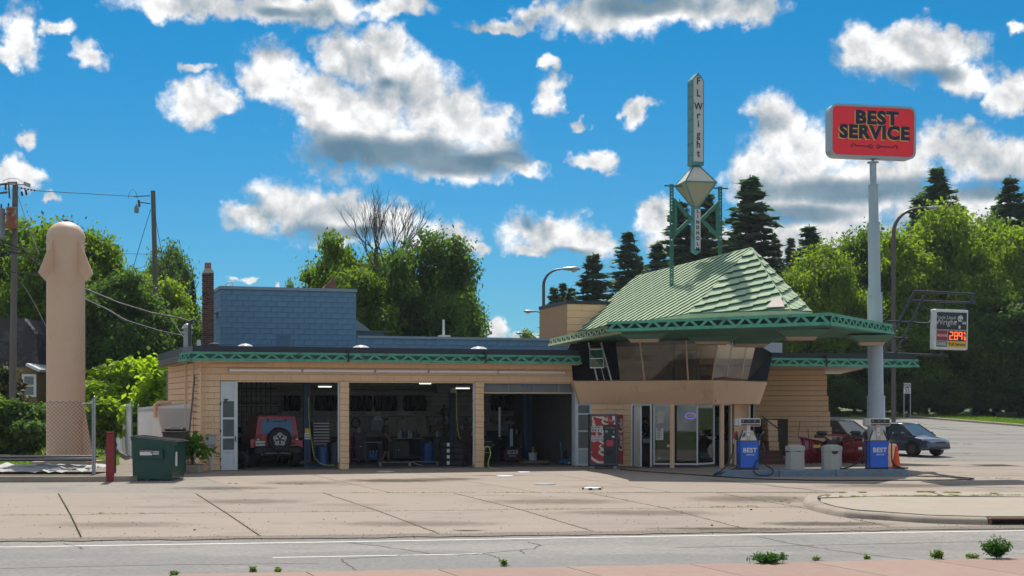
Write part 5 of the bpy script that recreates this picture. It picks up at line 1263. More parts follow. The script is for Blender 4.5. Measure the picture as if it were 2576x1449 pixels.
def fin(ang, pts, th=.05):
 M_ = Matrix.Rotation(ang, 4, 'Z'); mb = MB()
 mb.add([(p[0], -th / 2, p[1]) for p in pts] + [(p[0], th / 2, p[1]) for p in pts], [tuple(range(len(pts))), tuple(range(2 * len(pts) - 1, len(pts) - 1, -1))] + [(i, len(pts) + i, len(pts) + (i + 1) % len(pts), (i + 1) % len(pts)) for i in range(len(pts))], M_)
 mb.part(rk, 'fin', TANK)
for a in (-30, -114, 110):
 fin(R(a), [(rad - .02, zz(602)), (rad - .02, zz(680)), (rad + .38, zz(712)), (rad + .74, zz(694))])
for a in (-12, 140): fin(R(a), [(rad - .02, zz(993)), (rad - .02, zz(1160)), (rad + .42, zz(1160)), (rad + .40, zz(1142))])
MB().prism([(-1.0, -.9), (1.1, -.9), (1.25, .9), (-1.2, .9)], -.05, .18).part(rk, 'concrete_footing', CONC)
def pole(px0, py0, px1, py1, Y, label, r0, r1):
 a, b = W(px0, py0, Y), W(px1, py1, Y)
 t = thing('utility_pole', (a.x, a.y, g(a.x, a.y)), 0, label, 'utility pole', 'wooden utility poles')
 d = Vector((b.x - a.x, 0, b.z - t.location.z))
 MB().tube([(0, 0, -.2), tuple(d * .5), tuple(d)], lambda q: r0 + (r1 - r0) * q, n=14).part(t, 'pole', WOODP, smooth=True)
 return t, d
P1Y, P2Y = 66.0, 92.0
t1, d1 = pole(29.6, 1132, 38.5, 466, P1Y, 'near wooden utility pole with two transformers at the far left', .17, .13)
def p1(px, py, dy=0): w = W(px, py, P1Y); return (w.x - t1.location.x, dy, w.z - t1.location.z)
RUSTY = mat('rusty_transformer', (.28, .09, .045), .7, var=.15, vscale=3, col2=(.38, .37, .34), c2=(.5, .6), c2scale=1.8)
mb = MB(); c = Vector(p1(35.5, 577, -.36)); hh_ = (577 - 526) * P1Y / FPX
tr = MB().cyl(c, c + Vector((0, 0, hh_)), .235, n=20).part(t1, 'rusty_transformer', RUSTY, smooth=True)
MB().cyl(c + Vector((0, 0, hh_)), c + Vector((0, 0, hh_ + .03)), .25, n=20).part(tr, 'lid', STEEL)
for dx in (-.13, .13):
 q = c + Vector((dx, -.02, hh_ + .03)); MB().lathe([(.03, 0), (.05, .03), (.03, .06), (.05, .09), (.03, .12), (.05, .15), (.02, .2)], 10, tuple(q)).part(tr, 'insulator', DKGREY)
for dx in (-.12, 0, .12): MB().ball(tuple(c + Vector((dx, -.235, hh_ - .12))), .03, 8).part(tr, 'bushing', BLACKM)
text(tr, '25', .17, tuple(c + Vector((0, -.245, hh_ - .33))), INK, bold=.004)
MB().bb(c.x - .05, c.x + .05, -.3, .0, c.z + .1, c.z + .2).bb(c.x - .05, c.x + .05, -.3, 0, c.z + .75, c.z + .85).part(tr, 'bracket', GREYM)
c = Vector(p1(1, 600, -.1)); hh_ = 1.36
gt_ = MB().cyl(c, c + Vector((0, 0, hh_)), .25, n=20).part(t1, 'grey_transformer', mat('transformer_grey', (.27, .31, .35), .5, var=.08), smooth=True)
MB().cyl(c + Vector((0, 0, hh_)), c + Vector((0, 0, hh_ + .03)), .27, n=20).part(gt_, 'lid', STEEL)
MB().lathe([(.03, 0), (.06, .03), (.03, .06), (.06, .1), (.03, .14), (.05, .18), (.02, .24)], 10, (c.x + .08, c.y, c.z + hh_ + .03)).part(gt_, 'insulator', DKGREY)
for z in (.12, 1.1): MB().bb(c.x + .2, c.x + .5, -.12, -.04, c.z + z, c.z + z + .1).part(gt_, 'bracket', mat('bracket_brown', (.12, .09, .07), .8))
WIREM = mat('wire_metal', (.03, .034, .038), .7, 0, var=.05)
for (a, b, r_) in (((22, 461), (45, 461), .05), ((24, 459), (27, 500), .045), ((44, 459), (46, 492), .045)): MB().cyl(p1(*a, -.15), p1(*b, -.15), r_, n=6).part(t1, 'crossarm', WOODP)
MB().cyl(p1(-20, 465, -.05), p1(60, 465, -.05), .02, n=6).part(t1, 'cross_rod', WIREM)
ins = [((-2, 466), (22, 462)), ((0, 487), (22, 484)), ((48, 473), (97, 481)), ((16, 464), (16, 480)), ((56, 482), (58, 494)), ((66, 478), (69, 492))]
for a, b in ins:
 a_, b_ = Vector(p1(*a, -.1)), Vector(p1(*b, -.1)); mb = MB().cyl(a_, b_, .015, n=6)
 for i in range(1, 6): q = a_.lerp(b_, i / 6); dd_ = (b_ - a_).normalized() * .02; mb.cyl(q - dd_, q + dd_, .055, n=8)
 mb.part(t1, 'insulator', DKGREY)
MB().slab([p1(64, 458, -.15), p1(80, 464, -.15), p1(79, 474, -.15), p1(63, 468, -.15)], .08).part(t1, 'floodlight', STEEL)
MB().tube([p1(10, 457, -.2), p1(30, 450, -.2), p1(50, 452, -.2), p1(62, 462, -.2)], .012, n=4).part(t1, 'jumper_wire', WIREM)
MB().tube([p1(44, 577, -.2), p1(32, 600, -.2), p1(33, 630, -.2), p1(40, 640, -.2)], .014, n=4).part(t1, 'jumper_wire', WIREM)
t2, d2 = pole(401, 1083, 385, 480, P2Y, 'leaning bare-topped wooden utility pole left of the chimney', .19, .15)
def p2(px, py, dy=0): w = W(px, py, P2Y); return (w.x - t2.location.x, dy, w.z - t2.location.z)
for a, b in (((337, 495), (378, 493)), ((352, 509), (379, 513))): MB().cyl(p2(*a, -.1), p2(*b, -.1), .035, n=6).part(t2, 'arm', WIREM)
a_ = Vector(p2(345, 536, -.15)); mb = MB().lathe([(.14, 0), (.16, .1), (.15, .35), (.06, .5), (.03, .6)], 12, tuple(a_)); mb.part(t2, 'lantern', GREYM)
MB().tube([p2(322, 500), p2(326, 482), p2(333, 476), p2(342, 484), p2(346, 500)], .015, n=4).part(t2, 'jumper_wire', WIREM)
for i in range(4): MB().ball(p2(350 + 0.6 * i, 506 + 4 * i, -.12), .09, 8).part(t2, 'insulator', DKGREY)
def wire(pts, label, r_=.02):
 P = []
 for i in range(len(pts) - 1):
  a, b = W(*pts[i]), W(*pts[i + 1])
  for k_ in range(6): P.append(a.lerp(b, k_ / 6))
 P.append(W(*pts[-1])); o0_ = P[0].copy()
 o = MB().tube([p - o0_ for p in P], r_, n=5).part(None, 'overhead_wire', WIREM, loc=o0_); tag(o, label, 'wire', 'overhead wires between the utility poles')
wire([(97.7, 480, 66), (215, 487, 79), (335, 494, 92)], 'topmost thin wire strung between the two poles')
wire([(38, 622, 66), (120, 628, 75), (250, 636, 83), (382, 640, 92)], 'thin wire just above the tree tops beside the tank dome', .015)
wire([(-60, 590, 60), (0, 602.6, 64), (56, 628, 66), (111, 666, 66), (160, 695, 63), (214.7, 727, 61), (300, 762, 59), (385, 788, 58), (450, 800, 57), (500, 815, 56.5)], 'thick black cable sagging from the near pole to the brick chimney', .033)
wire([(-60, 594, 60), (56, 632, 66), (111, 676, 66), (213, 752, 62), (267, 777, 60), (317, 806, 59), (400, 832, 58), (466, 846, 57)], 'lower thick cable ending at the roof vent', .028)
wire([(213, 752, 62), (280, 780, 60.5), (300, 800, 60), (318, 809, 59.5)], 'short looping cable below the lower thick cable', .02)
wire([(-40, 678, 62), (62, 687, 66), (120, 697.5, 70), (228, 708, 78), (300, 709, 84), (388, 706, 92)], 'pale bundled wire passing behind the tank fins', .03)
wire([(-40, 633, 63), (0, 634, 64), (59, 637, 66)], 'short black cable at the left edge of the near pole', .04)
wire([(44, 488, 65.8), (66, 555, 62), (84, 604, 60), (98, 640, 59)], 'guy wire slanting down from the near pole top', .02)
wire([(53, 708, 66), (85, 760, 62), (117, 823, 58)], 'thin guy wire disappearing behind the tank', .012)
wire([(379, 527, 92), (350, 622, 90), (332, 684, 89), (300, 800, 86)], 'left guy wire of the leaning pole', .02)
wire([(388, 533, 92), (409, 648, 91), (438, 858, 90)], 'right guy wire of the leaning pole', .02)
wire([(394, 740, 91.7), (430, 800, 80), (462, 850, 57.5)], 'white service drop from the leaning pole to the roof vent', .02)
wire([(392, 780, 91.7), (410, 860, 91), (424, 905, 90)], 'slack wire hanging along the leaning pole', .02)
wire([(396, 760, 91.7), (425, 840, 91), (445, 900, 90)], 'slack wire right of the leaning pole base', .02)
def chain_mesh(x0, x1, z0, z1, cell, w_, root, nm='chain_mesh', m=None, y=0.0, top=None):
 mb = MB(); x = x0 - (z1 - z0)
 def st(a, b):
  d_ = (b - a); L_ = d_.length
  if L_ < .02: return
  nn = Vector((-d_.z, 0, d_.x)).normalized() * w_ / 2; mb.add([a - nn, b - nn, b + nn, a + nn], [(0, 1, 2, 3)]); 
 H = z1 - z0
 while x < x1:
  for s_ in (1, -1):
   xs_, xe = (x, x + H) if s_ == 1 else (x + H, x)
   a = Vector((xs_, y, z0)); b = Vector((xe, y, z1))
   d_ = b - a; t0, t1 = 0, 1
   if d_.x > 0: t0 = max(0, (x0 - a.x) / d_.x); t1 = min(1, (x1 - a.x) / d_.x)
   else: t0 = max(0, (x1 - a.x) / d_.x); t1 = min(1, (x0 - a.x) / d_.x)
   if t1 > t0: st(a + d_ * t0, a + d_ * t1)
  x += cell
 return mb.part(root, nm, m or mat('rusty_grey_wire', (.10, .09, .085), .6, .3, var=.1), kind='stuff')
FY = 46.0; kf = FY / FPX
fx = (238 - CX) / FPX * FY
fe = thing('chain_link_gate', (fx, FY, 0), 0, 'sagging see-through chain-link gate panel in front of the tank', 'fence')
fz = lambda py: zpx(py, FY)
chain_mesh((118 - 238) * kf, (231 - 238) * kf, fz(1144), fz(1012), .13, .011, fe)
for dx, yt, r_ in ((0, 1000, .036), (-5.0, 1003, .026)): MB().cyl((dx * kf, 0, -.1), (dx * kf, 0, fz(yt)), r_, n=10).part(fe, 'post', STEEL)
MB().ball((0, 0, fz(999)), .045, 8).part(fe, 'post_cap', STEEL)
MB().cyl(((205 - 238) * kf, 0, fz(1015.5)), (-.02, 0, fz(1014.5)), .022, n=8).part(fe, 'top_rail', STEEL)
MB().cyl((-4.6, .02, fz(1150)), (0, .02, fz(1148)), .03, n=8).part(fe, 'bottom_rail', DKGREY)
MB().cyl((-4.6, .05, fz(1158)), (.03, .05, fz(1157)), .04, n=8).part(fe, 'bottom_rail', BLACKM)
MB().tube([((118 + i * 8.2 - 238) * kf, -.01, fz(1012) + (.03 if i % 2 else -.02)) for i in range(15)], .009, n=4).part(fe, 'barbed_edge', DKGREY)
for z in (1040, 1090, 1130, 1176): MB().cyl((0, 0, fz(z) - .02), (0, 0, fz(z) + .02), .048, n=10).part(fe, 'band', STEEL)
MB().cyl((-4.5, .03, fz(1150)), (-4.5, .03, -.1), .03, n=8).part(fe, 'post', STEEL)
o = thing('scrap_heap', (fx - 2.6, FY + .7, 0), 0, 'low heap of dirty pale sheeting and black pipes behind the kerb', 'scrap')
TARP = mat('dirty_pale_sheet', (.42, .41, .40), .8, var=.15, vscale=3, bump=.3)
mb = MB(); nx, ny = 26, 8; vs = []
for j in range(ny):
 for i in range(nx):
  x = -2.9 + i * .22; y = -.65 + j * .28
  vs.append((x, y, .11 + .09 * noise.noise(Vector((x * 1.3, y * 1.7, 2))) + .12 * noise.noise(Vector((x * 4, y * 5, 7))) + .13 * math.sin(min(1, j / 3) * 1.57)))
mb.add(vs, [(j * nx + i, j * nx + i + 1, (j + 1) * nx + i + 1, (j + 1) * nx + i) for j in range(ny - 1) for i in range(nx - 1)]); mb.part(o, 'sheeting', TARP, smooth=True)
MB().cyl((-2.9, -.2, .52), (2.4, -.1, .50), .05, n=8).part(o, 'black_pipe', BLACKM); MB().cyl((-2.9, .0, .60), (2.5, .1, .58), .04, n=8).part(o, 'black_pipe', BLACKM)
MB().bb(-.2, 2.0, .15, .5, .46, .56).part(o, 'blue_plank', mat('blue_plank', (.04, .09, .16), .6))
SLAT = leaf_mat('white_fence_slat', (.88, .88, .90), (.90, .90, .92), .65, .5, (1.1, 1.1, 1.1))
def slat_fence(a, b, top_a, top_b, z0a, z0b, label, n, post_list):
 A, B = Vector(a), Vector(b); d = B - A; L_ = d.length; rz = math.atan2(d.y, d.x)
 t = thing('slatted_fence', (A.x, A.y, 0), rz, label, 'fence', 'slatted chain-link fences beside the garage')
 za = lambda s: top_a + (top_b - top_a) * s; zb2_ = lambda s: z0a + (z0b - z0a) * s
 for i in range(n):
  s0, s1 = (i + .06) / n, (i + .94) / n
  MB().add([(s0 * L_, -.006, zb2_(s0)), (s1 * L_, -.006, zb2_(s1)), (s1 * L_, -.006, za(s1) - .04), (s0 * L_, -.006, za(s0) - .04), (s0 * L_, .006, zb2_(s0)), (s1 * L_, .006, zb2_(s1)), (s1 * L_, .006, za(s1) - .04), (s0 * L_, .006, za(s0) - .04)],
     [(0, 1, 2, 3), (7, 6, 5, 4), (0, 3, 7, 4), (1, 5, 6, 2), (3, 2, 6, 7)]).part(t, 'slat', SLAT)
 chain_mesh(0, L_, min(z0a, z0b), min(top_a, top_b) - .02, .12, .012, t, m=mat('grey_fence_wire', (.22, .23, .25), .5, .4), y=-.02)
 for s_ in post_list:
  MB().cyl((s_ * L_, .03, -.1), (s_ * L_, .03, za(s_) + .08), .035, n=8).part(t, 'post', STEEL); MB().ball((s_ * L_, .03, za(s_) + .09), .045, 8).part(t, 'post_cap', STEEL)
 MB().cyl((0, .03, za(0) - .02), (L_, .03, za(1) - .02), .022, n=6).part(t, 'top_rail', STEEL)
 return t
slat_fence(((292 - CX) / FPX * 72, 72), ((329.5 - CX) / FPX * 60, 60), 2.28, 2.40, .05, .1, 'short slatted fence run seen edge-on left of the green dumpster', 44, (0, 1))
slat_fence(((346 - CX) / FPX * 58.5, 58.5), ((488 - CX) / FPX * 50.4, 50.4), 2.2, 2.42, .2, .35, 'long slatted fence run between the dumpster and the garage corner', 60, (0, .97))
p = G(278, 1211); bo = thing('bollard', (p.x, p.y, p.z), R(8), 'dented dark red steel bollard left of the green dumpster', 'bollard')
RB = mat('chipped_red_paint', (.24, .012, .022), .5, var=.12, vscale=6, col2=(.10, .03, .03), c2=(.62, .7), c2scale=6)
MB().box((0, 0, .74), (.21, .2, 1.52), bev=.02).part(bo, 'post', RB); MB().box((0, 0, 1.515), (.225, .215, .03)).part(bo, 'cap', RB)
MB().box((-.115, .02, .6), (.03, .16, 1.25)).part(bo, 'channel', mat('dark_red_rust', (.10, .03, .03), .8))
p2_ = W(286, 1092, 47.0); rg = MB(); rg.tube([(.09 * math.cos(a), 0, .09 * math.sin(a) + .95) for a in [i * math.pi / 6 for i in range(13)]], .03, n=6).box((0, 0, .55), (.16, .05, 1.1))
o = rg.part(None, 'tow_hook', BLACKM, loc=(p2_.x, 47.0, 0)); tag(o, 'black steel eye hook standing behind the red bollard', 'hook')
DY = 43.3; p = G(383, 1209.5); kd = p.y / FPX
du = thing('dumpster', ((334 - CX) * kd, p.y, p.z), R(-1), 'dark green steel dumpster with sloping black lid by the yard entrance', 'dumpster')
DGN = mat('dumpster_green', (.004, .06, .042), .4, var=.12, vscale=2, bump=.1, bscale=12, col2=(.004, .045, .034), c2=(.5, .7), c2scale=1.5)
wd, dp, h0, h1 = 99 * kd, 1.45, 1.36, 1.20
mb = MB(); mb.add([(0, 0, .06), (wd, 0, .06), (wd, dp, .06), (0, dp, .06), (-.03, 0, h0), (wd + .07, 0, h1), (wd + .07, dp, h1), (-.03, dp, h0)], [(3, 2, 1, 0), (0, 1, 5, 4), (1, 2, 6, 5), (2, 3, 7, 6), (3, 0, 4, 7)]); bd = mb.part(du, 'body', DGN)
MB().add([(-.06, -.03, h0), (wd + .16, -.03, h1), (wd + .16, -.03, h1 - .10), (-.06, -.03, h0 - .10), (-.06, .02, h0), (wd + .16, .02, h1), (wd + .16, .02, h1 - .1), (-.06, .02, h0 - .1)], [(0, 3, 2, 1), (4, 5, 6, 7), (0, 1, 5, 4), (3, 7, 6, 2), (1, 2, 6, 5), (0, 4, 7, 3)]).part(du, 'top_rim', DGN)
MB().slab([(-.07, -.04, h0 + .02), (wd + .18, -.04, h1 + .02), (wd + .18, dp + .02, h1 + .02), (-.07, dp + .02, h0 + .02)], .03).part(du, 'lid', BLACKM)
for k_ in range(5): MB().slab([(-.05 + k_ * .01, .1 + k_ * .28, h0 + .05), (wd + .15, .1 + k_ * .28, h1 + .05), (wd + .15, .2 + k_ * .28, h1 + .05), (-.05, .2 + k_ * .28, h0 + .05)], .03).part(du, 'lid_rib', BLACKM)
MB().bb(.24, .95, -.12, -.001, .72, .98).part(du, 'fork_pocket', DGN); MB().bb(.26, .30, -.121, -.119, .72, .74).part(du, 'pocket_edge', BLACKM)
MB().bb(.22, .97, -.135, -.12, .955, .985).bb(.88, .97, -.13, -.001, .66, .98).part(du, 'pocket_rim', DGN)
st_ = MB().bb(.26, .64, -.140, -.136, .80, .945).part(du, 'warning_label', WHITE)
MB().bb(.265, .44, -.144, -.141, .905, .94).bb(.455, .635, -.144, -.141, .905, .94).part(du, 'orange_label_band', mat('label_orange', (.8, .22, .02), .5))
s2 = MB().bb(.66, .86, -.140, -.136, .825, .925).part(du, 'white_label', WHITE); text(s2, '40YD-CON2', .06, (.76, -.146, .875), INK, bold=.002)
text(du, 'WARNING', .035, (.35, -.149, .922), INK); text(du, 'WARNING', .035, (.545, -.149, .922), INK)
MB().box((wd + .045, .35, .72), (.012, .22, .55)).part(du, 'side_label', WHITE)
for x in (.1, .45, wd - .3, wd - .05): MB().box((x, .08, .03), (.16, .16, .06)).part(du, 'skid', BLACKM)
MB().bb(.02, wd + .02, -.02, .03, .05, .13).part(du, 'bottom_rail', DGN)
p = W(441, 1100, 46.6); wb = thing('wheeled_bin', (p.x, 46.6, 0), R(5), 'dark brown wheeled trash bin behind the green dumpster', 'trash bin')
BRB = mat('brown_plastic', (.045, .028, .026), .45, var=.06)
mb = MB(); mb.add([(-.30, -.28, .05), (.30, -.28, .05), (.30, .28, .05), (-.30, .28, .05), (-.36, -.36, 1.36), (.36, -.36, 1.36), (.36, .36, 1.36), (-.36, .36, 1.36)], [(3, 2, 1, 0), (0, 1, 5, 4), (1, 2, 6, 5), (2, 3, 7, 6), (3, 0, 4, 7)]); mb.part(wb, 'body', BRB)
MB().box((0, 0, 1.40), (.80, .80, .08), bev=.03).part(wb, 'rim', BRB); MB().box((0, 0, 1.49), (.66, .66, .12), bev=.05).part(wb, 'lid', BRB); MB().box((0, -.1, 1.555), (.28, .2, .03), bev=.01).part(wb, 'lid_handle', BRB)
u = upx(530, -.1); mbx = thing('meter_box', bw(u, -.02, 0), PSI, 'grey electrical box with pipe on the tan wall by the white door', 'electrical box')
z0, z1 = zb(1119, 530, -.1), zb(1096, 530, -.1)
MB().bb(-.17, .17, -.16, -.0, z0, z1, bev=.01).part(mbx, 'box', mat('meter_grey', (.34, .37, .39), .5, var=.06)); MB().bb(-.18, .18, -.17, 0, z1 + .002, z1 + .03).part(mbx, 'hood', GREYM)
MB().cyl((.06, -.06, z1 + .02), (.06, -.06, z1 + .75), .018, n=8).part(mbx, 'riser', TANM); MB().cyl((-.04, -.08, z0), (.02, -.08, .02), .045, n=10).part(mbx, 'conduit', mat('pale_blue_conduit', (.42, .50, .58), .5))
u = upx(538, 0); MB().bb(u + .05, u + .17, -.02, 0.0, .58, .66).part(ST, 'vent_plate', GREYM)
p0, p1_ = W(476, 1095, 49.6), W(490, 942, 49.2)
ld = thing('ladder', (0, 0, 0), 0, 'old grey wooden stepladder leaning beside the garage corner', 'ladder')
LW_ = mat('weathered_grey_wood', (.16, .14, .12), .85, var=.15)
for dx in (0, .24): MB().cyl(p0 + Vector((dx * 1.2, 0, 0)), p1_ + Vector((dx * .8, 0, 0)), .035, n=4).part(ld, 'rail', LW_)
for i in range(9): a = p0.lerp(p1_, (i + .5) / 9); MB().cyl(a, a + Vector((.24, 0, 0)), .022, n=4).part(ld, 'rung', LW_)
pl = thing('planter_ledge', (W(480, 0, 47.4).x, 47.4, 0), 0, 'low concrete planter ledge at the left corner of the garage', 'planter')
MB().bb(-.75, .38, -.35, .35, 0.0, .26, bev=.02).part(pl, 'ledge', CONC); MB().bb(-.7, .36, -.3, .33, .26, .275).part(pl, 'soil', DIRT)
TUBEM = mat('white_tube_cover', (.90, .86, .86), .35, var=.02); CLR = mat('clear_tube_end', (.45, .43, .40), .3)
t0_ = None
names = ['leftmost white tube light above the first bay', 'second white tube light from the left, ending over the first pillar', 'short middle tube light over the middle bay', 'fourth white tube light, above the second pillar', 'rightmost white tube light above the third bay']
for (a, b), nm in zip(((577, 758), (763, 940), (946, 1074.6), (1080, 1250.6), (1254.5, 1422)), names):
 ua, ub = upx(a, -.1), upx(b, -.1); z = 3.525
 o = thing('tube_light', bw((ua + ub) / 2, -.09, z), PSI, nm, 'tube light', 'tube lights along the lintel'); h_ = (ub - ua) / 2
 MB().cyl((-h_, 0, 0), (h_, 0, 0), .052, n=14).part(o, 'tube', TUBEM, smooth=True)
 for s_ in (-1, 1): MB().cyl((s_ * h_, 0, 0), (s_ * (h_ + .03), 0, 0), .056, n=14).part(o, 'end_cap', CLR)
 for s_ in (-.7, .7): MB().bb(s_ * h_ - .02, s_ * h_ + .02, .0, .09, -.03, .03).part(o, 'bracket', CLR)
SKY = mat('skylight_acrylic', (.66, .66, .66), .12, var=.02, coat=.5)
for px, v, lab, w_ in ((617, 2.2, 'left roof skylight dome above the first bay', .37), (907.5, 2.2, 'middle roof skylight dome with a sun glint', .41), (1204.5, 2.2, 'right roof skylight dome above the second pillar', .43)):
 u = upx(px, v); o = thing('skylight', bw(u, v, 4.1), PSI, lab, 'skylight', 'domed skylights on the garage roof')
 MB().box((0, 0, .1), (w_ * 2 + .06, w_ * 2 + .06, .2)).part(o, 'curb', GREYM)
 MB().lathe([(max(.005, w_ * math.cos(R(a))), .2 + .27 * math.sin(R(a))) for a in range(0, 91, 10)], 24).part(o, 'dome', SKY, smooth=True)
def roof_item(name, px, v, z, lab, cat): return thing(name, bw(upx(px, v), v, z), PSI, lab, cat)
o = roof_item('flue_vent', 472, 3.8, 4.1, 'galvanised flue vent with round hood at the left roof end', 'vent')
MB().lathe([(.22, -.1), (.2, .35), (.15, .37), (.15, .85), (.19, .86), (.19, .95), (.15, .97), (.15, 1.05), (.24, 1.06), (.13, 1.22), (.02, 1.26)], 16).part(o, 'flue', STEEL, smooth=True)
o = roof_item('bent_vent_pipe', 477, 2.8, 4.1, 'black bent vent pipe beside the galvanised flue', 'vent')
MB().tube([(0, 0, -.1), (0, 0, 1.2), (.05, 0, 1.3), (.15, 0, 1.34), (.24, 0, 1.25), (.25, 0, 1.12)], .06, n=8).part(o, 'pipe', DKGREY, smooth=True)
o = roof_item('mushroom_vent', 539, 2.0, 4.1, 'dark round mushroom vent at the foot of the chimney', 'vent')
MB().lathe([(.12, 0), (.12, .22), (.20, .24), (.20, .42), (.17, .45), (.02, .47)], 18).part(o, 'cap', mat('vent_dark_rust', (.05, .03, .035), .7), smooth=True)
o = roof_item('conduit_junction', 500, 4.6, 4.1, 'tangle of wires on a weatherhead beside the chimney', 'weatherhead')
MB().cyl((0, 0, 0), (0, 0, .7), .04, n=8).part(o, 'mast', STEEL); MB().box((0, -.02, .55), (.14, .1, .25)).part(o, 'box', WHITED)
for k_ in range(5): MB().tube([(0, 0, .75), (-.1 - .05 * k_, 0, .8 + .03 * k_), (-.25, 0, .6 - .1 * k_), (-.1, 0, .35)], .012, n=4).part(o, 'wire_loop', WIREM)
o = roof_item('roof_ring', 577, 7.5, 7.0, 'small pale metal hoop on top of the blue block', 'vent')
MB().tube([(.0 + .13 * math.cos(a), 0, .14 + .14 * math.sin(a)) for a in [i * math.pi / 8 for i in range(17)]], .03, n=6).part(o, 'hoop', WHITED)
o = roof_item('rusty_exhaust', 829, 8.0, 7.0, 'rusty domed exhaust with pointed fin on the blue block', 'vent')
MB().add([(.32 * math.cos(R(a)), y, .34 * math.sin(R(a))) for y in (-.3, .3) for a in range(0, 181, 15)], [(i, i + 1, 14 + i, 13 + i) for i in range(12)] + [tuple(range(12, -1, -1)), tuple(range(13, 26))]).part(o, 'barrel', RUST, smooth=True)
MB().slab([(-.1, -.1, .32), (.28, -.1, .3), (.18, -.1, .62), (.12, -.1, .60)], .15).part(o, 'fin', RUST)
o = roof_item('white_roof_vent', 1117.5, 9.0, 4.95, 'white box vent with upright pipe on the low blue roof', 'vent')
MB().box((0, 0, .18), (.46, .4, .4)).part(o, 'box', WHITE); MB().cyl((-.03, 0, .38), (-.03, 0, 1.06), .05, n=10).part(o, 'pipe', WHITE)
hy = 78.0
SHK = mat('dark_shingle', (.045, .042, .050), .9, var=.25, vscale=6, bump=.5, bscale=14, col2=(.09, .08, .085), c2=(.48, .6), c2scale=1.2)
hs = thing('shingled_house', (W(60, 0, hy).x, hy, 0), 0, 'dark shingled house half hidden behind the near utility pole', 'house')
def hp(px, py, dy=0): w = W(px, py, hy); return (w.x - hs.location.x, dy, w.z)
xl_, xr_ = hp(-160, 0)[0], hp(96, 0)[0]
mb = MB(); pr = [(-160, 800), (58, 800), (90, 840), (97, 900), (97, 960), (-160, 960)]
vs = [hp(a, b, 0) for a, b in pr] + [hp(a, b, 7) for a, b in pr]; n = len(pr)
mb.add(vs, [tuple(range(n - 1, -1, -1)), tuple(range(n, 2 * n))] + [(i, (i + 1) % n, n + (i + 1) % n, n + i) for i in range(n)]); rf = mb.part(hs, 'gambrel_roof', SHK)
zt_h = hp(0, 802)[2]; row = 0; z = hp(0, 958)[2]
while z < zt_h - .05:
 pyy = HY - (z + .1 - CAMZ) * FPX / hy
 xe = 58 + 32 * min(1, max(0, (pyy - 800) / 40)) + 7 * min(1, max(0, (pyy - 840) / 60))
 MB().bb(hp(-100, 0)[0], hp(xe, 0)[0], -.05, -.01, z, z + .21).part(rf, 'shingle_course', SHK); z += .22
YW = mat('ochre_siding', (.22, .15, .06), .8, var=.1, vscale=2)
mb = MB(); wl = MB().bb(hp(60, 0)[0], hp(117, 0)[0], -1.5, 4, -.2, hp(0, 932)[2]).part(hs, 'annex_wall', YW)
z = .1
while z < hp(0, 935)[2]: MB().bb(hp(60, 0)[0], hp(117, 0)[0], -1.53, -1.501, z, z + .25).part(wl, 'siding_board', YW); z += .27
MB().slab([hp(96, 916, -1.9), hp(130, 932, -1.9), hp(130, 932, 3), hp(96, 916, 3)], .15).part(hs, 'annex_roof', WHITED)
MB().bb(hp(-160, 0)[0], hp(60, 0)[0], .3, 6, -.2, hp(0, 958)[2]).part(hs, 'wall', YW)
wf = MB(); a, b, c, d_ = hp(80.5, 943), hp(115.5, 943), hp(115.5, 999), hp(80.5, 999)
wf.bb(a[0], b[0], -1.62, -1.54, c[2], a[2]); wfo = wf.part(hs, 'window', WHITE)
zm_ = (a[2] + c[2]) / 2
for z0, z1 in ((c[2] + .12, zm_ - .05), (zm_ + .05, a[2] - .12)): MB().bb(a[0] + .13, b[0] - .13, -1.63, -1.621, z0, z1).part(wfo, 'pane', mat('house_glass', (.05, .10, .12), .1, spec=.8))
sh_ = thing('grey_shed', (W(340, 0, 84).x, 84, 0), 0, 'low grey sided shed behind the bushes left of the garage', 'shed')
ks_ = 84 / FPX; wl = MB().bb(-140 * ks_, 100 * ks_, 0, 4, -.2, 86 * ks_ + 2.26).part(sh_, 'wall', mat('pale_siding', (.25, .24, .22), .8, var=.1))
z = .2
while z < 4.2: MB().bb(-140 * ks_, 100 * ks_, -.03, -.001, z, z + .2).part(wl, 'siding_board', mat('pale_siding', (.3, .29, .27), .8)); z += .22
IB = mat('chipped_blue_kerb_paint', (.165, .24, .32), .8, var=.12, vscale=3, bump=.4, bscale=30, col2=(.20, .18, .16), c2=(.52, .58), c2scale=4.5, stretch=(1, 1, 3))
pa, pb_ = G(1812, 1200), G(2288, 1198); d = (pb_ - pa); d.z = 0; LI_ = d.length; rzi = math.atan2(d.y, d.x)
isd = thing('pump_island', (pa.x, pa.y, 0), rzi, 'long chipped pale blue concrete pump island under the canopy', 'pump island')
x = 0; seg = [LI_ * .31, LI_ * .30, LI_ * .39]
for i, s_ in enumerate(seg):
 MB().bb(x + .006, x + s_ - .006, 0, 1.05, -.12, .20, bev=.025).part(isd, 'kerb_block', IB); x += s_
def isl(px, back=.45):  # point on the island top at pixel column
 k = (px - CX) / FPX; ox = pa.x - math.sin(rzi) * back; oy = pa.y + math.cos(rzi) * back
 s_ = (k * oy - ox) / (math.cos(rzi) - k * math.sin(rzi)); return Vector((ox + math.cos(rzi) * s_, oy + math.sin(rzi) * s_, .202))
PB = mat('pump_blue', (.0, .11, .62), .3, var=.05, vscale=1.5, coat=.3); PWH = mat('pump_white', (.55, .55, .54), .4, var=.06); PTR = mat('pump_dark_trim', (.02, .025, .035), .4, var=.1)
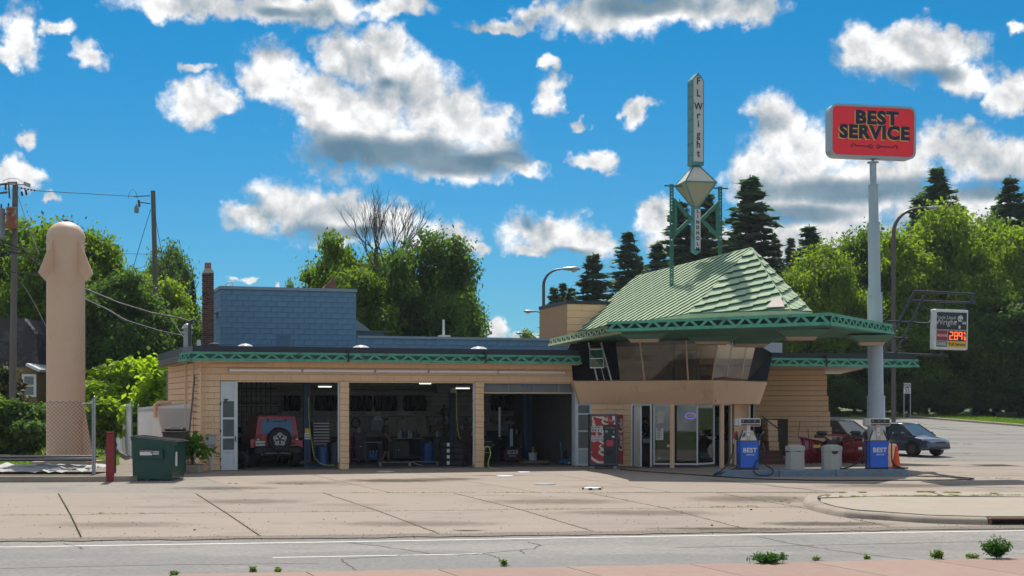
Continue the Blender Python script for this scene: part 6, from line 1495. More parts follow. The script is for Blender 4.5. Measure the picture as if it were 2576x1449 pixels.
def make_pump(px, label, rusty):
 q = isl(px, .42); t = thing('fuel_pump', q, rzi - R(4), label, 'fuel pump', 'blue BEST fuel pumps')
 w_, d_ = .325, .25; b = MB().bb(-w_ + .02, w_ - .02, -d_ + .015, d_ - .015, .05, .92).part(t, 'cabinet', PTR)
 MB().bb(-w_ + .06, w_, -d_, -d_ + .014, .06, .925, bev=.006).part(b, 'front_panel', PB); MB().bb(-w_ - .0, -w_ + .018, -d_ + .02, -d_ + .14, .06, .91).bb(-w_, -w_ + .018, d_ - .1, d_, .06, .91).part(b, 'side_panel', PB)
 MB().bb(-w_ + .0, w_, -d_ + .0, d_, 0, .048).part(b, 'plinth', PTR)
 text(b, 'BEST', .205, (.045, -d_ - .006, .625), WHITE, bold=.006, spacing=1.05); text(b, 'SERVICE', .072, (.06, -d_ - .006, .48), WHITE, bold=.001)
 up_ = MB(); up_.add([(-w_, -d_, .93), (w_, -d_, .93), (w_, d_, .93), (-w_, d_, .93), (-w_ * .55, -d_ * .75, 1.27), (w_ * .55, -d_ * .75, 1.27), (w_ * .55, d_ * .75, 1.27), (-w_ * .55, d_ * .75, 1.27)], [(0, 1, 5, 4), (1, 2, 6, 5), (2, 3, 7, 6), (3, 0, 4, 7), (4, 5, 6, 7)])
 u_ = up_.part(t, 'upper_housing', PWH)
 for s_ in (-1, 1):
  MB().add([(s_ * w_ * 1.02, -d_ - .01, .93), (s_ * w_ * .86, -d_ - .01, .93), (s_ * w_ * .46, -d_ * .76 - .01, 1.28), (s_ * w_ * .60, -d_ * .76 - .01, 1.28)], [(0, 1, 2, 3) if s_ < 0 else (3, 2, 1, 0)]).part(u_, 'side_trim', PTR)
  MB().bb(s_ * w_ * 1.0, s_ * (w_ + .06), -.12, .12, .95, 1.18, bev=.02).part(u_, 'nozzle_cradle', PTR)
 if rusty: MB().add([(-.20, -d_ * .93, 1.02), (-.10, -d_ * .9, 1.0), (-.09, -d_ * .82 - .02, 1.18), (-.12, -d_ * .80 - .02, 1.22), (-.19, -d_ * .84 - .02, 1.12)], [(0, 1, 2, 3, 4)]).part(u_, 'rust_patch', RUST)
 MB().bb(.10, .17, -d_ * .86 - .02, -d_ * .86 - .01, 1.12, 1.2).part(u_, 'yellow_sticker', mat('sticker_yellow', (.7, .5, .05), .5)); MB().bb(-w_ * .9, w_ * .9, -d_ - .006, -d_, .93, .955).part(u_, 'rust_line', mat('rust_line', (.30, .17, .09), .8))
 MB().bb(-.065, .065, -d_ * .95 - .02, -.1, .96, 1.45).part(t, 'column_cover', mat('pump_cream', (.45, .42, .36), .5, var=.08)); MB().bb(-.045, .045, -d_ * .95 - .026, -d_ * .95 - .021, 1.10, 1.36).part(t, 'notice_strip', WHITE)
 text(t, '34', .05, (0, -d_ * .95 - .03, 1.20), INK, bold=.002); mb = MB(); mb.tube([(.028 * math.cos(a), 0, .028 * math.sin(a)) for a in [i * math.pi / 5 for i in range(11)]], .005, n=4, M=Matrix.Translation((0, -d_ * .95 - .03, 1.30))); mb.part(t, 'no_smoking_symbol', REDS)
 MB().bb(-w_ - .085, w_ + .08, -.21, .21, 1.40, 1.665, bev=.035).part(t, 'head', PWH)
 MB().bb(-w_ - .012, -w_ + .0, -.214, .214, 1.39, 1.67).part(t, 'head_seam', PTR)
 dsp = MB().bb(-w_ + .09, w_ + .05, -.222, -.2, 1.505, 1.635).part(t, 'display', mat('display_black', (.015, .02, .028), .2)); MB().bb(-w_ + .09, w_ + .05, -.222, -.2, 1.435, 1.475).part(t, 'red_band', mat('display_red', (.16, .02, .03), .4))
 for (x, z, w2) in ((-.17, 1.60, .05), (-.17, 1.555, .05), (.03, 1.575, .08), (.21, 1.60, .05), (.21, 1.555, .05)): MB().bb(x - w2 / 2, x + w2 / 2, -.226, -.223, z - .008, z + .008).part(dsp, 'print', mat('print_grey', (.30, .32, .34), .5))
 return t
pm1 = make_pump(1880, 'blue fuel pump nearest the office, rust patch and red nozzle', True)
pm2 = make_pump(2205, 'blue fuel pump at the foot of the tall sign pole', False)
def nozzle(t, pts, label, m, rz=0):
 pass
HOSE = mat('hose_black', (.012, .013, .016), .4, var=0)
def hose(root, pts, label, r_=.022):
 P = [Vector(p) for p in pts]; out = []
 for i in range(len(P) - 1):
  for k_ in range(6):
   t = k_ / 6; p0, p1, p2, p3 = P[max(i - 1, 0)], P[i], P[i + 1], P[min(i + 2, len(P) - 1)]
   out.append(0.5 * ((2 * p1) + (p2 - p0) * t + (2 * p0 - 5 * p1 + 4 * p2 - p3) * t * t + (3 * p1 - p0 - 3 * p2 + p3) * t ** 3))
 out.append(P[-1]); return MB().tube(out, r_, n=8).part(root, 'hose', HOSE, label, smooth=True)
NZ = mat('nozzle_red', (.32, .01, .03), .4)
def nz(root, x, z, m):
 MB().tube([(x + .06, -.12, z + .06), (x, -.12, z), (x - .045, -.13, z - .16)], lambda q: .05 * (1 - .35 * q), n=8).part(root, 'nozzle', m, smooth=True); MB().tube([(x + .06, -.12, z + .06), (x + .11, -.1, z + .11)], .012, n=6).part(root, 'spout', STEEL); MB().cyl((x - .045, -.13, z - .16), (x - .06, -.13, z - .33), .025, n=8).part(root, 'swivel', STEEL)
nz(pm1, -.40, 1.16, NZ); nz(pm1, .42, 1.12, mat('nozzle_black', (.03, .03, .035), .5)); nz(pm2, -.42, 1.18, mat('nozzle_black', (.03, .03, .035), .5)); nz(pm2, .42, 1.10, mat('nozzle_black', (.03, .03, .035), .5))
hose(pm1, [(-.46, -.13, .85), (-.50, -.2, .6), (-.62, -.3, .3), (-.85, -.45, .02), (-1.2, -.55, -.18), (-1.1, -.5, -.16), (-.75, -.45, -.05), (-.45, -.35, .05), (-.33, -.28, .25), (-.30, -.27, .55)], None)
hose(pm1, [(.46, -.13, .88), (.52, -.2, .65), (.45, -.3, .45), (.25, -.36, .28), (.15, -.40, .05), (.2, -.5, -.12), (.45, -.55, -.18), (.72, -.5, -.12), (.75, -.4, .02), (.55, -.35, .15), (.40, -.28, .35), (.36, -.25, .55)], None)
hose(pm2, [(-.48, -.13, .9), (-.48, -.2, .6), (-.60, -.3, .35), (-.85, -.35, .12), (-1.2, -.3, .03), (-1.3, -.25, .03), (-1.0, -.2, .05), (-.55, -.28, .3), (-.38, -.28, .6)], None)
hose(pm2, [(.46, -.13, .85), (.44, -.2, .5), (.46, -.2, .3), (.58, -.25, .12), (.85, -.1, .03), (.95, .1, .03), (.7, .15, .03), (.55, -.05, .04), (.8, -.2, .035), (1.0, -.1, .04), (.8, .05, .05), (.5, -.2, .15), (.42, -.26, .45)], None)
BINM = mat('grey_bin_plastic', (.40, .39, .36), .6, var=.04)
def bin_(px, label, flap, rz):
 q = isl(px, .42); t = thing('litter_bin', q, rzi + rz, label, 'litter bin', 'grey litter bins on the island')
 s_ = .265; oc = [(s_, s_ * .45), (s_ * .45, s_), (-s_ * .45, s_), (-s_, s_ * .45), (-s_, -s_ * .45), (-s_ * .45, -s_), (s_ * .45, -s_), (s_, -s_ * .45)]
 MB().prism([(x * .98 * 1.15, y * .98 * 1.15) for x, y in oc], 0, .60).part(t, 'body', BINM)
 MB().prism([(x * 1.19, y * 1.19) for x, y in oc], .605, .74).part(t, 'hood', BINM)
 mb = MB(); o1 = [(x * 1.19, y * 1.19, .742) for x, y in oc]; o2 = [(x * .62, y * .62, .80) for x, y in oc]; mb.add(o1 + o2, [(i, (i + 1) % 8, 8 + (i + 1) % 8, 8 + i) for i in range(8)][::1] + [tuple(range(8, 16))]); mb.part(t, 'lid', BINM)
 fy = -s_ * 1.15 - .006
 if flap == 0: MB().face([(-.12, fy, .60), (.12, fy, .60), (.09, fy, .54), (.05, fy, .50), (-.05, fy, .50), (-.09, fy, .54)][::-1]).part(t, 'bag_flap', BLACKM)
 else: MB().face([(-.30, -.2, .60), (-.17, fy, .60), (-.20, fy, .575), (-.31, -.2, .56)][::-1]).face([(.02, fy, .60), (.17, fy, .60), (.17, fy, .57)][::-1]).part(t, 'bag_flap', BLACKM)
bin_(2000, 'left grey litter bin on the island, black bag edge showing', 1, R(-14)); bin_(2092, 'right grey litter bin on the island, black bag bulging in front', 0, R(4))
p = G(2255, 1178); cn = thing('traffic_cone', (p.x, p.y, p.z), .1, 'orange traffic cone beside the far end of the pump island', 'traffic cone')
ORG = mat('cone_orange', (.75, .07, .01), .5, var=.05)
MB().lathe([(.17, .03), (.16, .05), (.035, .83), (.02, .84)], 20).part(cn, 'cone', ORG, smooth=True); MB().box((0, 0, .018), (.42, .42, .034), bev=.01).part(cn, 'base', ORG)
p = G(2232, 1176); bkl = thing('block_stub_wall', (p.x, p.y + .3, p.z), PSI, 'short tan block wall end behind the orange cone', 'wall')
for i in range(4): MB().bb(-.5, .45 + .03 * (i % 2), 0, .3, i * .215 + .003, i * .215 + .21, bev=.006).part(bkl, 'block', TAN)
def ground_hose(pts, label, r_=.018, m=HOSE):
 P = [Vector(G(a, b, .02)) for a, b in pts]; o0_ = P[0].copy(); out = []
 for i in range(len(P) - 1):
  for k_ in range(8):
   t = k_ / 8; p0, p1, p2, p3 = P[max(i - 1, 0)], P[i], P[i + 1], P[min(i + 2, len(P) - 1)]
   out.append(0.5 * ((2 * p1) + (p2 - p0) * t + (2 * p0 - 5 * p1 + 4 * p2 - p3) * t * t + (3 * p1 - p0 - 3 * p2 + p3) * t ** 3) - o0_)
 out.append(P[-1] - o0_); o = MB().tube(out, r_, n=6).part(None, 'air_hose', m, loc=o0_, smooth=True); tag(o, label, 'hose')
ground_hose([(1560, 1181), (1640, 1187), (1760, 1195), (1880, 1203), (2050, 1208), (2250, 1208), (2400, 1207), (2450, 1204), (2400, 1200), (2290, 1197)], 'long thin black hose snaking past the island front to the right')
YP_ = 54.0; kp = YP_ / FPX; cxp = (2086 - CX) * kp
plw = thing('snow_plow', (cxp, YP_, 0), 0, 'dark red V-shaped snow plow blade parked behind the litter bins', 'snow plow')
PR_ = mat('plow_red', (.20, .008, .022), .3, var=.12, vscale=2, coat=.2); PRD = mat('plow_dark_red', (.11, .006, .014), .4, var=.15)
def P_(px, py, dy=0): w = W(px, py, YP_); return Vector((w.x - cxp, dy, w.z))
zbm_ = .05
def wing(a0, a1, ht0, ht1, y0, y1, nm):
 n = 8; vs = []
 for i, (x, h_, y) in enumerate(((a0, ht0, y0), (a1, ht1, y1))):
  for j in range(n + 1):
   a = j / n; vs.append((x, y - .28 * math.sin(a * math.pi) + .05, zbm_ + h_ * a))
 mb = MB(); mb.add(vs, [(j, n + 1 + j, n + 2 + j, j + 1) for j in range(n)]); w_ = mb.part(plw, nm, PR_, smooth=True)
 return w_
xa, xm, xb = P_(2002, 0).x, 0.0, P_(2171, 0).x
for (x0, x1, h0_, h1_, y0, y1) in ((xa, xm - .02, 1.03, .78, -.75, .25), (xm + .02, xb, .78, 1.0, .25, -.75)):
 w_ = wing(x0, x1, h0_, h1_, y0, y1, 'blade_wing')
 for f in (.12, .38, .62, .86):
  x = x0 + (x1 - x0) * f; y = y0 + (y1 - y0) * f; h_ = h0_ + (h1_ - h0_) * f
  MB().tube([(x, y - .28 * math.sin(a * math.pi) - .02, zbm_ + h_ * a) for a in [i / 6 for i in range(7)]], .03, n=4).part(w_, 'rib', PRD)
 MB().cyl((x0, y0, zbm_ + h0_), (x1, y1, zbm_ + h1_), .03, n=5).part(w_, 'top_rail', PR_); MB().cyl((x0, y0 - .03, .10), (x1, y1 - .03, .10), .06, n=4).part(w_, 'cutting_edge', PRD)
MB().cyl(P_(1998, 1102, -.75), P_(2002, 1060, -.75), .012, n=6).part(plw, 'marker_rod', PR_); MB().cyl(P_(2029, 1110, -.4), P_(2027, 1080, -.4), .014, n=6).part(plw, 'marker_rod', PR_); MB().cyl(P_(2176, 1110, -.8), P_(2174, 1062, -.8), .012, n=6).part(plw, 'marker_rod', DKGREY)
for px in (2066, 2151):
 l_ = MB().bb(*(lambda c, r: (c.x - r[0], c.x + r[0], c.y - .12, c.y + .12, c.z - r[1], c.z + r[1]))(P_(px, 1088.5, -.1), (.20, .075)), bev=.05).part(plw, 'plow_light', mat('light_cover_black', (.03, .025, .028), .4, var=.1))
 c = P_(px - 5 * (1 if px < 2100 else -1), 1097, -.1); MB().bb(c.x - .19, c.x + .19, -.22, .02, c.z - .07, c.z + .06).part(l_, 'lamp_housing', BLACKM)
MB().cyl(P_(2075, 1094, -.05), P_(2150, 1095, -.05), .03, n=6).part(plw, 'light_bar', PR_)
for a, b in (((2072, 1100), (2090, 1111)), ((2090, 1111), (2125, 1111)), ((2125, 1111), (2150, 1100)), ((2078, 1103), (2078, 1160)), ((2135, 1103), (2140, 1160)), ((2100, 1108), (2098, 1150)), ((2118, 1108), (2120, 1150))):
 MB().cyl(P_(*a, -.15), P_(*b, -.15), .035, n=6).part(plw, 'frame_tube', BLACKM)
MB().bb(-.22, .32, -.3, .0, .55, .95, bev=.06).part(plw, 'hydraulic_unit', BLACKM); c = P_(2108, 1106, -.15); MB().cyl(c, c + Vector((0, 0, .10)), .06, n=10).part(plw, 'filler_cap', BLACKM)
MB().cyl(P_(2040, 1125, -.8), P_(2072, 1152, -.5), .03, n=6).part(plw, 'hydraulic_ram', BLACKM); MB().cyl(P_(2064, 1150, -.7), P_(2082, 1166, -.9), .028, n=6).part(plw, 'steel_rod', STEEL)
c = P_(2043, 1121, -.85); MB().box(tuple(c), (.25, .02, .1)).part(plw, 'yellow_label', mat('sticker_yellow', (.7, .5, .05), .5)); c = P_(2150, 1126, -.88); MB().box(tuple(c), (.14, .02, .09)).part(plw, 'white_label', WHITE)
def car(name, loc, heading, label, paint, L_=4.3, Wd=1.70, Hc=1.38, plate=None, hatch=False):
 """car pointing along local +x"""
 t = thing(name, loc, heading, label, 'car'); w = Wd / 2
 st = [(-L_ / 2, .80, .42, .62), (-L_ / 2 + .06, .90, .30, .82), (-L_ / 2 + .35, .97, .22, .90), (-.9, 1.0, .20, .90), (0.0, 1.0, .20, .89), (.75, 1.0, .20, .90), (1.15, .985, .21, .86), (L_ / 2 - .45, .95, .23, .76), (L_ / 2 - .12, .88, .26, .68), (L_ / 2, .72, .34, .58)]
 vs = []; m = 11
 for (x, hw_, z0, z1) in st:
  hwm = hw_ * w
  ring = [(-.86, 0), (-.97, .08), (-1, .35), (-.985, .70), (-.93, .93), (-.60, 1.0)]
  ring = ring + [(0, 1.03)] + [(-a, b) for a, b in reversed(ring)]
  m = len(ring)
  vs += [(x, a * hwm, z0 + (z1 - z0) * b) for a, b in ring]
 mb = MB(); mb.add(vs, [(i * m + j, (i + 1) * m + j, (i + 1) * m + j + 1, i * m + j + 1) for i in range(len(st) - 1) for j in range(m - 1)] + [tuple(range(m)), tuple(range(len(st) * m - 1, (len(st) - 1) * m - 1, -1))] + [(i * m + m - 1, (i + 1) * m + m - 1, (i + 1) * m, i * m) for i in range(len(st) - 1)])
 body = mb.part(t, 'body', paint, smooth=True)
 gb0 = [(1.22, .82, .85), (.35, .87, .90), (-.6, .87, .90), (-1.55 if not hatch else -1.75, .78, .90)]
 gt0 = [(.40, .60, Hc - .02), (.2, .64, Hc), (-.6, .64, Hc), (-1.1 if not hatch else -1.25, .60, Hc - .04)]
 vs = []
 for s_ in (-1, 1):
  vs += [(x, s_ * a * w, z) for x, a, z in gb0] + [(x, s_ * a * w, z) for x, a, z in gt0]
 mb = MB(); fs = []
 for o_ in (0, 8): fs += [(o_ + i, o_ + i + 1, o_ + 5 + i, o_ + 4 + i) for i in range(3)]
 fs += [(0, 8, 12, 4), (3, 7, 15, 11)]
 mb.add(vs, fs); gh = mb.part(t, 'windows', CARGLASS)
 mb = MB(); r = .03; rv = [(x, s_ * (a * w + .0), z + .012) for s_ in (-1, 1) for x, a, z in gt0]
 mb.add(rv + [(0.05, 0, Hc + .05), (-.6, 0, Hc + .055)], [(0, 1, 8), (1, 2, 9, 8), (2, 3, 9), (4, 8, 5), (5, 8, 9, 6), (6, 9, 7), (0, 8, 4), (3, 7, 9)]); mb.part(t, 'roof', paint, smooth=True)
 for s_ in (-1, 1):
  for a, b in ((0, 0), (3, 3)): MB().cyl((gb0[a][0], s_ * gb0[a][1] * w, gb0[a][2]), (gt0[b][0], s_ * gt0[b][1] * w, gt0[b][2]), .035, n=5).part(t, 'roof_pillar', paint)
  MB().cyl((-.35, s_ * .875 * w, .9), (-.30, s_ * .645 * w, Hc), .03, n=5).part(t, 'roof_pillar', BLACKM)
  for i in range(3): MB().cyl((gt0[i][0], s_ * gt0[i][1] * w, gt0[i][2]), (gt0[i + 1][0], s_ * gt0[i + 1][1] * w, gt0[i + 1][2]), .028, n=5).part(t, 'roof_rail', paint)
  MB().box((.78, s_ * (w + .09), .96), (.12, .2, .13), bev=.03).part(t, 'wing_mirror', paint)
  hl = MB(); hl.add([(L_ / 2 - .03, s_ * .35 * w, .52), (L_ / 2 - .22, s_ * .80 * w, .53), (L_ / 2 - .42, s_ * .905 * w, .70), (L_ / 2 - .13, s_ * .40 * w, .665)], [(0, 1, 2, 3) if s_ > 0 else (3, 2, 1, 0)])
  hl.v = [(x + .045, y + s_ * .012, z) for x, y, z in hl.v]; hl.part(t, 'headlight', mat('headlight_glass', (.5, .48, .38), .1, var=0, spec=.8))
 for x in (L_ / 2 - .85, -L_ / 2 + .8):
  for s_ in (-1, 1):
   wl_ = MB().cyl((x, s_ * (w - .17), .305), (x, s_ * (w + .005), .305), .305, n=22).part(t, 'wheel', BLACK, smooth=True)
   MB().cyl((x, s_ * (w + .001), .305), (x, s_ * (w + .012), .305), .20, n=18).part(wl_, 'rim', DKGREY)
   MB().cyl((x, s_ * (w - .2), .33), (x, s_ * (w - .001), .33), .36, n=22).part(wl_, 'wheel_arch', BLACKM)
 MB().bb(L_ / 2 - .02, L_ / 2 + .035, -.32, .32, .56, .62, bev=.01).part(t, 'grille', BLACKM); MB().bb(L_ / 2 - .05, L_ / 2 + .03, -.62, .62, .30, .40, bev=.02).part(t, 'bumper_intake', BLACKM)
 if plate:
  pl_ = MB().bb(L_ / 2 + .02, L_ / 2 + .04, -.155, .155, .42, .58).part(t, 'number_plate', WHITE); text(pl_, plate, .10, (L_ / 2 + .044, 0, .49), INK, right=(0, 1, 0), bold=.001)
  MB().bb(L_ / 2 + .041, L_ / 2 + .043, -.15, .15, .545, .575).part(pl_, 'blue_band', mat('plate_blue', (.05, .3, .5), .5))
 return t
p = G(2290, 1141); p.y = 62.0; p.x = (2272 - CX) / FPX * 62
car('parked_car', (p.x, 62.0, g(p.x, 62)), math.atan2(-.84, .55), 'dark blue-grey hatchback parked right of the tall pole', mat('dark_slate_car', (.07, .09, .15), .25, .3, var=.05, coat=.8), hatch=True, L_=4.15, plate=None)
x = (2112 - CX) / FPX * 64.5
car('parked_car', (x, 64.5, g(x, 64.5)), math.atan2(-.86, .50), 'maroon sedan half hidden behind the block wall and snow plow', mat('maroon_car', (.22, .06, .085), .25, .3, var=.05, coat=.8), Hc=1.42, plate='925*668')
def person(name, loc, rz, label, joints, radii, edges, parts_mats, head, root_i=0):
 t = thing(name, loc, rz, label, 'person')
 return t
def skin_mesh(pts, edges, rad, root_i=0, lvl=1):
 me = bpy.data.meshes.new('body'); me.from_pydata(pts, edges, [])
 o = bpy.data.objects.new('body', me); COL.objects.link(o)
 md = o.modifiers.new('skin', 'SKIN'); sv = me.skin_vertices[0].data
 for i, r_ in enumerate(rad): sv[i].radius = (r_, r_ * .85) if not isinstance(r_, tuple) else r_
 sv[root_i].use_root = True
 md.use_smooth_shade = True
 ss_ = o.modifiers.new('sub', 'SUBSURF'); ss_.levels = lvl; ss_.render_levels = lvl
 dg = bpy.context.evaluated_depsgraph_get(); out = bpy.data.meshes.new_from_object(o.evaluated_get(dg))
 bpy.data.objects.remove(o); bpy.data.meshes.remove(me)
 out.polygons.foreach_set('use_smooth', [True] * len(out.polygons)); return out
SKIN = mat('skin_tone', (.36, .19, .12), .55, var=.05); HAIR = mat('dark_hair', (.02, .014, .01), .7); 
def build_person(loc, rz, label, shirt, shorts, stance, arms, H=1.78, trousers=False, beard=False):
 """faces local +x"""
 t = thing('person', loc, rz, label, 'person'); s = H / 1.78
 lean = stance.get('lean', 0)
 P = [(0, 0, .95), (lean * .3, 0, 1.12), (lean * .8, 0, 1.34), (lean, 0, 1.47), (lean * 1.1 + .01, 0, 1.54)]
 E = [(0, 1), (1, 2), (2, 3), (3, 4)]; Rr = [(.14, .17), (.13, .155), (.14, .18), (.09, .13), .055]
 feet = []
 for sd in (-1, 1):
  hx, kx, fx_ = 0, stance['knee'][sd > 0], stance['foot'][sd > 0]; b = len(P)
  P += [(0, sd * .09, .90), (kx, sd * .11, .50), (fx_, sd * .12, .10), (fx_ + .06, sd * .125, .05), (fx_ + .17, sd * .13, .04)]
  E += [(0, b), (b, b + 1), (b + 1, b + 2), (b + 2, b + 3), (b + 3, b + 4)]; Rr += [.095, .062, .042, .045, .035]
 for sd in (-1, 1):
  el, wr = arms[sd > 0]; b = len(P)
  P += [(lean, sd * .19, 1.44), el, wr]; E += [(3, b), (b, b + 1), (b + 1, b + 2)]; Rr += [.062, .043, .03]
  w = Vector(wr); d = (w - Vector(el)).normalized(); side = d.cross(Vector((0, 1, 0))); side = side.normalized() if side.length > .1 else Vector((1, 0, 0))
  pb_i = len(P); pc = w + d * .055; P.append(tuple(pc)); E.append((b + 2, pb_i)); Rr.append((.033, .02))
  for k_, (o_, L_) in enumerate(((-.03, .075), (-.01, .085), (.01, .08), (.03, .062))):
   q = pc + side * o_ + d * .03; q2 = q + d * L_ * .5; q3 = q + d * L_ * .85 + Vector((.012, 0, 0)); i0 = len(P)
   P += [tuple(q), tuple(q2), tuple(q3)]; E += [(pb_i, i0), (i0, i0 + 1), (i0 + 1, i0 + 2)]; Rr += [.010, .009, .008]
  q = w + side * .035 + d * .03; q2 = q + side * .02 + d * .035; i0 = len(P); P += [tuple(q), tuple(q2)]; E += [(b + 2, i0), (i0, i0 + 1)]; Rr += [.011, .009]
 me = skin_mesh([Vector(p) * s for p in P], E, [tuple(x * s for x in r_) if isinstance(r_, tuple) else r_ * s for r_ in Rr])
 for m_ in (SKIN, shirt, shorts, BLACKM): me.materials.append(m_)
 for p in me.polygons:
  z = p.center.z / s; y = abs(p.center.y) / s
  if z < .09: p.material_index = 3
  elif z < (.09 if trousers else .46): p.material_index = 0 if not trousers else 2
  elif z < .98: p.material_index = 2 if (z > (.0 if trousers else .46) and y < .25) else 0
  elif z < 1.50 and y < .30: p.material_index = 1
  if .98 <= z < 1.18 and y > .20: p.material_index = 0
  if z >= .75 and z < .98 and y > .21: p.material_index = 0
 part(t, 'body', me, None)
 hx = (lean * 1.1 + .03) * s; hz = 1.66 * s
 hm = MB(); hm.lathe([(.02, -.125), (.05, -.115), (.066, -.075), (.074, -.02), (.078, .03), (.074, .075), (.055, .105), (.02, .122), (.004, .125)], 18, (0, 0, 0), Matrix.Translation((hx, 0, hz)) @ Matrix.Scale(s, 4) @ Matrix.Rotation(R(stance.get('nod', 8)), 4, 'Y') @ Matrix.Scale(1.22, 4, (1, 0, 0)))
 hd_ = hm.part(t, 'head', SKIN, smooth=True)
 T = Matrix.Translation((hx, 0, hz)) @ Matrix.Scale(s, 4) @ Matrix.Rotation(R(stance.get('nod', 8)), 4, 'Y')
 MB().add([(.088, -.014, .01), (.088, .014, .01), (.118, 0, -.022), (.09, -.016, -.03), (.09, .016, -.03)], [(0, 2, 1), (0, 3, 2), (1, 2, 4), (2, 3, 4)], T).part(hd_, 'nose', SKIN)
 for sd in (-1, 1):
  MB().ball((.083, sd * .031, .015), .012, 8, T).part(hd_, 'eye', BLACKM); MB().ball((-.005, sd * .077, -.005), .024, 8, T @ Matrix.Scale(.5, 4, (0, 1, 0))).part(hd_, 'ear', SKIN)
 MB().box((.086, 0, -.06), (.012, .045, .010), M=T).part(hd_, 'mouth', mat('lip', (.25, .09, .07), .6))
 MB().lathe([(.084, .02), (.086, .05), (.080, .085), (.058, .116), (.005, .135)], 18, (0, 0, 0), T @ Matrix.Translation((-.012, 0, 0)) @ Matrix.Scale(1.2, 4, (1, 0, 0)), caps=False).bb(-.108, -.03, -.075, .075, -.07, .03, T, bev=.02).part(hd_, 'hair', HAIR, smooth=True)
 if beard: MB().ball((.045, 0, -.085), .055, 10, T).part(hd_, 'beard', HAIR, smooth=True)
 return t
def gpb(px, v, z=.02): return bw(upx(px, v), v, z)
pw = W(968, 1100, 55.6)
build_person((pw.x, 55.6, .022), R(-8), 'mechanic in dark grey t-shirt and black shorts walking through the middle bay', mat('shirt_charcoal', (.06, .055, .065), .8), mat('shorts_black', (.012, .012, .014), .8), {'knee': (.06, .10), 'foot': (-.06, .13), 'lean': .04, 'nod': 14},
    [((.06, -.24, 1.16), (.20, -.22, .95)), ((.02, .25, 1.17), (.16, .25, .96))], H=1.76)
pw = W(1630, 1100, 54.6)
build_person((pw.x, 54.6, .022), R(195), 'person in dark blue shirt leaning at the office counter, hand at chin', mat('shirt_dark_blue', (.015, .03, .06), .8), mat('jeans_dark', (.015, .02, .035), .85), {'knee': (0, 0), 'foot': (0, .05), 'lean': .08, 'nod': 18},
    [((.20, -.18, 1.24), (.16, -.05, 1.50)), ((.22, .22, 1.14), (.40, .10, 1.12))], H=1.80, trousers=True, beard=True)
def iz(py, px, v): return zb(py, px, v)
def ithing(name, px, v, lab, cat, group=None, z=.024, rz=0): return thing(name, bw(upx(px, v), v, z), PSI + rz, lab, cat, group)
LIFTB = mat('lift_blue', (.012, .06, .17), .4, var=.1, vscale=2)
SHELFM = mat('painted_shelf_board', (.36, .34, .30), .7, var=.12, vscale=1.5)
vs_ = 8.35; ul, ur = upx(637, vs_), upx(1379, vs_); zt_s, zb_s = iz(1035, 826, vs_), iz(1046, 826, vs_)
sb = thing('service_shelf', bw(0, 0, 0), PSI, 'long high shelf lettered with services along the garage back wall', 'shelf')
MB().bb(ul, ur, vs_, VB - .03, zt_s - .03, zt_s).part(sb, 'shelf_board', SHELFM); fb = MB().bb(ul, ur, vs_ - .025, vs_ - .002, zb_s, zt_s).part(sb, 'fascia_board', SHELFM)
for px, s_ in ((674, 'WHEEL ALIGNMENT'), (744, 'COOLANT'), (826, 'ELECTRICAL'), (904, 'BATTERIES'), (979.7, 'OIL CHANGE'), (1054, 'LUBRICATION'), (1119, 'TIRE BALANCE'), (1269, 'TIRES'), (1348, 'DIAGNOSTICS')):
 text(fb, s_, .125, (upx(px, vs_), vs_ - .032, (zb_s + zt_s) / 2), INK, bold=.002)
for px in (713, 790, 880, 939, 1010, 1090, 1160, 1245, 1300):
 u = upx(px, vs_); MB().cyl((u, VB - .05, zb_s - .0), (u, vs_ + .02, zb_s), .012, n=4).cyl((u, vs_ + .05, zt_s), (u, vs_ + .05, zt_s + .75), .014, n=6).part(sb, 'bracket', STEEL)
TYR = mat('tyre_rubber', (.014, .014, .015), .75, var=.1)
def tyre_mesh(Ro, w_, Ri):
 prof = [(Ri, -w_ * .40), (Ri + .02, -w_ * .48), (Ro - .05, -w_ * .5), (Ro - .012, -w_ * .42), (Ro, -w_ * .25), (Ro - .008, -w_ * .24), (Ro, -w_ * .10), (Ro - .008, -w_ * .09), (Ro, .02), (Ro, w_ * .25), (Ro - .012, w_ * .42), (Ro - .05, w_ * .5), (Ri + .02, w_ * .48), (Ri, w_ * .40)]
 mb = MB(); mb.lathe(prof + [prof[0]], 26, caps=False); me = mb.mesh('tyre'); me.materials.append(TYR); me.polygons.foreach_set('use_smooth', [True] * len(me.polygons)); return me
TM1 = tyre_mesh(.335, .225, .20)
k_ = 0
for (a, b), cn_ in zip(((712, 757), (792, 850), (880, 935), (942, 1000), (1016, 1068), (1238, 1306)), ('above the off-roader, left of the lettered lift', 'above the tall maroon tool chest', 'just right of the first pillar', 'above the wall clock and OIL CHANGE lettering', 'above the LUBRICATION lettering', 'above the TIRES lettering in the third bay')):
 u = upx(a, 8.6) + .12; 
 while u < upx(b, 8.6):
  o = bpy.data.objects.new('tyre', TM1); COL.objects.link(o); p = bw(u, 8.62, zt_s + .337); o.location = p; o.rotation_euler = (0, R(90), PSI)
  tag(o, 'black tyre on the high shelf %s' % cn_, 'tyre', 'tyres on the high shelf %s' % cn_); u += .236; k_ += 1
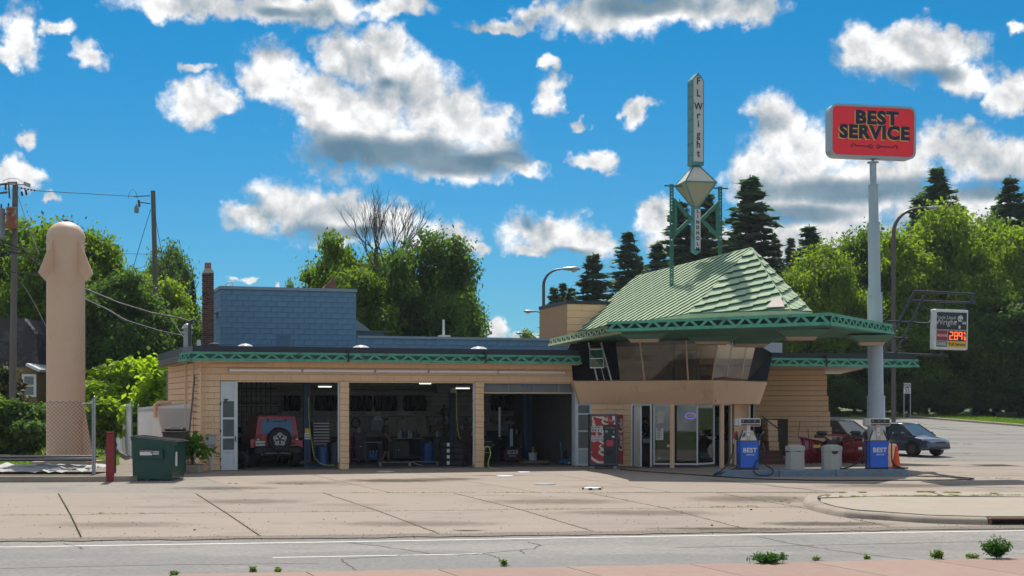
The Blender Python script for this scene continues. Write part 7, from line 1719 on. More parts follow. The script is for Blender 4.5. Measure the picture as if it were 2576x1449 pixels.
for stack, (px, v, lab) in enumerate(((1155, .95, 'front right tyre stack by the second pillar'), (1126, 1.35, 'rear left tyre stack half hidden by the front one'))):
 for i, nth in enumerate(('bottom', 'second lowest', 'second highest', 'top')):
  o = bpy.data.objects.new('tyre', TM1); COL.objects.link(o); o.location = bw(upx(px, v), v, .14 + i * .228); o.rotation_euler = (0, 0, i)
  tag(o, '%s black tyre of the %s' % (nth, lab), 'tyre', 'tyres stacked in the middle bay')
  if stack: 
   sp_ = bw(upx(1114, v - .3), v - .325, .14 + i * .228); q = MB().box((0, 0, 0), (.10, .005, .13)).part(None, 'tyre_label', WHITE); q.parent = o; q.matrix_parent_inverse = Matrix.Identity(4); q.location = (-.02, -.338, 0)
   q.rotation_euler = (0, 0, 0); q.location = Vector((math.cos(-1.45 - i) * .342, math.sin(-1.45 - i) * .342, 0)); q.rotation_euler = (0, 0, -1.45 - i + R(90))
o = bpy.data.objects.new('tyre', TM1); COL.objects.link(o); o.location = bw(upx(604, .7), .7, .33); o.rotation_euler = (0, R(82), PSI + R(60)); tag(o, 'worn tyre leaning just inside the white side door', 'tyre')
o = bpy.data.objects.new('tyre', TM1); COL.objects.link(o); o.location = bw(upx(1438, 1.2), 1.2, .33); o.rotation_euler = (R(85), 0, PSI); tag(o, 'big tyre leaning behind the blue floor jack', 'tyre')
def lift(px, v, lab, w_=.26, txt=None):
 t = ithing('vehicle_lift_column', px, v, lab, 'vehicle lift', 'blue vehicle lift columns'); 
 c_ = MB().bb(-w_ / 2, w_ / 2, -.12, .12, .02, 3.6, bev=.02).part(t, 'column', LIFTB); MB().bb(-w_ * .8, w_ * .8, -.25, .25, 0, .02).part(t, 'base_plate', LIFTB)
 MB().bb(-w_ * .28, w_ * .28, -.125, -.121, .1, 3.4).part(c_, 'channel', mat('lift_dark_channel', (.01, .02, .06), .5)); MB().bb(-.3, .12, -.3, -.13, .12, .22).part(t, 'lift_arm', BLACKM)
 if txt:
  for i, ch_ in enumerate(txt): text(c_, ch_, .26, (.0, -.135, 2.25 - i * .33), INK, bold=.01)
  MB().bb(-.09, .09, -.14, -.127, 1.25, 1.42).part(c_, 'yellow_notice', mat('sticker_yellow', (.7, .5, .05), .5))
  for z in (1.05, 1.14, 1.22): MB().bb(-.11, .11, -.14, -.127, z - .03, z + .03).part(c_, 'white_notice', WHITED)
 return t
lift(772, 1.9, 'nearest blue lift column, lettered, beside the red off-roader', .24, 'LIFT'); lift(1139, 5.6, 'blue lift column behind the tyre stacks', .26); lift(1326, 4.2, 'dark blue lift column standing in the third bay', .32)
t = thing('unit_heater', bw(upx(1117, 2.6), 2.6, 3.05), PSI, 'dark tapered unit heater hanging in the middle bay', 'heater')
MB().add([(-.45, -.35, .28), (.42, -.35, .28), (.42, .3, .28), (-.45, .3, .28), (-.32, -.3, -.30), (.25, -.3, -.30), (.25, .25, -.3), (-.32, .25, -.3)], [(0, 3, 2, 1)[::-1], (0, 4, 5, 1), (1, 5, 6, 2), (2, 6, 7, 3), (3, 7, 4, 0), (4, 7, 6, 5)]).part(t, 'casing', DKGREY)
MB().bb(.16, .40, -.37, -.34, -.28, -.08).part(t, 'end_plate', mat('heater_tan', (.32, .27, .21), .6)); MB().cyl((0, 0, .28), (0, 0, .62), .03).part(t, 'hanger', STEEL)
LIT = mat('lit_tube', (.9, .9, .85), .4, var=0, emit=(.85, .95, .80), estr=1.3)
for px0, px1, py, v, lab in ((800, 835, 973, 3.6, 'short lit ceiling tube above the red off-roader'), (1054, 1085, 965, 3.6, 'lit ceiling tube left of the hanging heater'), (1146, 1182, 977, 2.2, 'lit ceiling tube right of the hanging heater')):
 u0_, u1_ = upx(px0, v), upx(px1, v); z = iz(py, (px0 + px1) / 2, v); t = thing('ceiling_light', bw((u0_ + u1_) / 2, v, z), PSI, lab, 'ceiling light', 'lit ceiling tubes in the garage'); h_ = (u1_ - u0_) / 2
 MB().bb(-h_, h_, -.10, .10, .03, .09).part(t, 'housing', WHITED); MB().cyl((-h_ + .02, -.04, .0), (h_ - .02, -.04, .0), .02, n=8).cyl((-h_ + .02, .04, .0), (h_ - .02, .04, .0), .02, n=8).part(t, 'tube', LIT)
for v, z, r_, lab in ((7.9, 3.2, .03, 'upper'), (8.6, 2.95, .04, 'lower')):
 o = MB().cyl((-.4, v, z), (GW - .2, v, z), r_, n=8).part(None, 'wall_pipe', STEEL, loc=C0, rot=(0, 0, PSI)); tag(o, '%s steel pipe running along the garage back wall under the ceiling' % lab, 'pipe')
t = ithing('pipe_manifold', 640, 6.5, 'cluster of upright grey pipes and valves at the left of the first bay', 'pipes')
for i in range(7): MB().tube([(-.5 + i * .19, 0, .9 + .1 * (i % 3)), (-.5 + i * .19, 0, 3.2)], .022, n=6).part(t, 'pipe', DKGREY); MB().ball((-.5 + i * .19, -.03, 2.3 + .2 * (i % 2)), .05, 8).part(t, 'valve', STEEL)
for z in (2.35, 2.95): MB().cyl((-.6, .03, z), (.9, .03, z), .025, n=6).part(t, 'pipe', DKGREY)
MB().bb(-.30, -.16, -.05, 0, 1.62, 1.78).bb(-.12, .02, -.05, 0, 1.62, 1.78).part(t, 'switch_box', mat('pale_blue_switch', (.3, .45, .5), .5))
YH = mat('yellow_hose', (.45, .55, .05), .45)
def inhose(pts, lab, r_=.014):
 P = [wpt(*p) for p in pts]; out = []
 for i in range(len(P) - 1):
  for k_ in range(5):
   t_ = k_ / 5; p0_, p1__, p2__, p3_ = P[max(i - 1, 0)], P[i], P[i + 1], P[min(i + 2, len(P) - 1)]
   out.append(0.5 * ((2 * p1__) + (p2__ - p0_) * t_ + (2 * p0_ - 5 * p1__ + 4 * p2__ - p3_) * t_ * t_ + (3 * p1__ - p0_ - 3 * p2__ + p3_) * t_ ** 3))
 out.append(P[-1]); o0_ = out[0].copy(); w0 = bw(o0_.x, o0_.y, o0_.z); o = MB().tube([q - o0_ for q in out], r_, n=6).part(None, 'air_hose', YH, loc=w0, rot=(0, 0, PSI), smooth=True); tag(o, lab, 'hose', 'yellow air hoses in the garage')
inhose([(776, 998, 51.3), (777, 1050, 51.3), (784, 1110, 51.2), (792, 1150, 51.0), (812, 1168, 50.6), (840, 1170, 50.8)], 'yellow air hose hanging down the lettered lift column')
inhose([(1148, 978, 52.6), (1149, 1050, 52.6), (1154, 1095, 52.6), (1158, 1103, 52.6)], 'yellow air hose hanging straight from the ceiling in the middle bay')
inhose([(1217, 1165, 51.0), (1219, 1130, 51.0), (1228, 1123, 51.0), (1234, 1140, 50.9), (1228, 1165, 50.7), (1234, 1178, 50.4), (1262, 1179, 50.6), (1250, 1182, 50.4), (1222, 1180, 50.3)], 'yellow air hose looped at the foot of the second pillar', .016)
def chest(px, v, w_, h_, lab, m, n, name='tool_chest'):
 t = ithing(name, px, v, lab, 'tool chest'); b = MB().bb(-w_ / 2, w_ / 2, -.25, .25, .08, h_).part(t, 'cabinet', m)
 z = .10; dz = (h_ - .12) / n
 for i in range(n): d_ = MB().bb(-w_ / 2 + .02, w_ / 2 - .02, -.265, -.251, z + .006, z + dz - .006).part(b, 'drawer', m); MB().bb(-w_ / 2 + .03, w_ / 2 - .03, -.28, -.266, z + dz - .04, z + dz - .015).part(b, 'drawer_pull', ALU); z += dz
 return t
chest(806, 4.8, .68, 1.62, 'tall maroon tool chest with silver drawer pulls in the first bay', mat('chest_maroon', (.075, .015, .03), .4), 13)
t = ithing('dark_monitor', 806, 4.85, 'black hood board standing on the maroon tool chest', 'screen', z=1.66); MB().slab([(-.28, -.1, 0), (.25, -.1, 0), (.34, -.1, .42), (-.36, -.1, .42)], .04).part(t, 'panel', BLACKM)
def drum(px, v, lab, m, r_=.27, h_=.86):
 t = ithing('steel_drum', px, v, lab, 'drum'); MB().lathe([(r_, 0), (r_, h_ * .32), (r_ + .012, h_ * .33), (r_, h_ * .34), (r_, h_ * .66), (r_ + .012, h_ * .67), (r_, h_ * .68), (r_, h_ - .02), (r_ + .012, h_ - .01), (r_, h_), (.01, h_ - .01)], 22).part(t, 'shell', m, smooth=True)
 MB().lathe([(.04, h_), (.04, h_ + .03), (.01, h_ + .03)], 10, (r_ * .5, 0, 0)).part(t, 'bung', STEEL)
drum(809, 2.9, 'blue plastic drum in front of the tool chest', mat('drum_blue', (.01, .09, .26), .35, var=.1), .25, .72); drum(838, 3.4, 'dark oily drum beside the blue plastic drum', mat('drum_dark', (.04, .035, .035), .4, var=.2), .24, .85); drum(1076, 4.3, 'bright blue drum standing in the middle bay', mat('drum_blue2', (.01, .075, .27), .35, var=.12), .235, .80)
def cart(px, v, w_, h_, lab, m, shelves=2, name='shop_cart', top=None):
 t = ithing(name, px, v, lab, 'cart')
 for x in (-w_ / 2, w_ / 2):
  for y in (-.2, .2): MB().bb(x - .02, x + .02, y - .02, y + .02, .02, h_).part(t, 'leg', m)
 for i in range(shelves + 1): z = .15 + (h_ - .15) * i / shelves; MB().bb(-w_ / 2 - .02, w_ / 2 + .02, -.23, .23, z - .03, z).part(t, 'shelf' if i < shelves else 'top', (top or m) if i == shelves else m)
 return t
cart(890, 5.2, .36, 1.05, 'narrow red steel cart behind the first pillar', mat('cart_red', (.22, .015, .02), .5)); cart(938, 5.0, .60, .82, 'light-topped bench with blue jugs below, left of the mechanic', mat('bench_grey', (.10, .10, .10), .6), 1, 'work_bench', mat('bench_top', (.38, .33, .27), .7))
JUG = mat('jug_blue', (.02, .12, .35), .35)
for i, px in enumerate((930, 938, 946)):
 t = ithing('jug', px, 5.0, 'blue oil jug, %s of three on the low bench shelf' % ('leftmost', 'middle', 'rightmost')[i], 'jug', 'blue jugs on the bench shelf', z=.18); MB().box((0, 0, .13), (.12, .16, .26), bev=.03).part(t, 'bottle', JUG); MB().cyl((.02, 0, .26), (.02, 0, .31), .025, n=8).part(t, 'cap', WHITE)
t = ithing('wall_clock', 949, 8.7, 'round white wall clock above the dark monitor', 'clock', z=iz(1054.5, 949, 8.7)); MB().cyl((0, 0, 0), (0, -.04, 0), .19, n=24).part(t, 'rim', STEEL); MB().cyl((0, -.041, 0), (0, -.045, 0), .16, n=24).part(t, 'dial', WHITE); MB().bb(-.008, .008, -.05, -.047, 0, .11).bb(0, .08, -.05, -.047, -.006, .006).part(t, 'hands', BLACKM)
vp = 8.75; zp0, zp1 = iz(1094, 1010, vp), iz(1048, 1010, vp)
t = thing('pegboard', bw(upx(1008, vp), vp, 0), PSI, 'pale pegboard hung with hand tools behind the mechanic', 'pegboard'); wpg = (upx(1080, vp) - upx(941, vp)) / 2
MB().bb(-wpg, wpg, 0, .02, zp0, zp1).part(t, 'board', mat('pegboard_tan', (.36, .32, .27), .7, var=.06))
def ptool(px, kind, lab):
 t = thing('hand_tool', bw(upx(px, vp), vp - .03, (zp0 + zp1) / 2 + .12), PSI, lab, 'tool', 'tools on the pegboard'); q = rnd.random()
 if kind == 'clamp': MB().tube([(-.1, 0, .2), (-.14, 0, -.05), (-.08, 0, -.22), (.04, 0, -.2), (.1, 0, .0)], .015, n=5).part(t, 'frame', STEEL); MB().cyl((.1, 0, 0), (.02, 0, .1), .014, n=5).part(t, 'screw', STEEL)
 elif kind == 'saw': MB().tube([(-.15, 0, -.15), (-.16, 0, .12), (.12, 0, .22), (.16, 0, .05)], .012, n=5).part(t, 'bow', STEEL); MB().slab([(-.16, 0, -.17), (.17, 0, .03), (.17, 0, .05), (-.16, 0, -.14)], .005).part(t, 'blade', STEEL)
 elif kind == 'ring': MB().tube([(.07 * math.cos(a), 0, .12 + .07 * math.sin(a)) for a in [i * .7 for i in range(10)]], .012, n=5).part(t, 'ring', DKGREY); MB().cyl((0, 0, .05), (0, 0, -.2), .012, n=5).part(t, 'handle', DKGREY)
 elif kind == 'wrench': MB().bb(-.02, .02, -.01, .01, -.28, .22).part(t, 'shank', BLACKM); MB().bb(-.06, .03, -.01, .01, .2, .3).part(t, 'jaw', BLACKM)
 else: MB().cyl((0, 0, .22), (0, 0, -.16), .016, n=6).part(t, 'shaft', STEEL); MB().bb(-.06, .06, -.02, .02, .18, .24).part(t, 'hammer_head', DKGREY)
for px, kd_, lab in ((962, 'hammer', 'steel hammer high on the pegboard next to the clock'), (1000, 'ring', 'round filter strap left of the tall pipe wrench rack'), (1014, 'hammer', 'small hammer in the middle of the pegboard'), (1022, 'clamp', 'curved steel clamp left of the bow saw'), (1035, 'saw', 'bow saw in the centre right of the pegboard'), (1052, 'ring', 'round-headed tool right of the bow saw'), (1060, 'ring', 'second round-headed tool near the pegboard edge'), (1074, 'wrench', 'long black pipe wrench at the right edge of the pegboard')): ptool(px, kd_, lab)
CARD = mat('cardboard', (.25, .17, .10), .8, var=.1); CANS = [mat('can_white', (.5, .5, .48), .4), mat('can_blue', (.03, .10, .22), .4), mat('can_dark', (.05, .05, .05), .4), mat('can_red', (.30, .03, .03), .4)]
sh2 = thing('wall_shelves', C0, PSI, 'rows of wall shelves full of parts right of the pegboard', 'shelf')
rows = [(1080, 1240, 1061), (1080, 1240, 1086), (1240, 1380, 1062), (1240, 1380, 1085), (1320, 1382, 1103), (1216, 1262, 1103)]
for a, b, y in rows: z = iz(y, (a + b) / 2, 8.5); MB().bb(upx(a, 8.5), upx(b, 8.5), 8.4, 8.9, z - .03, z).part(sh2, 'shelf_board', SHELFM)
def small(kind, px, v, z, lab, grp, m, w_=.2, h_=.2):
 t = thing(kind, bw(upx(px, v), v, z), PSI + rnd.uniform(-.2, .2), lab, kind.replace('_', ' '), grp)
 if kind == 'cardboard_box': MB().box((0, 0, h_ / 2), (w_, .3, h_)).part(t, 'carton', m); MB().bb(-w_ / 2, w_ / 2, -.152, -.150, h_ * .45, h_ * .55).part(t, 'tape', SHELFM)
 else: MB().lathe([(w_ / 2, 0), (w_ / 2, h_ * .7), (w_ / 4, h_ * .85), (w_ / 5, h_)], 10).part(t, 'bottle', m, smooth=True); MB().cyl((0, 0, h_), (0, 0, h_ * 1.12), w_ / 4.5, n=8).part(t, 'cap', rnd.choice(CANS))
for px, y, w_, h_, lab in ((1092, 1086, .32, .30, 'cardboard box with white tag under the upper shelf, left end'), (1108, 1086, .3, .38, 'taller cardboard box beside the tagged one'), (1126, 1086, .34, .33, 'cardboard box left of the rear lift column'), (1160, 1086, .34, .36, 'cardboard box right of the rear lift column'), (1178, 1086, .3, .42, 'upper cardboard box beside the second pillar'), (1262, 1062, .2, .26, 'small carton stack at the start of the third bay shelf'), (1300, 1062, .26, .34, 'pale parts carton in the third bay shelf centre'), (1283, 1062, .2, .18, 'low parts carton in the third bay')):
 small('cardboard_box', px, 8.6, iz(y, px, 8.5), lab, 'cartons on the wall shelves', CARD, w_, h_)
for i, (px, y) in enumerate(((1096, 1061), (1120, 1061), (1172, 1061), (1182, 1061), (1150, 1086), (1156, 1086), (1228, 1061), (1236, 1061), (1328, 1085), (1334, 1085), (1342, 1085), (1350, 1085), (1358, 1085), (1330, 1103), (1338, 1103), (1346, 1103), (1356, 1103))):
 small('can', px, 8.55, iz(y, px, 8.5), *[('small can or jar standing on the %s' % w_, 'cans on the %s' % w_) for w_ in ('upper shelf right of the pegboard' if px < 1200 and y < 1070 else 'lower shelf right of the pegboard' if px < 1200 else 'upper shelf behind the silver rod' if px < 1240 else 'middle shelf at the back of the third bay' if y < 1090 else 'lowest shelf at the back of the third bay',)][0], CANS[i % 4 if i % 3 else 0], .12, .17 if i < 8 else .10)
cart(1027, 7.0, 1.15, .92, 'pale-topped bottle bench behind the mechanic', mat('bench_grey', (.10, .10, .10), .6), 1, 'work_bench', mat('bench_top', (.38, .33, .27), .7))
for i, px in enumerate((1003, 1008, 1013, 1018, 1023, 1028, 1034, 1041, 1048, 1054)):
 small('bottle', px, 6.95, .945, 'bottle in the crowded row on the pale-topped bench', 'bottles on the pale-topped bench', CANS[(i * 3 + i // 4) % 4] if i not in (1, 6) else WHITED, .085, .24 + .06 * (i % 3))
t = ithing('drill_press', 1120, 7.6, 'dark drill press with chrome quill beside the lift column', 'drill press'); MB().cyl((0, .2, .8), (0, .2, 2.3), .05).part(t, 'column', DKGREY); MB().box((0, -.05, 2.0), (.3, .6, .35), bev=.05).part(t, 'motor_head', DKGREY); MB().cyl((0, -.25, 1.85), (0, -.25, 1.5), .03).part(t, 'quill', STEEL); MB().box((0, -.1, 1.3), (.4, .4, .04)).part(t, 'table', DKGREY)
t = ithing('tyre_changer', 1284, 4.2, 'dark red tyre changer with upright silver rod in the third bay', 'tyre changer')
MB().bb(-.34, .34, -.3, .3, .02, .55, bev=.04).part(t, 'cabinet', mat('changer_dark_red', (.08, .012, .016), .45)); MB().cyl((0, 0, .55), (0, 0, .63), .30, n=20).part(t, 'turntable', BLACKM); MB().bb(.02, .14, .2, .3, .55, 1.55).part(t, 'column', BLACKM)
MB().bb(-.02, .10, -.02, .0, .62, 1.32).part(t, 'white_scale', WHITED); MB().cyl((-.48, -.1, 1.0), (-.48, -.1, 2.2), .055, n=10).part(t, 'silver_rod', ALU); MB().bb(-.6, .15, -.06, .06, 1.5, 1.62).part(t, 'swing_arm', DKGREY)
pl_ = MB().bb(-.22, .22, -.312, -.301, .33, .47).part(t, 'name_plate', WHITE); text(pl_, 'COATS', .11, (-.04, -.318, .40), INK, bold=.006); text(pl_, 'X', .10, (.17, -.318, .40), INK)
for z in (.22, .26): MB().bb(-.16, .16, -.305, -.301, z, z + .012).part(t, 'print_line', WHITED)
t = ithing('bucket', 1340, 3.6, 'white plastic bucket behind the broken pallet', 'bucket'); MB().lathe([(.15, 0), (.175, .34), (.185, .345), (.185, .37), (.17, .37), (.16, .35), (.01, .34)], 18).part(t, 'pail', WHITED, smooth=True); MB().cyl((.0, 0, .36), (.02, 0, .62), .03, n=8).part(t, 'yellow_handle', mat('sticker_yellow', (.7, .5, .05), .5))
t = ithing('broken_pallet', 1344, 2.6, 'low broken wooden pallet on the floor of the third bay', 'pallet'); WD = mat('raw_wood', (.30, .24, .15), .8, var=.1)
for i in range(5): MB().box((-.45 + i * .22, rnd.uniform(-.1, .1), .09), (.12, .55, .025), rnd.uniform(-.2, .2)).part(t, 'plank', WD)
for y in (-.2, .2): MB().box((0, y, .045), (1.1, .06, .06), .05).part(t, 'bearer', WD)
t = ithing('floor_jack', 1428, .9, 'blue trolley floor jack beside the right door jamb', 'jack'); JB = mat('jack_blue', (.02, .12, .24), .4)
MB().bb(-.30, .30, -.14, -.10, .03, .16).bb(-.30, .30, .10, .14, .03, .16).part(t, 'side_plate', JB); MB().cyl((-.24, 0, .1), (-.30, 0, .85), .02, n=8).part(t, 'handle', JB); MB().bb(-.1, .2, -.09, .09, .08, .2).part(t, 'lift_arm', JB); MB().bb(-.02, .24, -.146, -.141, .05, .10).part(t, 'white_label', WHITE)
for x in (-.26, .26):
 for y in (-.16, .16): MB().cyl((x, y - .02, .05), (x, y + .02, .05), .05, n=12).part(t, 'wheel', BLACKM)
for px, v, lab in ((1000, 1.6, 'left grey steel drive-on ramp lying in the middle bay'), (1070, 1.9, 'right grey steel drive-on ramp lying in the middle bay')):
 t = ithing('steel_ramp', px, v, lab, 'ramp', 'steel ramps on the garage floor', rz=R(-10)); RM = mat('ramp_grey', (.16, .14, .14), .6, var=.15)
 MB().slab([(-.75, -.2, .16), (.55, -.2, .16), (.55, .2, .16), (-.75, .2, .16)], .03).slab([(.55, -.2, .16), (.95, -.2, .01), (.95, .2, .01), (.55, .2, .16)], .03).part(t, 'deck', RM); MB().bb(-.7, -.6, -.18, .18, 0, .13).bb(.4, .5, -.18, .18, 0, .13).part(t, 'foot', RM)
for px, v, w_, h_, lab, m_ in ((1360, 6.8, .8, 1.0, 'dark red parts cabinet at the back of the third bay', mat('cab_maroon', (.07, .02, .022), .5)), (1395, 7.2, .5, 1.55, 'dark grey machine cabinet at the back right corner', DKGREY), (1220, 6.8, .5, .8, 'dark bench behind the second pillar', DKGREY)):
 chest(px, v, w_, h_, lab, m_, 3, 'parts_cabinet')
t = ithing('wall_monitor', 948, 7.4, 'blue-grey screen on the bench below the wall clock', 'screen', z=1.22); MB().box((0, 0, .25), (.5, .05, .45)).part(t, 'screen', mat('screen_blue', (.02, .05, .08), .2))
for px, v, w_, d_, h_, cc, lab, nm in ((862, 6.5, .5, .4, .9, DKGREY, 'dark steel cabinet behind the first pillar gap', 'steel_cabinet'), (905, 6.9, .5, .4, 1.15, DKGREY, 'dark workshop cabinet right of the first pillar', 'steel_cabinet'), (1000, 7.8, .9, .4, .8, BLACKM, 'low black cabinet under the pegboard', 'steel_cabinet'),
         (1105, 6.6, .6, .4, .95, DKGREY, 'grey machine stand left of the rear lift column', 'machine_stand'), (1168, 6.2, .5, .4, 1.25, mat('cab_maroon', (.07, .02, .022), .5), 'maroon cabinet behind the tyre stacks', 'steel_cabinet'), (1238, 6.9, .45, .4, 1.2, BLACKM, 'black machine frame behind the silver rod', 'machine_stand'), (1306, 6.4, .5, .4, 1.05, DKGREY, 'dark bench cabinet beside the tyre changer', 'steel_cabinet')):
 t = ithing(nm, px, v, lab, 'cabinet'); MB().bb(-w_ / 2, w_ / 2, -d_ / 2, d_ / 2, .06, h_, bev=.015).part(t, 'body', cc); MB().bb(-w_ / 2 + .03, w_ / 2 - .03, -d_ / 2 - .012, -d_ / 2 - .001, .12, h_ * .55).bb(-w_ / 2 + .03, w_ / 2 - .03, -d_ / 2 - .012, -d_ / 2 - .001, h_ * .6, h_ - .05).part(t, 'door', cc); MB().bb(-.04, .04, -d_ / 2 - .03, -d_ / 2 - .013, h_ * .5, h_ * .53).part(t, 'handle', ALU)
for i, (px, z, cc, lab) in enumerate(((862, .93, 1, 'blue spray can on the dark cabinet behind the first pillar'), (903, 1.18, 0, 'white jug on the workshop cabinet right of the first pillar'), (912, 1.18, 3, 'red can beside the white jug'), (1100, .98, 0, 'white bottle on the grey machine stand'), (1110, .98, 1, 'blue bottle on the grey machine stand'), (1162, 1.28, 0, 'pale can on the maroon cabinet'), (1174, 1.28, 3, 'red can on the maroon cabinet'), (1300, 1.08, 0, 'white jar on the bench cabinet beside the tyre changer'), (1310, 1.08, 2, 'dark jar on the bench cabinet'))):
 small('bottle', px, 6.5, z, lab, None, CANS[cc], .10, .24)
for px, v, z, lab in ((895, 8.6, 1.55, 'black cable coil hanging right of the first pillar'), (668, 8.6, 1.4, 'air hose coil hanging behind the off-roader'), (1190, 8.6, 1.45, 'dark hose coil beside the second pillar'), (1355, 8.6, 1.5, 'cable coil on the wall of the third bay')):
 t = thing('cable_coil', bw(upx(px, v), v, z), PSI, lab, 'cable'); mb = MB()
 for q in range(3): mb.tube([((.16 + .015 * q) * math.cos(a), -.02 * q, (.19 + .012 * q) * math.sin(a)) for a in [i * .52 for i in range(13)]], .014, n=5)
 mb.part(t, 'coil', HOSE)
jp = bw(upx(697, 1.75), 1.75, .022); jt = thing('off_road_car', jp, PSI + R(3), 'bright red boxy off-roader seen from behind with spare wheel in the first bay', 'car')
JR = mat('jeep_red', (.42, .008, .018), .3, var=.04, coat=.6); JK = mat('jeep_black_plastic', (.018, .018, .022), .6)
MB().prism([(-.80, .02), (.80, .02), (.80, 3.4), (-.80, 3.4)], .78, 1.16).part(jt, 'tub', JR)
mb = MB(); mb.add([(-.78, .0, 1.14), (.78, 0, 1.14), (.78, 2.6, 1.16), (-.78, 2.6, 1.16), (-.68, .12, 1.86), (.68, .12, 1.86), (.68, 2.3, 1.88), (-.68, 2.3, 1.88)], [(0, 1, 5, 4), (1, 2, 6, 5), (2, 3, 7, 6), (3, 0, 4, 7), (4, 5, 6, 7)]); mb.part(jt, 'hard_top', JR)
MB().box((0, 1.2, 1.885), (1.30, 2.0, .05), bev=.02).part(jt, 'roof_panel', JR)
def jz(z): return .0 + .12 * (z - 1.14) / .72
gw = MB().add([(-.56, jz(1.24) - .012, 1.24), (.60, jz(1.24) - .012, 1.24), (.545, jz(1.75) - .012, 1.76), (-.53, jz(1.75) - .012, 1.76)], [(0, 1, 2, 3)]).part(jt, 'rear_window', mat('jeep_glass_blue', (.03, .12, .24), .12, spec=.8))
for x in (-.32, .33): MB().box((x, jz(1.72) - .03, 1.72), (.05, .03, .12)).part(gw, 'window_hinge', JK)
MB().cyl((-.12, jz(1.68) - .03, 1.68), (.22, jz(1.7) - .03, 1.70), .012, n=5).part(gw, 'wiper', JK)
MB().bb(-.60, .62, -.035, -.001, .82, 1.20, bev=.01).part(jt, 'tailgate', JR)
for z in (1.10, .88): MB().bb(.36, .64, -.07, -.036, z - .03, z + .03).part(jt, 'tailgate_hinge', JK)
for x in (-.70, .72):
 tl = MB().bb(x - .07, x + .07, -.05, .0, .98, 1.20, bev=.01).part(jt, 'tail_light', mat('tail_red', (.30, .01, .02), .2)); MB().bb(x - .045, x + .045, -.056, -.051, 1.0, 1.05).part(tl, 'reverse_lens', WHITE)
bp = MB(); bp.bb(-.85, .85, -.14, .05, .55, .78, bev=.05).bb(-.85, -.5, -.17, -.10, .50, .74, bev=.03).bb(.5, .85, -.17, -.10, .50, .74, bev=.03); bp.part(jt, 'rear_bumper', JK)
MB().box((-.64, -.16, .885), (.34, .015, .17)).part(jt, 'number_plate', WHITE); pl_ = KIDS(jt)[-1]
text(jt, 'RMJ*898', .105, (-.64, -.172, .875), INK, bold=.002, name='plate_lettering', sx=.9)
sw_ = MB().cyl((.05, -.30, 1.03), (.05, -.06, 1.03), .425, n=36).part(jt, 'spare_wheel', TYR, smooth=True)
MB().lathe([(.25, -.01), (.42, -.006), (.428, .03), (.415, .06)], 36, (0, 0, 0), Matrix.Translation((.05, -.30, 1.03)) @ Matrix.Rotation(R(90), 4, 'X'), caps=False).part(sw_, 'sidewall', TYR, smooth=True)
MB().cyl((.05, -.305, 1.03), (.05, -.30, 1.03), .245, n=28).part(sw_, 'rim_dark', BLACKM)
rm = MB()
for i in range(5):
 a = R(90 + 72 * i)
 for da in (-.20, .20): 
  c, s_ = math.cos(a + da), math.sin(a + da); c2_, s2_ = math.cos(a + da * .35), math.sin(a + da * .35); rm.cyl((.05 + .07 * c2_, -.318, 1.03 + .07 * s2_), (.05 + .23 * c, -.318, 1.03 + .23 * s_), .017, n=4)
 a2 = a + R(36)
 rm.tube([(.05 + .235 * math.cos(q), -.318, 1.03 + .235 * math.sin(q)) for q in [a - .2, a - .1, a, a + .1, a + .2]], .016, n=4)
 rm.tube([(.05 + .19 * math.cos(q), -.318, 1.03 + .19 * math.sin(q)) for q in [a2 - .32, a2 - .1, a2 + .1, a2 + .32]], .016, n=4)
rm.part(sw_, 'rim_spokes', WHITE); MB().cyl((.05, -.33, 1.03), (.05, -.31, 1.03), .055, n=14).part(sw_, 'hub', JK)
MB().bb(-.10, .15, -.12, -.03, 1.40, 1.48).part(jt, 'brake_light', mat('tail_red', (.30, .01, .02), .2))
for x in (-.82, .82):
 w_ = MB().cyl((x - .15, .75, .42), (x + .15, .75, .42), .42, n=28).part(jt, 'wheel', TYR, smooth=True); MB().cyl((x * 1.19, .75, .42), (x * 1.2, .75, .42), .22, n=20).part(w_, 'rim', DKGREY)
 MB().cyl((x - .15, 3.3, .42), (x + .15, 3.3, .42), .42, n=24).part(jt, 'wheel', TYR, smooth=True)
 MB().slab([(x * .97, .1, 1.0), (x * 1.17, .1, .98), (x * 1.17, 1.4, .98), (x * .97, 1.4, 1.0)], .05).slab([(x * .97, .05, .72), (x * 1.17, .05, .72), (x * 1.17, .1, .98), (x * .97, .1, 1.0)][::1], .05).part(jt, 'fender_flare', JR)
 MB().box((x * 1.25, 2.5, 1.35), (.2, .12, .22), bev=.03).part(jt, 'wing_mirror', JK); MB().cyl((x * .6, .25, .45), (x * .68, .3, .72), .03, n=6).part(jt, 'shock_absorber', mat('sticker_yellow', (.7, .5, .05), .5))
MB().cyl((-.75, .7, .42), (.75, .7, .42), .06).ball((.1, .7, .40), .16, 12).part(jt, 'rear_axle', BLACKM); MB().cyl((-.45, .02, .52), (.45, .02, .52), .03).part(jt, 'exhaust', STEEL); MB().box((.02, -.16, .50), (.07, .1, .12)).part(jt, 'tow_hitch', BLACKM)
cq = W(1522, 1180, 50.3); cm = thing('drinks_machine', (W(1485, 0, 50.05).x, 50.05, 0), R(3), 'red and black cola vending machine beside the office door', 'vending machine')
CRED = mat('cola_red', (.34, .008, .015), .35, var=.08, vscale=2); CBK = mat('machine_black', (.016, .018, .024), .35, var=.1); CW = mat('cola_cream', (.60, .56, .48), .4)
kc = 50.05 / FPX; Wm = 68 * kc; Dm = .80; z0m, z1m = .10, zpx(1042, 50.05)
MB().bb(0, Wm, .02, Dm, z0m, z1m, bev=.015).part(cm, 'cabinet', CBK)
fr_ = MB().bb(0, Wm, 0, .019, z0m + .05, z1m).part(cm, 'front_frame', mat('machine_frame', (.06, .075, .10), .4))
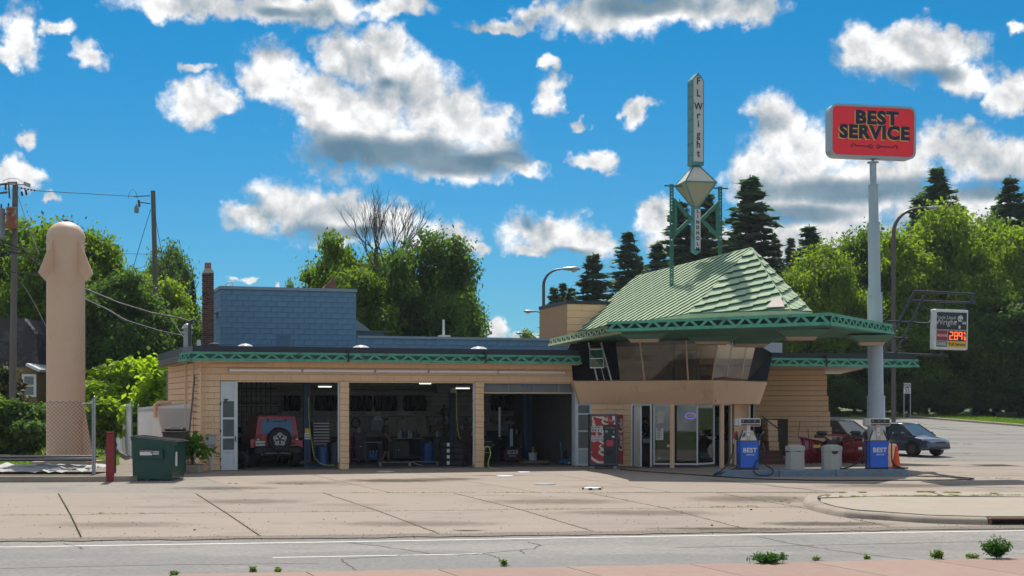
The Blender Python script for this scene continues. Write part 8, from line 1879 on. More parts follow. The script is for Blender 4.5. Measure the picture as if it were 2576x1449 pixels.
gp_ = MB().bb(.03, Wm * .50, -.012, -.001, z0m + .10, z1m - .07).bb(Wm * .50, Wm - .05, -.012, -.001, z1m - .37, z1m - .07).part(cm, 'graphic_panel', CRED)
MB().bb(Wm * .50, Wm - .04, -.010, -.001, z0m + .10, z1m - .38).part(cm, 'control_panel', CBK)
def cola_script(mb, M, part_='all'):
 C1 = [(1.0, 1.25, .10), (.75, 1.38, .16), (.35, 1.15, .22), (.05, .60, .26), (.12, .10, .24), (.5, -.10, .14), (.95, .15, .06)]
 o = lambda x: [(x + .42, .62, .10), (x + .15, .60, .18), (x, .28, .20), (x + .12, .0, .14), (x + .36, .10, .18), (x + .46, .42, .18), (x + .36, .64, .10)]
 c = lambda x: [(x + .40, .52, .12), (x + .22, .64, .12), (x + .02, .38, .20), (x + .10, .04, .18), (x + .34, .02, .10), (x + .5, .2, .06)]
 a = lambda x: o(x)[:5] + [(x + .46, .58, .14)], 
 A = lambda x: [(x + .42, .55, .10), (x + .2, .64, .14), (x, .30, .20), (x + .12, .02, .16), (x + .34, .16, .10), (x + .48, .62, .14), (x + .44, .12, .18), (x + .6, .04, .08)]
 Lx = lambda x: [(x + .05, .2, .06), (x + .32, .9, .12), (x + .30, 1.35, .12), (x + .16, 1.1, .14), (x + .10, .3, .18), (x + .22, .0, .14), (x + .40, .12, .06)]
 hy_ = [(2.62, .45, .10), (2.9, .52, .12)]
 for s_ in (C1, o(.80), c(1.35), A(1.90)): ribbon(mb, s_, .15, M)
 ribbon(mb, hy_, .1, M)
 C2 = [(x + 3.0, y, w_) for x, y, w_ in C1]
 for s_ in (C2, o(3.80), Lx(4.25), A(4.65)): ribbon(mb, s_, .15, M)
 ribbon(mb, [(3.3, 1.30, .06), (2.6, 1.55, .12), (2.0, 1.1, .10), (3.0, 1.0, .12), (4.2, 1.45, .12), (5.0, 1.35, .05)], .1, M)
class ClipMB(MB): pass
mb = MB(); Mf = plane_mat((Wm * .47, -.018, z0m + .06), (0, 0, 1), (-1, 0, 0)) @ Matrix.Scale(.40, 4)
Mf = plane_mat((Wm * .58, -.018, z0m + .10), (.10, 0, 1), (-1, 0, .10)) @ Matrix.Diagonal((.37, .44, 1, 1)); cola_script(mb, Mf)
cl_ = MB()
for f in mb.f:
 p_ = [(mb.v[i][0], mb.v[i][2]) for i in f]
 ar = sum(p_[i][0] * p_[(i + 1) % 4][1] - p_[(i + 1) % 4][0] * p_[i][1] for i in range(4))
 if ar < 1e-6: continue
 for rc in ([(.035, z0m + .105), (Wm * .495, z0m + .105), (Wm * .495, z1m - .375), (.035, z1m - .375)], [(.035, z1m - .375), (Wm * .66, z1m - .375), (Wm * .66, z1m - .075), (.035, z1m - .075)]):
  q = clip_poly(p_, rc)
  if len(q) >= 3: cl_.face([(a, -.0125, b) for a, b in q])
cl_.part(cm, 'script_lettering', CW)
mb = MB(); cola_script(mb, plane_mat((Wm * .71, -.018, z1m - .25), (1, 0, 0), (0, 0, 1)) @ Matrix.Scale(.043, 4)); mb.part(cm, 'small_script', CW)
SM = Matrix.Translation((0, 0, 0))
sp_ = MB().bb(Wm + .002, Wm + .32, Dm - .03, Dm, z0m + .05, z1m - .02).part(cm, 'side_panel', CRED)
MB().add([(Wm, .02, z0m), (Wm + .14, Dm - .05, z0m + .02), (Wm + .14, Dm - .05, z1m - .02), (Wm, .02, z1m)], [(0, 1, 2, 3)]).part(cm, 'cabinet_side', CBK)
mb = MB(); cola_script(mb, plane_mat((Wm + .285, Dm - .036, z0m + .55), (0, 0, 1), (-1, 0, 0)) @ Matrix.Diagonal((.222, .13, 1, 1))); mb.part(sp_, 'script_lettering', CW)
for row, zc_ in enumerate((z1m - .53, z1m - .87)):
 for i in range(4):
  x = .085 + i * .105; mb = MB(); pts = rrect(.042, .115, .04); n = len(pts)
  bt = plate([(a + x, b + zc_ - .0) for a, b in pts], -.030, -.013).part(cm, 'selection_button', WHITED)
  cc = [(.10, .03, .05), (.06, .03, .04), (.09, .05, .10), (.10, .35, .28), (.5, .10, .08), (.03, .16, .5), (.45, .06, .10), (.08, .30, .45)][row * 4 + i]
  plate([(a * .55 + x, b * .8 + zc_) for a, b in pts], -.034, -.0305).part(bt, 'bottle_picture', mat('soda_%d' % (row * 4 + i), cc, .4)); MB().bb(x - .02, x + .02, -.037, -.035, zc_ - .01, zc_ + .03).part(bt, 'bottle_label', WHITED)
MB().bb(Wm * .54, Wm - .07, -.02, -.011, z1m - .73, z1m - .40).part(cm, 'coin_panel', mat('coin_panel_black', (.008, .008, .01), .3)); text(cm, 'decisions, decisions.', .045, (Wm * .745, -.024, z1m - .49), CW)
MB().bb(Wm * .56, Wm * .64, -.03, -.021, z1m - .66, z1m - .58).part(cm, 'bill_slot', STEEL); MB().bb(Wm * .86, Wm * .89, -.03, -.021, z1m - .68, z1m - .60).part(cm, 'coin_return', STEEL)
MB().bb(Wm * .60, Wm * .85, -.02, -.011, z1m - 1.15, z1m - .93).part(cm, 'red_poster', mat('poster_red', (.5, .05, .06), .5)); MB().bb(Wm * .80, Wm * .90, -.022, -.011, z1m - .84, z1m - .78).bb(Wm * .82, Wm * .91, -.022, -.013, z1m - .20, z1m - .07).bb(Wm * .87, Wm * .93, -.022, -.013, z1m - .37, z1m - .30).part(cm, 'white_sticker', WHITE)
MB().bb(Wm * .57, Wm * .84, -.014, -.011, z0m + .40, z0m + .58).part(cm, 'bottle_port', mat('port_black', (.002, .002, .002), .5))
for x in (.02, Wm - .15): MB().box((x + .07, .1, .05), (.16, .16, .1), bev=.02).part(cm, 'foot', GREYM)
def offbox(name, px, Y, w_, d_, z0, z1, m, lab, cat, extra=None):
 p = W(px, 0, Y); t = thing(name, (p.x, Y, 0), 0, lab, cat); MB().box((0, 0, (z0 + z1) / 2), (w_, d_, z1 - z0), bev=.01).part(t, 'body', m)
 if extra: extra(t)
 return t
def ex_counter(t): MB().box((0, -.02, 1.06), (.92, .66, .04)).part(t, 'top', mat('counter_dark', (.05, .02, .02), .4)); MB().bb(-.1, .15, -.34, -.325, .86, 1.02).part(t, 'posted_notice', WHITED)
offbox('service_counter', 1622, 53.6, .85, .6, .02, 1.04, mat('counter_red', (.07, .012, .02), .5), 'dark red service counter inside the open office door', 'counter', ex_counter)
def ex_heater(t):
 for i in range(10): MB().bb(-.1 + i * .05, -.07 + i * .05, -.21, -.2, .62, .75).part(t, 'vent_slot', BLACKM)
offbox('cabinet_heater', 1836, 55.5, 1.05, .4, .02, .85, mat('heater_beige', (.22, .20, .16), .6), 'low beige cabinet heater beneath the office shelf', 'heater', ex_heater)
t = offbox('display_rack', 1832, 56.6, 1.3, .35, .9, 2.25, mat('rack_dark', (.03, .03, .035), .5), 'dark display rack full of small goods at the office right side', 'rack')
k_ = 0
for r_ in range(7):
 for c in range(10):
  MB().box((-.55 + c * .122, -.19, 1.0 + r_ * .175), (.08, .03, .10)).part(t, 'blister_pack', rnd.choice(CANS + [WHITED, DKGREY, CARD]))
pv = W(1850, 0, 55.3); t = thing('safety_vests', (pv.x, 55.3, .9), 0, 'folded yellow and orange safety vests on the office shelf', 'vests')
for i, cc in enumerate(((.55, .75, .05), (.8, .2, .03), (.5, .75, .05), (.8, .25, .03))): MB().box((.02 * (i % 2), 0, .04 + i * .08), (.36, .3, .075), .1 * i, bev=.03).part(t, 'vest', mat('vest_%d' % (i % 2), cc, .7))
t = thing('red_jacket', (W(1832, 0, 55.9).x, 55.9, 1.6), 0, 'dark red jacket hanging in front of the display rack', 'jacket'); MB().lathe([(.10, -.45), (.15, -.3), (.13, .1), (.07, .3), (.02, .4)], 12, (0, 0, 0), Matrix.Scale(.5, 4, (0, 1, 0))).part(t, 'cloth', mat('jacket_red', (.16, .01, .02), .8), smooth=True)
p = W(1737, 1046, 51.45); t = thing('open_sign', p, R(-4), 'oval neon OPEN sign hanging in the office window', 'sign')
MB().tube([(.19 * math.cos(a), 0, .11 * math.sin(a)) for a in [i * math.pi / 14 for i in range(29)]], .008, n=5).part(t, 'blue_ring', mat('neon_blue', (.02, .05, .8), .4, var=0, emit=(.04, .12, 1.0), estr=2.0)); text(t, 'OPEN', .13, (0, -.004, 0), mat('neon_red', (.5, .05, .05), .4, var=0, emit=(.8, .09, .05), estr=.5), bold=0)
t = thing('window_poster', W(1659, 1092, 51.46), R(-5), 'white price notice taped inside the first office window', 'poster'); MB().bb(-.14, .14, 0, .006, -.22, .22).part(t, 'paper', WHITE)
for i in range(9): MB().bb(-.11, .02 + .08 * (i % 2), -.004, -.001, .15 - i * .042, .165 - i * .042).part(t, 'print_line', DKGREY)
text(t, 'SALE', .06, (0, -.006, .185), INK, bold=.001)
t = thing('taped_shirt_poster', W(1661, 1050, 51.46), R(-5), 'pale shirt-shaped poster high in the first office window', 'poster'); MB().slab([(-.18, 0, .10), (-.10, 0, .22), (.10, 0, .22), (.18, 0, .10), (.12, 0, .05), (.12, 0, -.22), (-.10, 0, -.22), (-.12, 0, .05)][::-1], .006).part(t, 'paper', mat('poster_cream', (.55, .52, .45), .6))
t = thing('orange_sticker', W(1684, 1121, 51.40), R(-5), 'small white and orange sticker low on the office window', 'sticker'); MB().bb(-.09, .09, 0, .004, -.05, .05).part(t, 'paper', WHITE); MB().bb(-.09, .09, -.003, -.001, .02, .05).part(t, 'orange_band', mat('label_orange', (.8, .22, .02), .5))
t = thing('window_poster', W(1812, 1070, 55.8), 0, 'framed pale poster on the office back wall', 'poster'); MB().bb(-.16, .16, 0, .01, -.4, .35).part(t, 'paper', mat('poster_blue', (.28, .36, .40), .6))
offbox('stock_case', 1770, 56.4, .4, .1, 1.0, 2.2, mat('case_teal', (.06, .14, .17), .4), 'teal glass-fronted stock case on the office back wall', 'cabinet')
LEAF = leaf_mat('broadleaf_green', (0.065, 0.125, 0.016), (0.14, 0.21, 0.022), .55)
LEAFY = leaf_mat('bright_yellow_green_leaf', (0.11, 0.175, 0.018), (0.20, 0.27, 0.025), .58)
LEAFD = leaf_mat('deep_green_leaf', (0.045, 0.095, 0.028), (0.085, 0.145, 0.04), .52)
NEED = leaf_mat('spruce_needles', (0.06, 0.11, 0.075), (0.11, 0.165, 0.10), .5, .6, (1.3, 1.6, 1))
BARK = mat('bark', (.06, .048, .038), .95, var=.2, vscale=6, bump=.5, bscale=20)
def cards(pos, nrm, sz, name, m, aspect=1.6, rng=None, fold=True):
 """many leaf-sized pointed quads"""
 n = len(pos); rng = rng or np.random.default_rng(1)
 nrm = nrm / np.maximum(1e-6, np.linalg.norm(nrm, axis=1, keepdims=True))
 r_ = rng.normal(size=(n, 3)); t = np.cross(nrm, r_); t /= np.maximum(1e-6, np.linalg.norm(t, axis=1, keepdims=True)); b = np.cross(nrm, t)
 s = (sz * rng.uniform(.6, 1.3, n))[:, None]
 v = np.empty((n, 4, 3)); v[:, 0] = pos - t * s * aspect * .5; v[:, 1] = pos + b * s * .5 + nrm * s * .12; v[:, 2] = pos + t * s * aspect * .5; v[:, 3] = pos - b * s * .5 + nrm * s * .12
 me = bpy.data.meshes.new(name); me.vertices.add(n * 4); me.vertices.foreach_set('co', v.reshape(-1).astype(np.float32))
 me.loops.add(n * 4); me.loops.foreach_set('vertex_index', np.arange(n * 4, dtype=np.int32)); me.polygons.add(n)
 me.polygons.foreach_set('loop_start', np.arange(0, n * 4, 4, dtype=np.int32)); me.update(calc_edges=True); me.materials.append(m); return me
def crown(seed, nb, nc, k, H=10.0, W_=7.0, lf=.26, base=.22, cl=.42, name='crown', m=None, taper=1.0):
 rng = np.random.default_rng(seed); blobs = []
 for i in range(nb):
  z = base + (1 - base) * rng.beta(1.7, 1.5); prof = math.sin(math.pi * min(1, max(.06, (z - base * .6) / (1.08 - base * .6)))) ** .7
  a = rng.uniform(0, 6.28); rr = prof * (W_ / 2) * rng.uniform(.2, 1.0); br = rng.uniform(.045, .15) * W_ * (1.15 - .5 * z * taper)
  blobs.append((rr * math.cos(a), rr * math.sin(a), z * H - br * .6, br, br * rng.uniform(.6, .95)))
 blobs.append((0, 0, H * .9, W_ * .09, H * .08))
 P = []; Nn = []
 wts = np.array([b[3] ** 2 for b in blobs]); wts /= wts.sum()
 idx = rng.choice(len(blobs), nc, p=wts); B = np.array(blobs)[idx]
 d = rng.normal(size=(nc, 3)); d[:, 2] += .25; d /= np.linalg.norm(d, axis=1, keepdims=True)
 rad = rng.uniform(.35, 1.35, nc)[:, None]
 c = B[:, :3] + d * rad * np.stack([B[:, 3], B[:, 3], B[:, 4]], 1)
 sp = rng.choice(nc, nc // 5); c[sp] += d[sp] * rng.uniform(.2, .9, (len(sp), 1)) * W_ * .07 + np.array([0, 0, .02 * H])
 pos = np.repeat(c, k, 0) + rng.normal(size=(nc * k, 3)) * np.array([cl, cl, cl * .55]); up = np.repeat(d, k, 0) * .6 + rng.normal(size=(nc * k, 3)) * .65 + np.array([0, 0, .7])
 return cards(pos, up, lf, name, m or LEAF, 1.5, rng), blobs
def trunk_mesh(seed, blobs, H, r0, base=.2):
 rq = random.Random(seed); mb = MB(); top = Vector((0, 0, H * .8))
 mb.tube([(0, 0, -.3), (rq.uniform(-.1, .1), 0, H * .2), (rq.uniform(-.25, .25), rq.uniform(-.2, .2), H * .45), top], lambda q: r0 * (1 - .85 * q), n=8)
 for b in blobs[::2][:14]:
  z = min(b[2], H * .7) * rq.uniform(.45, .75); s = Vector((0, 0, max(z, H * .14))); e = Vector(b[:3]); mid_ = s.lerp(e, .5) + Vector((0, 0, -.05 * H * rq.random()))
  mb.tube([s, mid_, e], lambda q: r0 * .42 * (1 - .85 * q), n=5)
 return mb.mesh('trunk')
def conifer(seed, H=18.0, Rr=3.1, tiers=74, dens=1.0):
 rng = np.random.default_rng(seed); P = []; Nn = []; mb = MB(); mb.tube([(0, 0, -.3), (0, 0, H * .5), (0, 0, H * .985)], lambda q: .24 * (1 - .93 * q), n=7)
 for i in range(tiers):
  f = (i / tiers) ** .92; z = H * (.06 + .93 * f) + rng.uniform(-.2, .2); r_ = Rr * (1 - f) ** .92 * (rng.uniform(.72, 1.15)) + .14; nb = int(6 + 4 * (1 - f)); a0 = rng.uniform(0, 6.28)
  for j in range(nb):
   a = a0 + 6.283 * j / nb + rng.uniform(-.4, .4); z += rng.uniform(-.09, .09); rr = r_ * rng.uniform(.6, 1.15); n = max(6, int(rr * 15 * dens))
   t = rng.uniform(.12, 1, n) ** .8; droop = -.34 * rr * t + .26 * rr * t ** 2.6
   wv = rng.normal(size=n) * .16 * (1.1 - t) * (rr ** .5) * 1.2
   x = rr * t * math.cos(a) - wv * math.sin(a); y = rr * t * math.sin(a) + wv * math.cos(a)
   P.append(np.stack([x, y, z + droop - np.abs(rng.normal(size=n)) * .10], 1)); Nn.append(np.stack([rng.normal(size=n) * .45, rng.normal(size=n) * .45, np.ones(n)], 1))
   if j % 3 == 0: mb.cyl((0, 0, z), (rr * .8 * math.cos(a), rr * .8 * math.sin(a), z - .2 * rr), .03, .01, n=3, caps=False)
 P = np.concatenate(P); Nn = np.concatenate(Nn); tm = mb.mesh('trunk'); tm.materials.append(BARK)
 return cards(P, Nn, .28, 'crown', NEED, 2.0, rng), tm
PROTO = {}
for i, (sd, nb, nc, W_) in enumerate(((3, 62, 2100, 7.5), (11, 80, 2300, 8.5), (27, 52, 1900, 6.5), (41, 90, 2500, 9.0))):
 me, bl_ = crown(sd, nb, int(nc * 1.25), 20, 10, W_, lf=.185); tm = trunk_mesh(sd, bl_, 10, .2); tm.materials.append(BARK); PROTO['d%d' % i] = (me, tm, 10.0, W_)
for i, (sd, dn) in enumerate(((5, 1), (8, .9), (19, 1.1))):
 me, tm = conifer(sd, dens=dn); PROTO['c%d' % i] = (me, tm, 18.0, 6.2)
def with_mat(me, m):
 k = me.name + m.name
 if k not in PROTO: c = me.copy(); c.materials[0] = m; PROTO[k] = c
 return PROTO[k]
def plant(kind, px, ytop, wpx, Y, label, name='broadleaf_tree', group=None, m=None, zbase=None, rz=None, cat='tree'):
 if group == GR_ and Y < 121: Y = 121 + (Y % 7)
 me, tm, H0, W0 = PROTO[kind]; x = (px - CX) / FPX * Y; z0 = g(x, Y) if zbase is None else zbase
 H_ = zpx(ytop, Y) - z0; w_ = wpx * Y / FPX
 t = thing(name, (x, Y, z0), rnd.uniform(0, 6.28) if rz is None else rz, label, cat, group)
 t.scale = (w_ / W0, w_ / W0, H_ / H0)
 for mesh, nm in ((tm, 'trunk'), (me if m is None else with_mat(me, m), 'crown')):
  o = bpy.data.objects.new(nm, mesh); COL.objects.link(o); o.parent = t
 return t
GL, GM, GR_, GC = 'trees behind the yard on the left', 'trees behind the blue block', 'leafy trees on the bank at right', 'spruces beyond the station'
plant('d1', 40, 568, 330, 88, 'tall light green tree behind the near utility pole, leftmost', group=GL, m=LEAF)
plant('d3', 150, 590, 300, 84, 'broad tree directly behind the tan tank', group=GL, m=LEAF)
plant('d0', 240, 602, 220, 86, 'tree rising just right of the tank dome', group=GL, m=LEAF)
plant('d2', 300, 690, 230, 80, 'dark lower tree between tank and leaning pole', group=GL, m=LEAFD)
plant('d1', 372, 705, 250, 98, 'bright yellow-green tree behind the leaning pole', group=GL, m=LEAFY)
plant('d3', 430, 640, 200, 125, 'round blue-green tree right of the leaning pole top', group=GL, m=LEAFD)
plant('c1', 485, 700, 110, 100, 'dark pine left of the brick chimney', 'pine_tree', GL)
plant('d0', 30, 760, 190, 92, 'shadowy tree low behind the shingled house', group=GL, m=LEAFD)
plant('d2', 455, 790, 150, 90, 'leafy tree low behind the roof vents', group=GL, m=LEAF)
plant('d2', 838, 603, 190, 96, 'slim tree at the left of the group behind the blue block', group=GM, m=LEAF)
plant('d3', 960, 655, 280, 100, 'broad middle tree below the bare one', group=GM, m=LEAF)
plant('d1', 1085, 600, 270, 94, 'tallest dark tree at the right of the group behind the blue block', group=GM, m=LEAFD)
plant('d0', 1140, 690, 170, 98, 'lower tree at the right edge by the white roof vent', group=GM, m=LEAFD)
plant('d0', 900, 690, 220, 92, 'bushy tree just right of the blue block shoulder', group=GM, m=LEAF)
plant('d2', 1325, 838, 90, 170, 'tiny far tree top over the low blue roof', group=GM, m=LEAF)
plant('d2', 735, 716, 60, 150, 'far tree top just showing over the blue block', group=GM, m=LEAF)
for px, yt, w_, Y, k, lab in ((1393, 712, 56, 135, 'c0', 'left spruce of the small cluster behind the tan upper block'), (1416, 707, 60, 138, 'c1', 'middle spruce of the small cluster behind the tan upper block'), (1437, 714, 52, 136, 'c2', 'right spruce of the small cluster behind the tan upper block'),
        (1492, 628, 92, 128, 'c0', 'broad spruce left of the roof ridge end'), (1580, 577, 88, 134, 'c1', 'tall slim spruce over the left end of the roof ridge'), (1607, 632, 56, 140, 'c2', 'short spruce tucked right of the tall slim one'),
        (1653, 600, 84, 132, 'c0', 'spruce just left of the sign tower'), (1710, 492, 104, 142, 'c2', 'spruce seen between the left tower post and the obelisk'), (1779, 480, 108, 140, 'c1', 'spruce seen behind the right tower post'),
        (1740, 560, 96, 150, 'c0', 'spruce filling the gap beneath the tower lantern'), (1887, 430, 128, 130, 'c0', 'tallest spruce, right above the roof peak'), (1950, 588, 60, 138, 'c2', 'small spruce right of the tallest one'), (1990, 592, 58, 140, 'c1', 'second small spruce right of the tallest one'),
        (2036, 556, 96, 136, 'c2', 'mid-sized spruce left of the tall sign pole'), (2076, 602, 66, 134, 'c0', 'short spruce against the left of the leafy trees'), (1840, 600, 90, 146, 'c1', 'spruce low behind the roof peak'),
        (2357, 414, 128, 150, 'c1', 'tall ragged spruce above the curved street lamp'), (2312, 480, 96, 152, 'c2', 'shorter spruce left of the tall ragged one'), (2412, 500, 90, 155, 'c0', 'dark spruce right of the tall ragged one'),
        (2541, 430, 100, 150, 'c2', 'tall spruce near the right edge'), (2508, 498, 80, 154, 'c0', 'spruce leaning against the right edge one'), (2590, 470, 90, 150, 'c1', 'spruce cut by the right edge')):
 plant(k, px, yt, w_ * 3.5, Y, lab, 'spruce_tree', GC)
for px, yt, w_, Y, k, m_, lab in ((1985, 690, 190, 122, 'd1', LEAFY, 'light green tree beside the right slope of the roof'), (2075, 636, 230, 124, 'd3', LEAFY, 'bright tree left of the tall sign pole'), (2175, 592, 230, 130, 'd0', LEAF, 'tree directly behind the tall sign pole'),
        (2265, 600, 220, 126, 'd2', LEAFY, 'tree behind the curved street lamp pole'), (2375, 540, 300, 128, 'd3', LEAFY, 'largest bright tree above the price sign'), (2475, 560, 230, 136, 'd1', LEAF, 'darker tree right of the largest bright one'),
        (2565, 590, 230, 126, 'd0', LEAFY, 'light tree at the right edge of the bank'), (2660, 580, 240, 130, 'd1', LEAF, 'tree cut off by the right edge'), (2050, 760, 200, 114, 'd0', LEAF, 'lower tree just above the wing canopy'),
        (2150, 740, 220, 116, 'd1', LEAF, 'low tree to the left of the pole above the wing roof'), (2290, 740, 240, 115, 'd2', LEAF, 'low tree behind the black tube frame'), (2400, 720, 240, 116, 'd0', LEAFD, 'dark tree behind the price sign'),
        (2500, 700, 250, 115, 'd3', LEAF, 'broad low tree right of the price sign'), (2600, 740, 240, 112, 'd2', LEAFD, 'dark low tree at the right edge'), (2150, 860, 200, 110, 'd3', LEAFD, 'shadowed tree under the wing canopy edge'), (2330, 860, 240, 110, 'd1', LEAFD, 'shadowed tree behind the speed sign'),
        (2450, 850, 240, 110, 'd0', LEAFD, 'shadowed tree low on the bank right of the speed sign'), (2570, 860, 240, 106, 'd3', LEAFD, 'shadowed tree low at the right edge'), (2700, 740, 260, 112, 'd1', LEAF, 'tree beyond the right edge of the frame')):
 plant(k, px, yt, w_, Y, lab, group=GR_, m=m_)
rq = random.Random(4); t = thing('bare_tree', (W(968, 0, 97).x, 97, 0), 0, 'bare dead-topped tree standing above the green ones behind the blue block', 'tree')
mb = MB(); kb = 97 / FPX
def grow(p, d, L_, r_, lv):
 e = p + d * L_; m_ = p + d * L_ * .5 + Vector((rq.uniform(-1, 1), rq.uniform(-1, 1), 0)) * L_ * .06
 mb.tube([p, m_, e], lambda q: r_ * (1 - .35 * q), n=4 if lv > 1 else 6)
 if lv >= 6 or r_ < .009: return
 for i in range(3 if lv < 5 else 2):
  dd_ = (d + Vector((rq.uniform(-.42, .42), rq.uniform(-.5, .5), rq.uniform(-.05, .4)))).normalized(); grow(p.lerp(e, rq.uniform(.55, 1)), dd_, L_ * rq.uniform(.60, .84), r_ * .60, lv + 1)
for q in ((0, 1.0), (-.10, .98), (.12, .95)): grow(Vector((q[0] * 3, 0, zpx(740, 97) - 1)), Vector((q[0] * 1.2, rq.uniform(-.1, .1), q[1])).normalized(), 2.9, .11, 1)
grow(Vector((.4, 0, zpx(650, 97))), Vector((.6, 0, .6)).normalized(), 1.3, .06, 3); grow(Vector((-.3, 0, zpx(640, 97))), Vector((-.6, 0, .5)).normalized(), 1.2, .05, 3)
mb.tube([(0, 0, -.2), (.1, 0, 4), (0, 0, zpx(735, 97))], .16, n=8); mb.part(t, 'branches', mat('bare_bark', (.11, .10, .095), .9, var=.1))
def shrub(px, ytop, ybase, wpx, Y, label, m, lf, nc=420, k=12, seed=1, name='shrub', group='shrubs along the yard', dy=None, zb0=0.0):
 H_ = zpx(ytop, Y) - zb0; w_ = wpx * Y / FPX; me, bl_ = crown(seed, 16, nc, k, H_, w_, lf, base=.12, cl=lf * 1.3, m=m); x = (px - CX) / FPX * Y
 t = thing(name, (x, Y, zb0), 0, label, 'shrub', group); o = bpy.data.objects.new('foliage', me); COL.objects.link(o); o.parent = t
 sm = MB(); rs = random.Random(seed)
 for b in bl_[::2]: sm.tube([(rs.uniform(-.2, .2), 0, 0), (b[0] * .5, b[1] * .5, b[2] * .5), b[:3]], .018, n=4)
 sm.part(t, 'stems', BARK); return t
BR = leaf_mat('sunlit_yellow_green_leaf', (0.17, 0.26, 0.014), (0.27, 0.37, 0.025), .6, .5)
shrub(262, 930, 1150, 190, 76, 'bright broad-leaved shrub right beside the tank', BR, .24, 520, 14, 2)
shrub(335, 915, 1150, 200, 75, 'bright shrub in the middle of the yard hedge', BR, .24, 560, 14, 3)
shrub(392, 905, 1100, 110, 64, 'tallest bright shrub touching the garage side wall', BR, .24, 420, 14, 4)
shrub(262, 1010, 1160, 90, 66, 'low green shrub behind the slatted fence end', LEAFY, .18, 420, 14, 5)
shrub(55, 1025, 1140, 150, 60, 'dark green hedge shrub right of the near pole base', LEAFD, .16, 700, 14, 6)
shrub(-10, 1005, 1140, 120, 60, 'green hedge shrub at the left frame edge', LEAF, .16, 600, 14, 7)
shrub(18, 925, 1000, 90, 68, 'reddish-dark bush in front of the shingled house', leaf_mat('reddish_dark_leaf', (.05, .03, .02), (.05, .07, .02), .35), .15, 500, 12, 8)
shrub(98, 1020, 1120, 60, 64, 'small hedge shrub under the house window', LEAFD, .14, 400, 12, 9)
shrub(483, 1098, 1160, 46, 47.5, 'broad-leaved green plant on the planter ledge', leaf_mat('fresh_broad_leaf', (.06, .14, .015), (.10, .22, .02), .4), .17, 60, 5, 10, 'corner_plant', None, zb0=.27)
for i, (px, yt, w_, Y) in enumerate(((2120, 955, 90, 112), (2200, 965, 110, 112), (2300, 950, 120, 113), (2390, 955, 120, 110), (2480, 965, 120, 116), (2570, 970, 130, 113), (2650, 965, 130, 110))):
 Y = 119.5 + i * .3; x = (px - CX) / FPX * Y; me, tm, H0, W0 = PROTO['d%d' % (i % 4)]; z0 = g(x, Y)
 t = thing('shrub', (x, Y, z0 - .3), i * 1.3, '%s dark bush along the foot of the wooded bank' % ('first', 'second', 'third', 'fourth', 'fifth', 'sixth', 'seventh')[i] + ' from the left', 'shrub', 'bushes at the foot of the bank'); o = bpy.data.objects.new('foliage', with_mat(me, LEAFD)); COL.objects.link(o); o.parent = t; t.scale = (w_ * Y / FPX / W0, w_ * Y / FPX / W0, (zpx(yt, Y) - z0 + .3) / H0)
def weed(px, py, label, h, w_, n, m, seed, upright=False, name='weed'):
 p = G(px, py); rs = np.random.default_rng(seed); t = thing(name, p, 0, label, 'weed')
 sm = MB(); P = []; Nn = []
 for i in range(n):
  a = rs.uniform(0, 6.28); rr = w_ / 2 * rs.uniform(.2, 1) * (.4 if upright else 1); hh_ = h * rs.uniform(.45, 1) * (1 - .35 * (rr / (w_ / 2 + .001)))
  e = np.array([rr * math.cos(a), rr * math.sin(a) * .7, hh_]); sm.tube([(0, 0, 0), tuple(e * [.45, .45, .6]), tuple(e)], .0035, n=3)
  kk = 9; tt = rs.uniform(.3, 1.05, kk)[:, None]; P.append(e * tt + rs.normal(size=(kk, 3)) * .022); Nn.append(rs.normal(size=(kk, 3)) * .8 + [0, 0, .8])
 o = bpy.data.objects.new('leaves', cards(np.concatenate(P), np.concatenate(Nn), .026, 'leaves', m, 3.2, rs)); COL.objects.link(o); o.parent = t; sm.part(t, 'stems', m); return t
WD1 = leaf_mat('weed_green', (.03, .10, .02), (.06, .16, .03), .4); WD2 = leaf_mat('weed_pale_green', (.08, .15, .03), (.14, .20, .04), .4)
weed(1932, 1416, 'low feathery green weed sprawling over the red walk edge', .21, .72, 90, WD1, 1); weed(2508, 1404, 'large bushy green weed near the bottom right corner', .42, .62, 130, WD1, 2)
w = weed(2360, 1405, 'thin weed with white seed heads between the two big weeds', .16, .30, 30, WD2, 3); sm = MB()
for x, h in ((-.07, .36), (.0, .31), (.07, .40), (.02, .24)): sm.tube([(0, 0, 0), (x * .6, 0, h * .6), (x, 0, h)], .0025, n=3).ball((x, 0, h), .011, 6)
sm.part(w, 'seed_heads', WHITED)
for px, py, h, w_, n, lab in ((1267, 1422, .10, .08, 10, 'tiny yellow-green seedling in the middle of the road edge'), (635, 1436, .06, .2, 8, 'little grass tuft at the walk edge, left of the first joint'), (700, 1438, .05, .08, 7, 'reddish sprig at the walk edge near the first joint'), (437, 1446, .05, .12, 8, 'leftmost tiny weed at the bottom edge'), (1970, 1405, .09, .06, 6, 'brown upright sprig beside the low feathery weed'), (2055, 1408, .04, .16, 6, 'flat pale weed right of the low feathery one'),
        (2180, 1405, .04, .1, 5, 'tiny sprig halfway between the big weeds'), (2450, 1404, .06, .4, 14, 'dry grass fringe left of the bushy weed')): weed(px, py, lab, h, w_, n, WD2, px, name='weed')
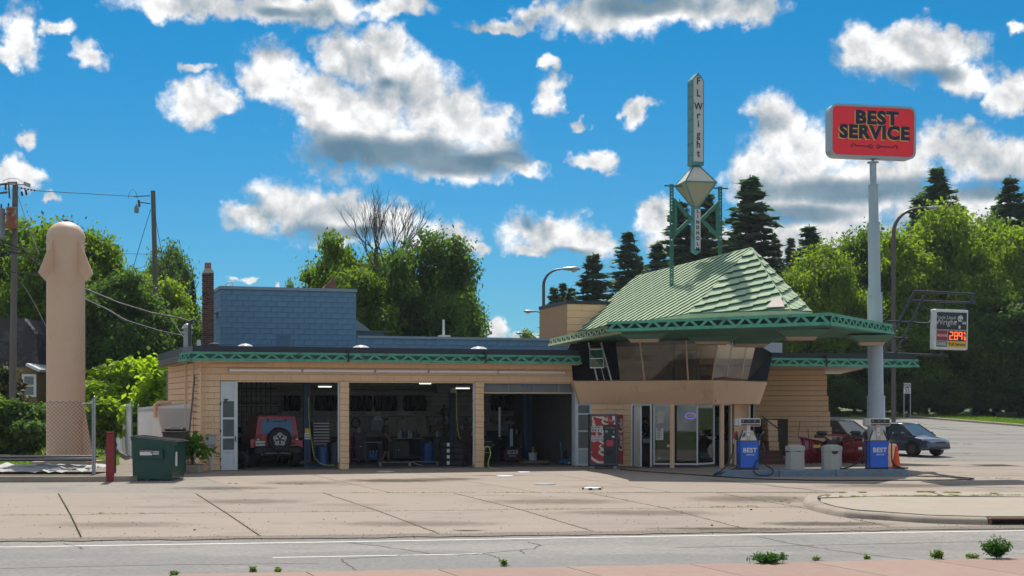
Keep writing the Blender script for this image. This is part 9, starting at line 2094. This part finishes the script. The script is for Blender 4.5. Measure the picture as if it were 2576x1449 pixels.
def blades(pts, hs, ws, name, m, label, cat='grass', parent=None, seed=5):
 rs = np.random.default_rng(seed); P = np.array(pts); n = len(P); a = rs.uniform(0, 6.28, n); h = hs * rs.uniform(.4, 1.2, n); wv = ws * rs.uniform(.6, 1.2, n)
 dx = np.cos(a) * wv; dy = np.sin(a) * wv; v = np.empty((n, 3, 3)); v[:, 0] = P + np.stack([dx, dy, 0 * a], 1); v[:, 1] = P - np.stack([dx, dy, 0 * a], 1); v[:, 2] = P + np.stack([rs.normal(size=n) * h * .35, rs.normal(size=n) * h * .35, h], 1)
 me = bpy.data.meshes.new(name); me.vertices.add(n * 3); me.vertices.foreach_set('co', v.reshape(-1).astype(np.float32)); me.loops.add(n * 3); me.loops.foreach_set('vertex_index', np.arange(n * 3, dtype=np.int32)); me.polygons.add(n); me.polygons.foreach_set('loop_start', np.arange(0, n * 3, 3, dtype=np.int32)); me.update(calc_edges=True); me.materials.append(m)
 o = bpy.data.objects.new(name, me); COL.objects.link(o); tag(o, label, cat, kind='stuff'); return o
GRB = leaf_mat('joint_grass', (.12, .16, .03), (.22, .22, .05), .3); GRB2 = leaf_mat('bank_grass', (.08, .16, .02), (.15, .24, .03), .45)
pts = []
def joint(a, b, n, prob=1.0, spread=.02, dz=0.0, clump=6):
 for _ in range(n):
  t = rnd.random()
  if noise.noise(Vector((a[0] * .01 + t * 9, a[1] * .1, 3))) > 1 - 2 * prob * .75: continue
  p = G(a[0] + (b[0] - a[0]) * t, a[1] + (b[1] - a[1]) * t, dz)
  for _k in range(clump): pts.append((p.x + rnd.gauss(0, .035), p.y + rnd.gauss(0, spread), p.z - .01))
for J in Js: joint(J[0], J[1], 24, .3, .012, clump=4); joint(J[1], J[2], 26, .3, .012, clump=4)
for i in range(len(mid) - 1): joint(mid[i], mid[i + 1], 110, .3, .012, clump=4)
joint((-10, 1297), (60, 1296), 60, .9); joint((215, 1292), (270, 1292), 90, .9); joint((560, 1216), (650, 1220), 160, .95, .05); joint((700, 1218), (760, 1219), 40, .7); joint((288, 1205), (310, 1213), 220, 1, .10, clump=8)
joint((2060, 1252), (2110, 1240), 200, .9, .04, KH); joint((2110, 1240), (2330, 1238), 500, .8, .05, KH); joint((2330, 1238), (2576, 1244), 500, .8, .05, KH); joint((2080, 1250), (2250, 1248), 200, .7, .03, KH); joint((2330, 1238), (2420, 1247), 200, .9, .03, KH); joint((2250, 1248), (2570, 1246), 200, .5, .03, KH)
joint((1960, 1262), (2035, 1246), 160, .8, .03); joint((1965, 1262), (2000, 1270), 60, .8); joint((1730, 1277), (1900, 1274), 80, .6); joint((860, 1240), (1700, 1239), 120, .35)
joint((2300, 1137), (2330, 1135), 100, 1, .2); joint((2350, 1112), (2450, 1118), 60, .5, .1); joint((2280, 1200), (2576, 1205), 60, .3); joint((2400, 1140), (2440, 1142), 60, .9, .15)
blades(pts, .05, .006, 'joint_grass', GRB, 'short dry grass growing in the joints of the concrete')
pts = []
for _ in range(16000):
 px = rnd.uniform(2060, 2750); yy = np.interp(px, [f[0] for f in far], [f[1] for f in far]); p = G(px, yy - .8 - (rnd.random() ** 1.3) * 12)
 if p.y < 125: pts.append((p.x, p.y + .8, g(p.x, p.y + .8) - .03))
blades(pts, .28, .035, 'bank_grass', GRB2, 'rough green grass verge between the street and the wooded bank')
pts = []
for _ in range(9000):
 px = rnd.uniform(-80, 300); p = G(px, rnd.uniform(1128, 1172)); pts.append((p.x, p.y, .0))
blades(pts, .16, .02, 'yard_grass', GRB2, 'patchy weeds and grass over the gravel yard at left', seed=9)
hz = MB().bb(-402, 402, -60, 1502, -2.0, 31.0).mesh('haze'); hm_ = bpy.data.materials.new('haze_air'); hm_.use_nodes = True; nt = hm_.node_tree; nt.nodes.clear()
o_ = N(nt, 'ShaderNodeOutputMaterial'); v_ = N(nt, 'ShaderNodeVolumePrincipled'); v_.inputs['Color'].default_value = (.82, .90, 1, 1); v_.inputs['Density'].default_value = .00016; v_.inputs['Anisotropy'].default_value = .2
nt.links.new(v_.outputs[0], o_.inputs['Volume']); hz.materials.append(hm_)
ho = bpy.data.objects.new('haze', hz); COL.objects.link(ho); ho['kind'] = 'stuff'; ho['label'] = 'thin pale summer haze filling the air over the whole place'
SC.cycles.volume_bounces = 0
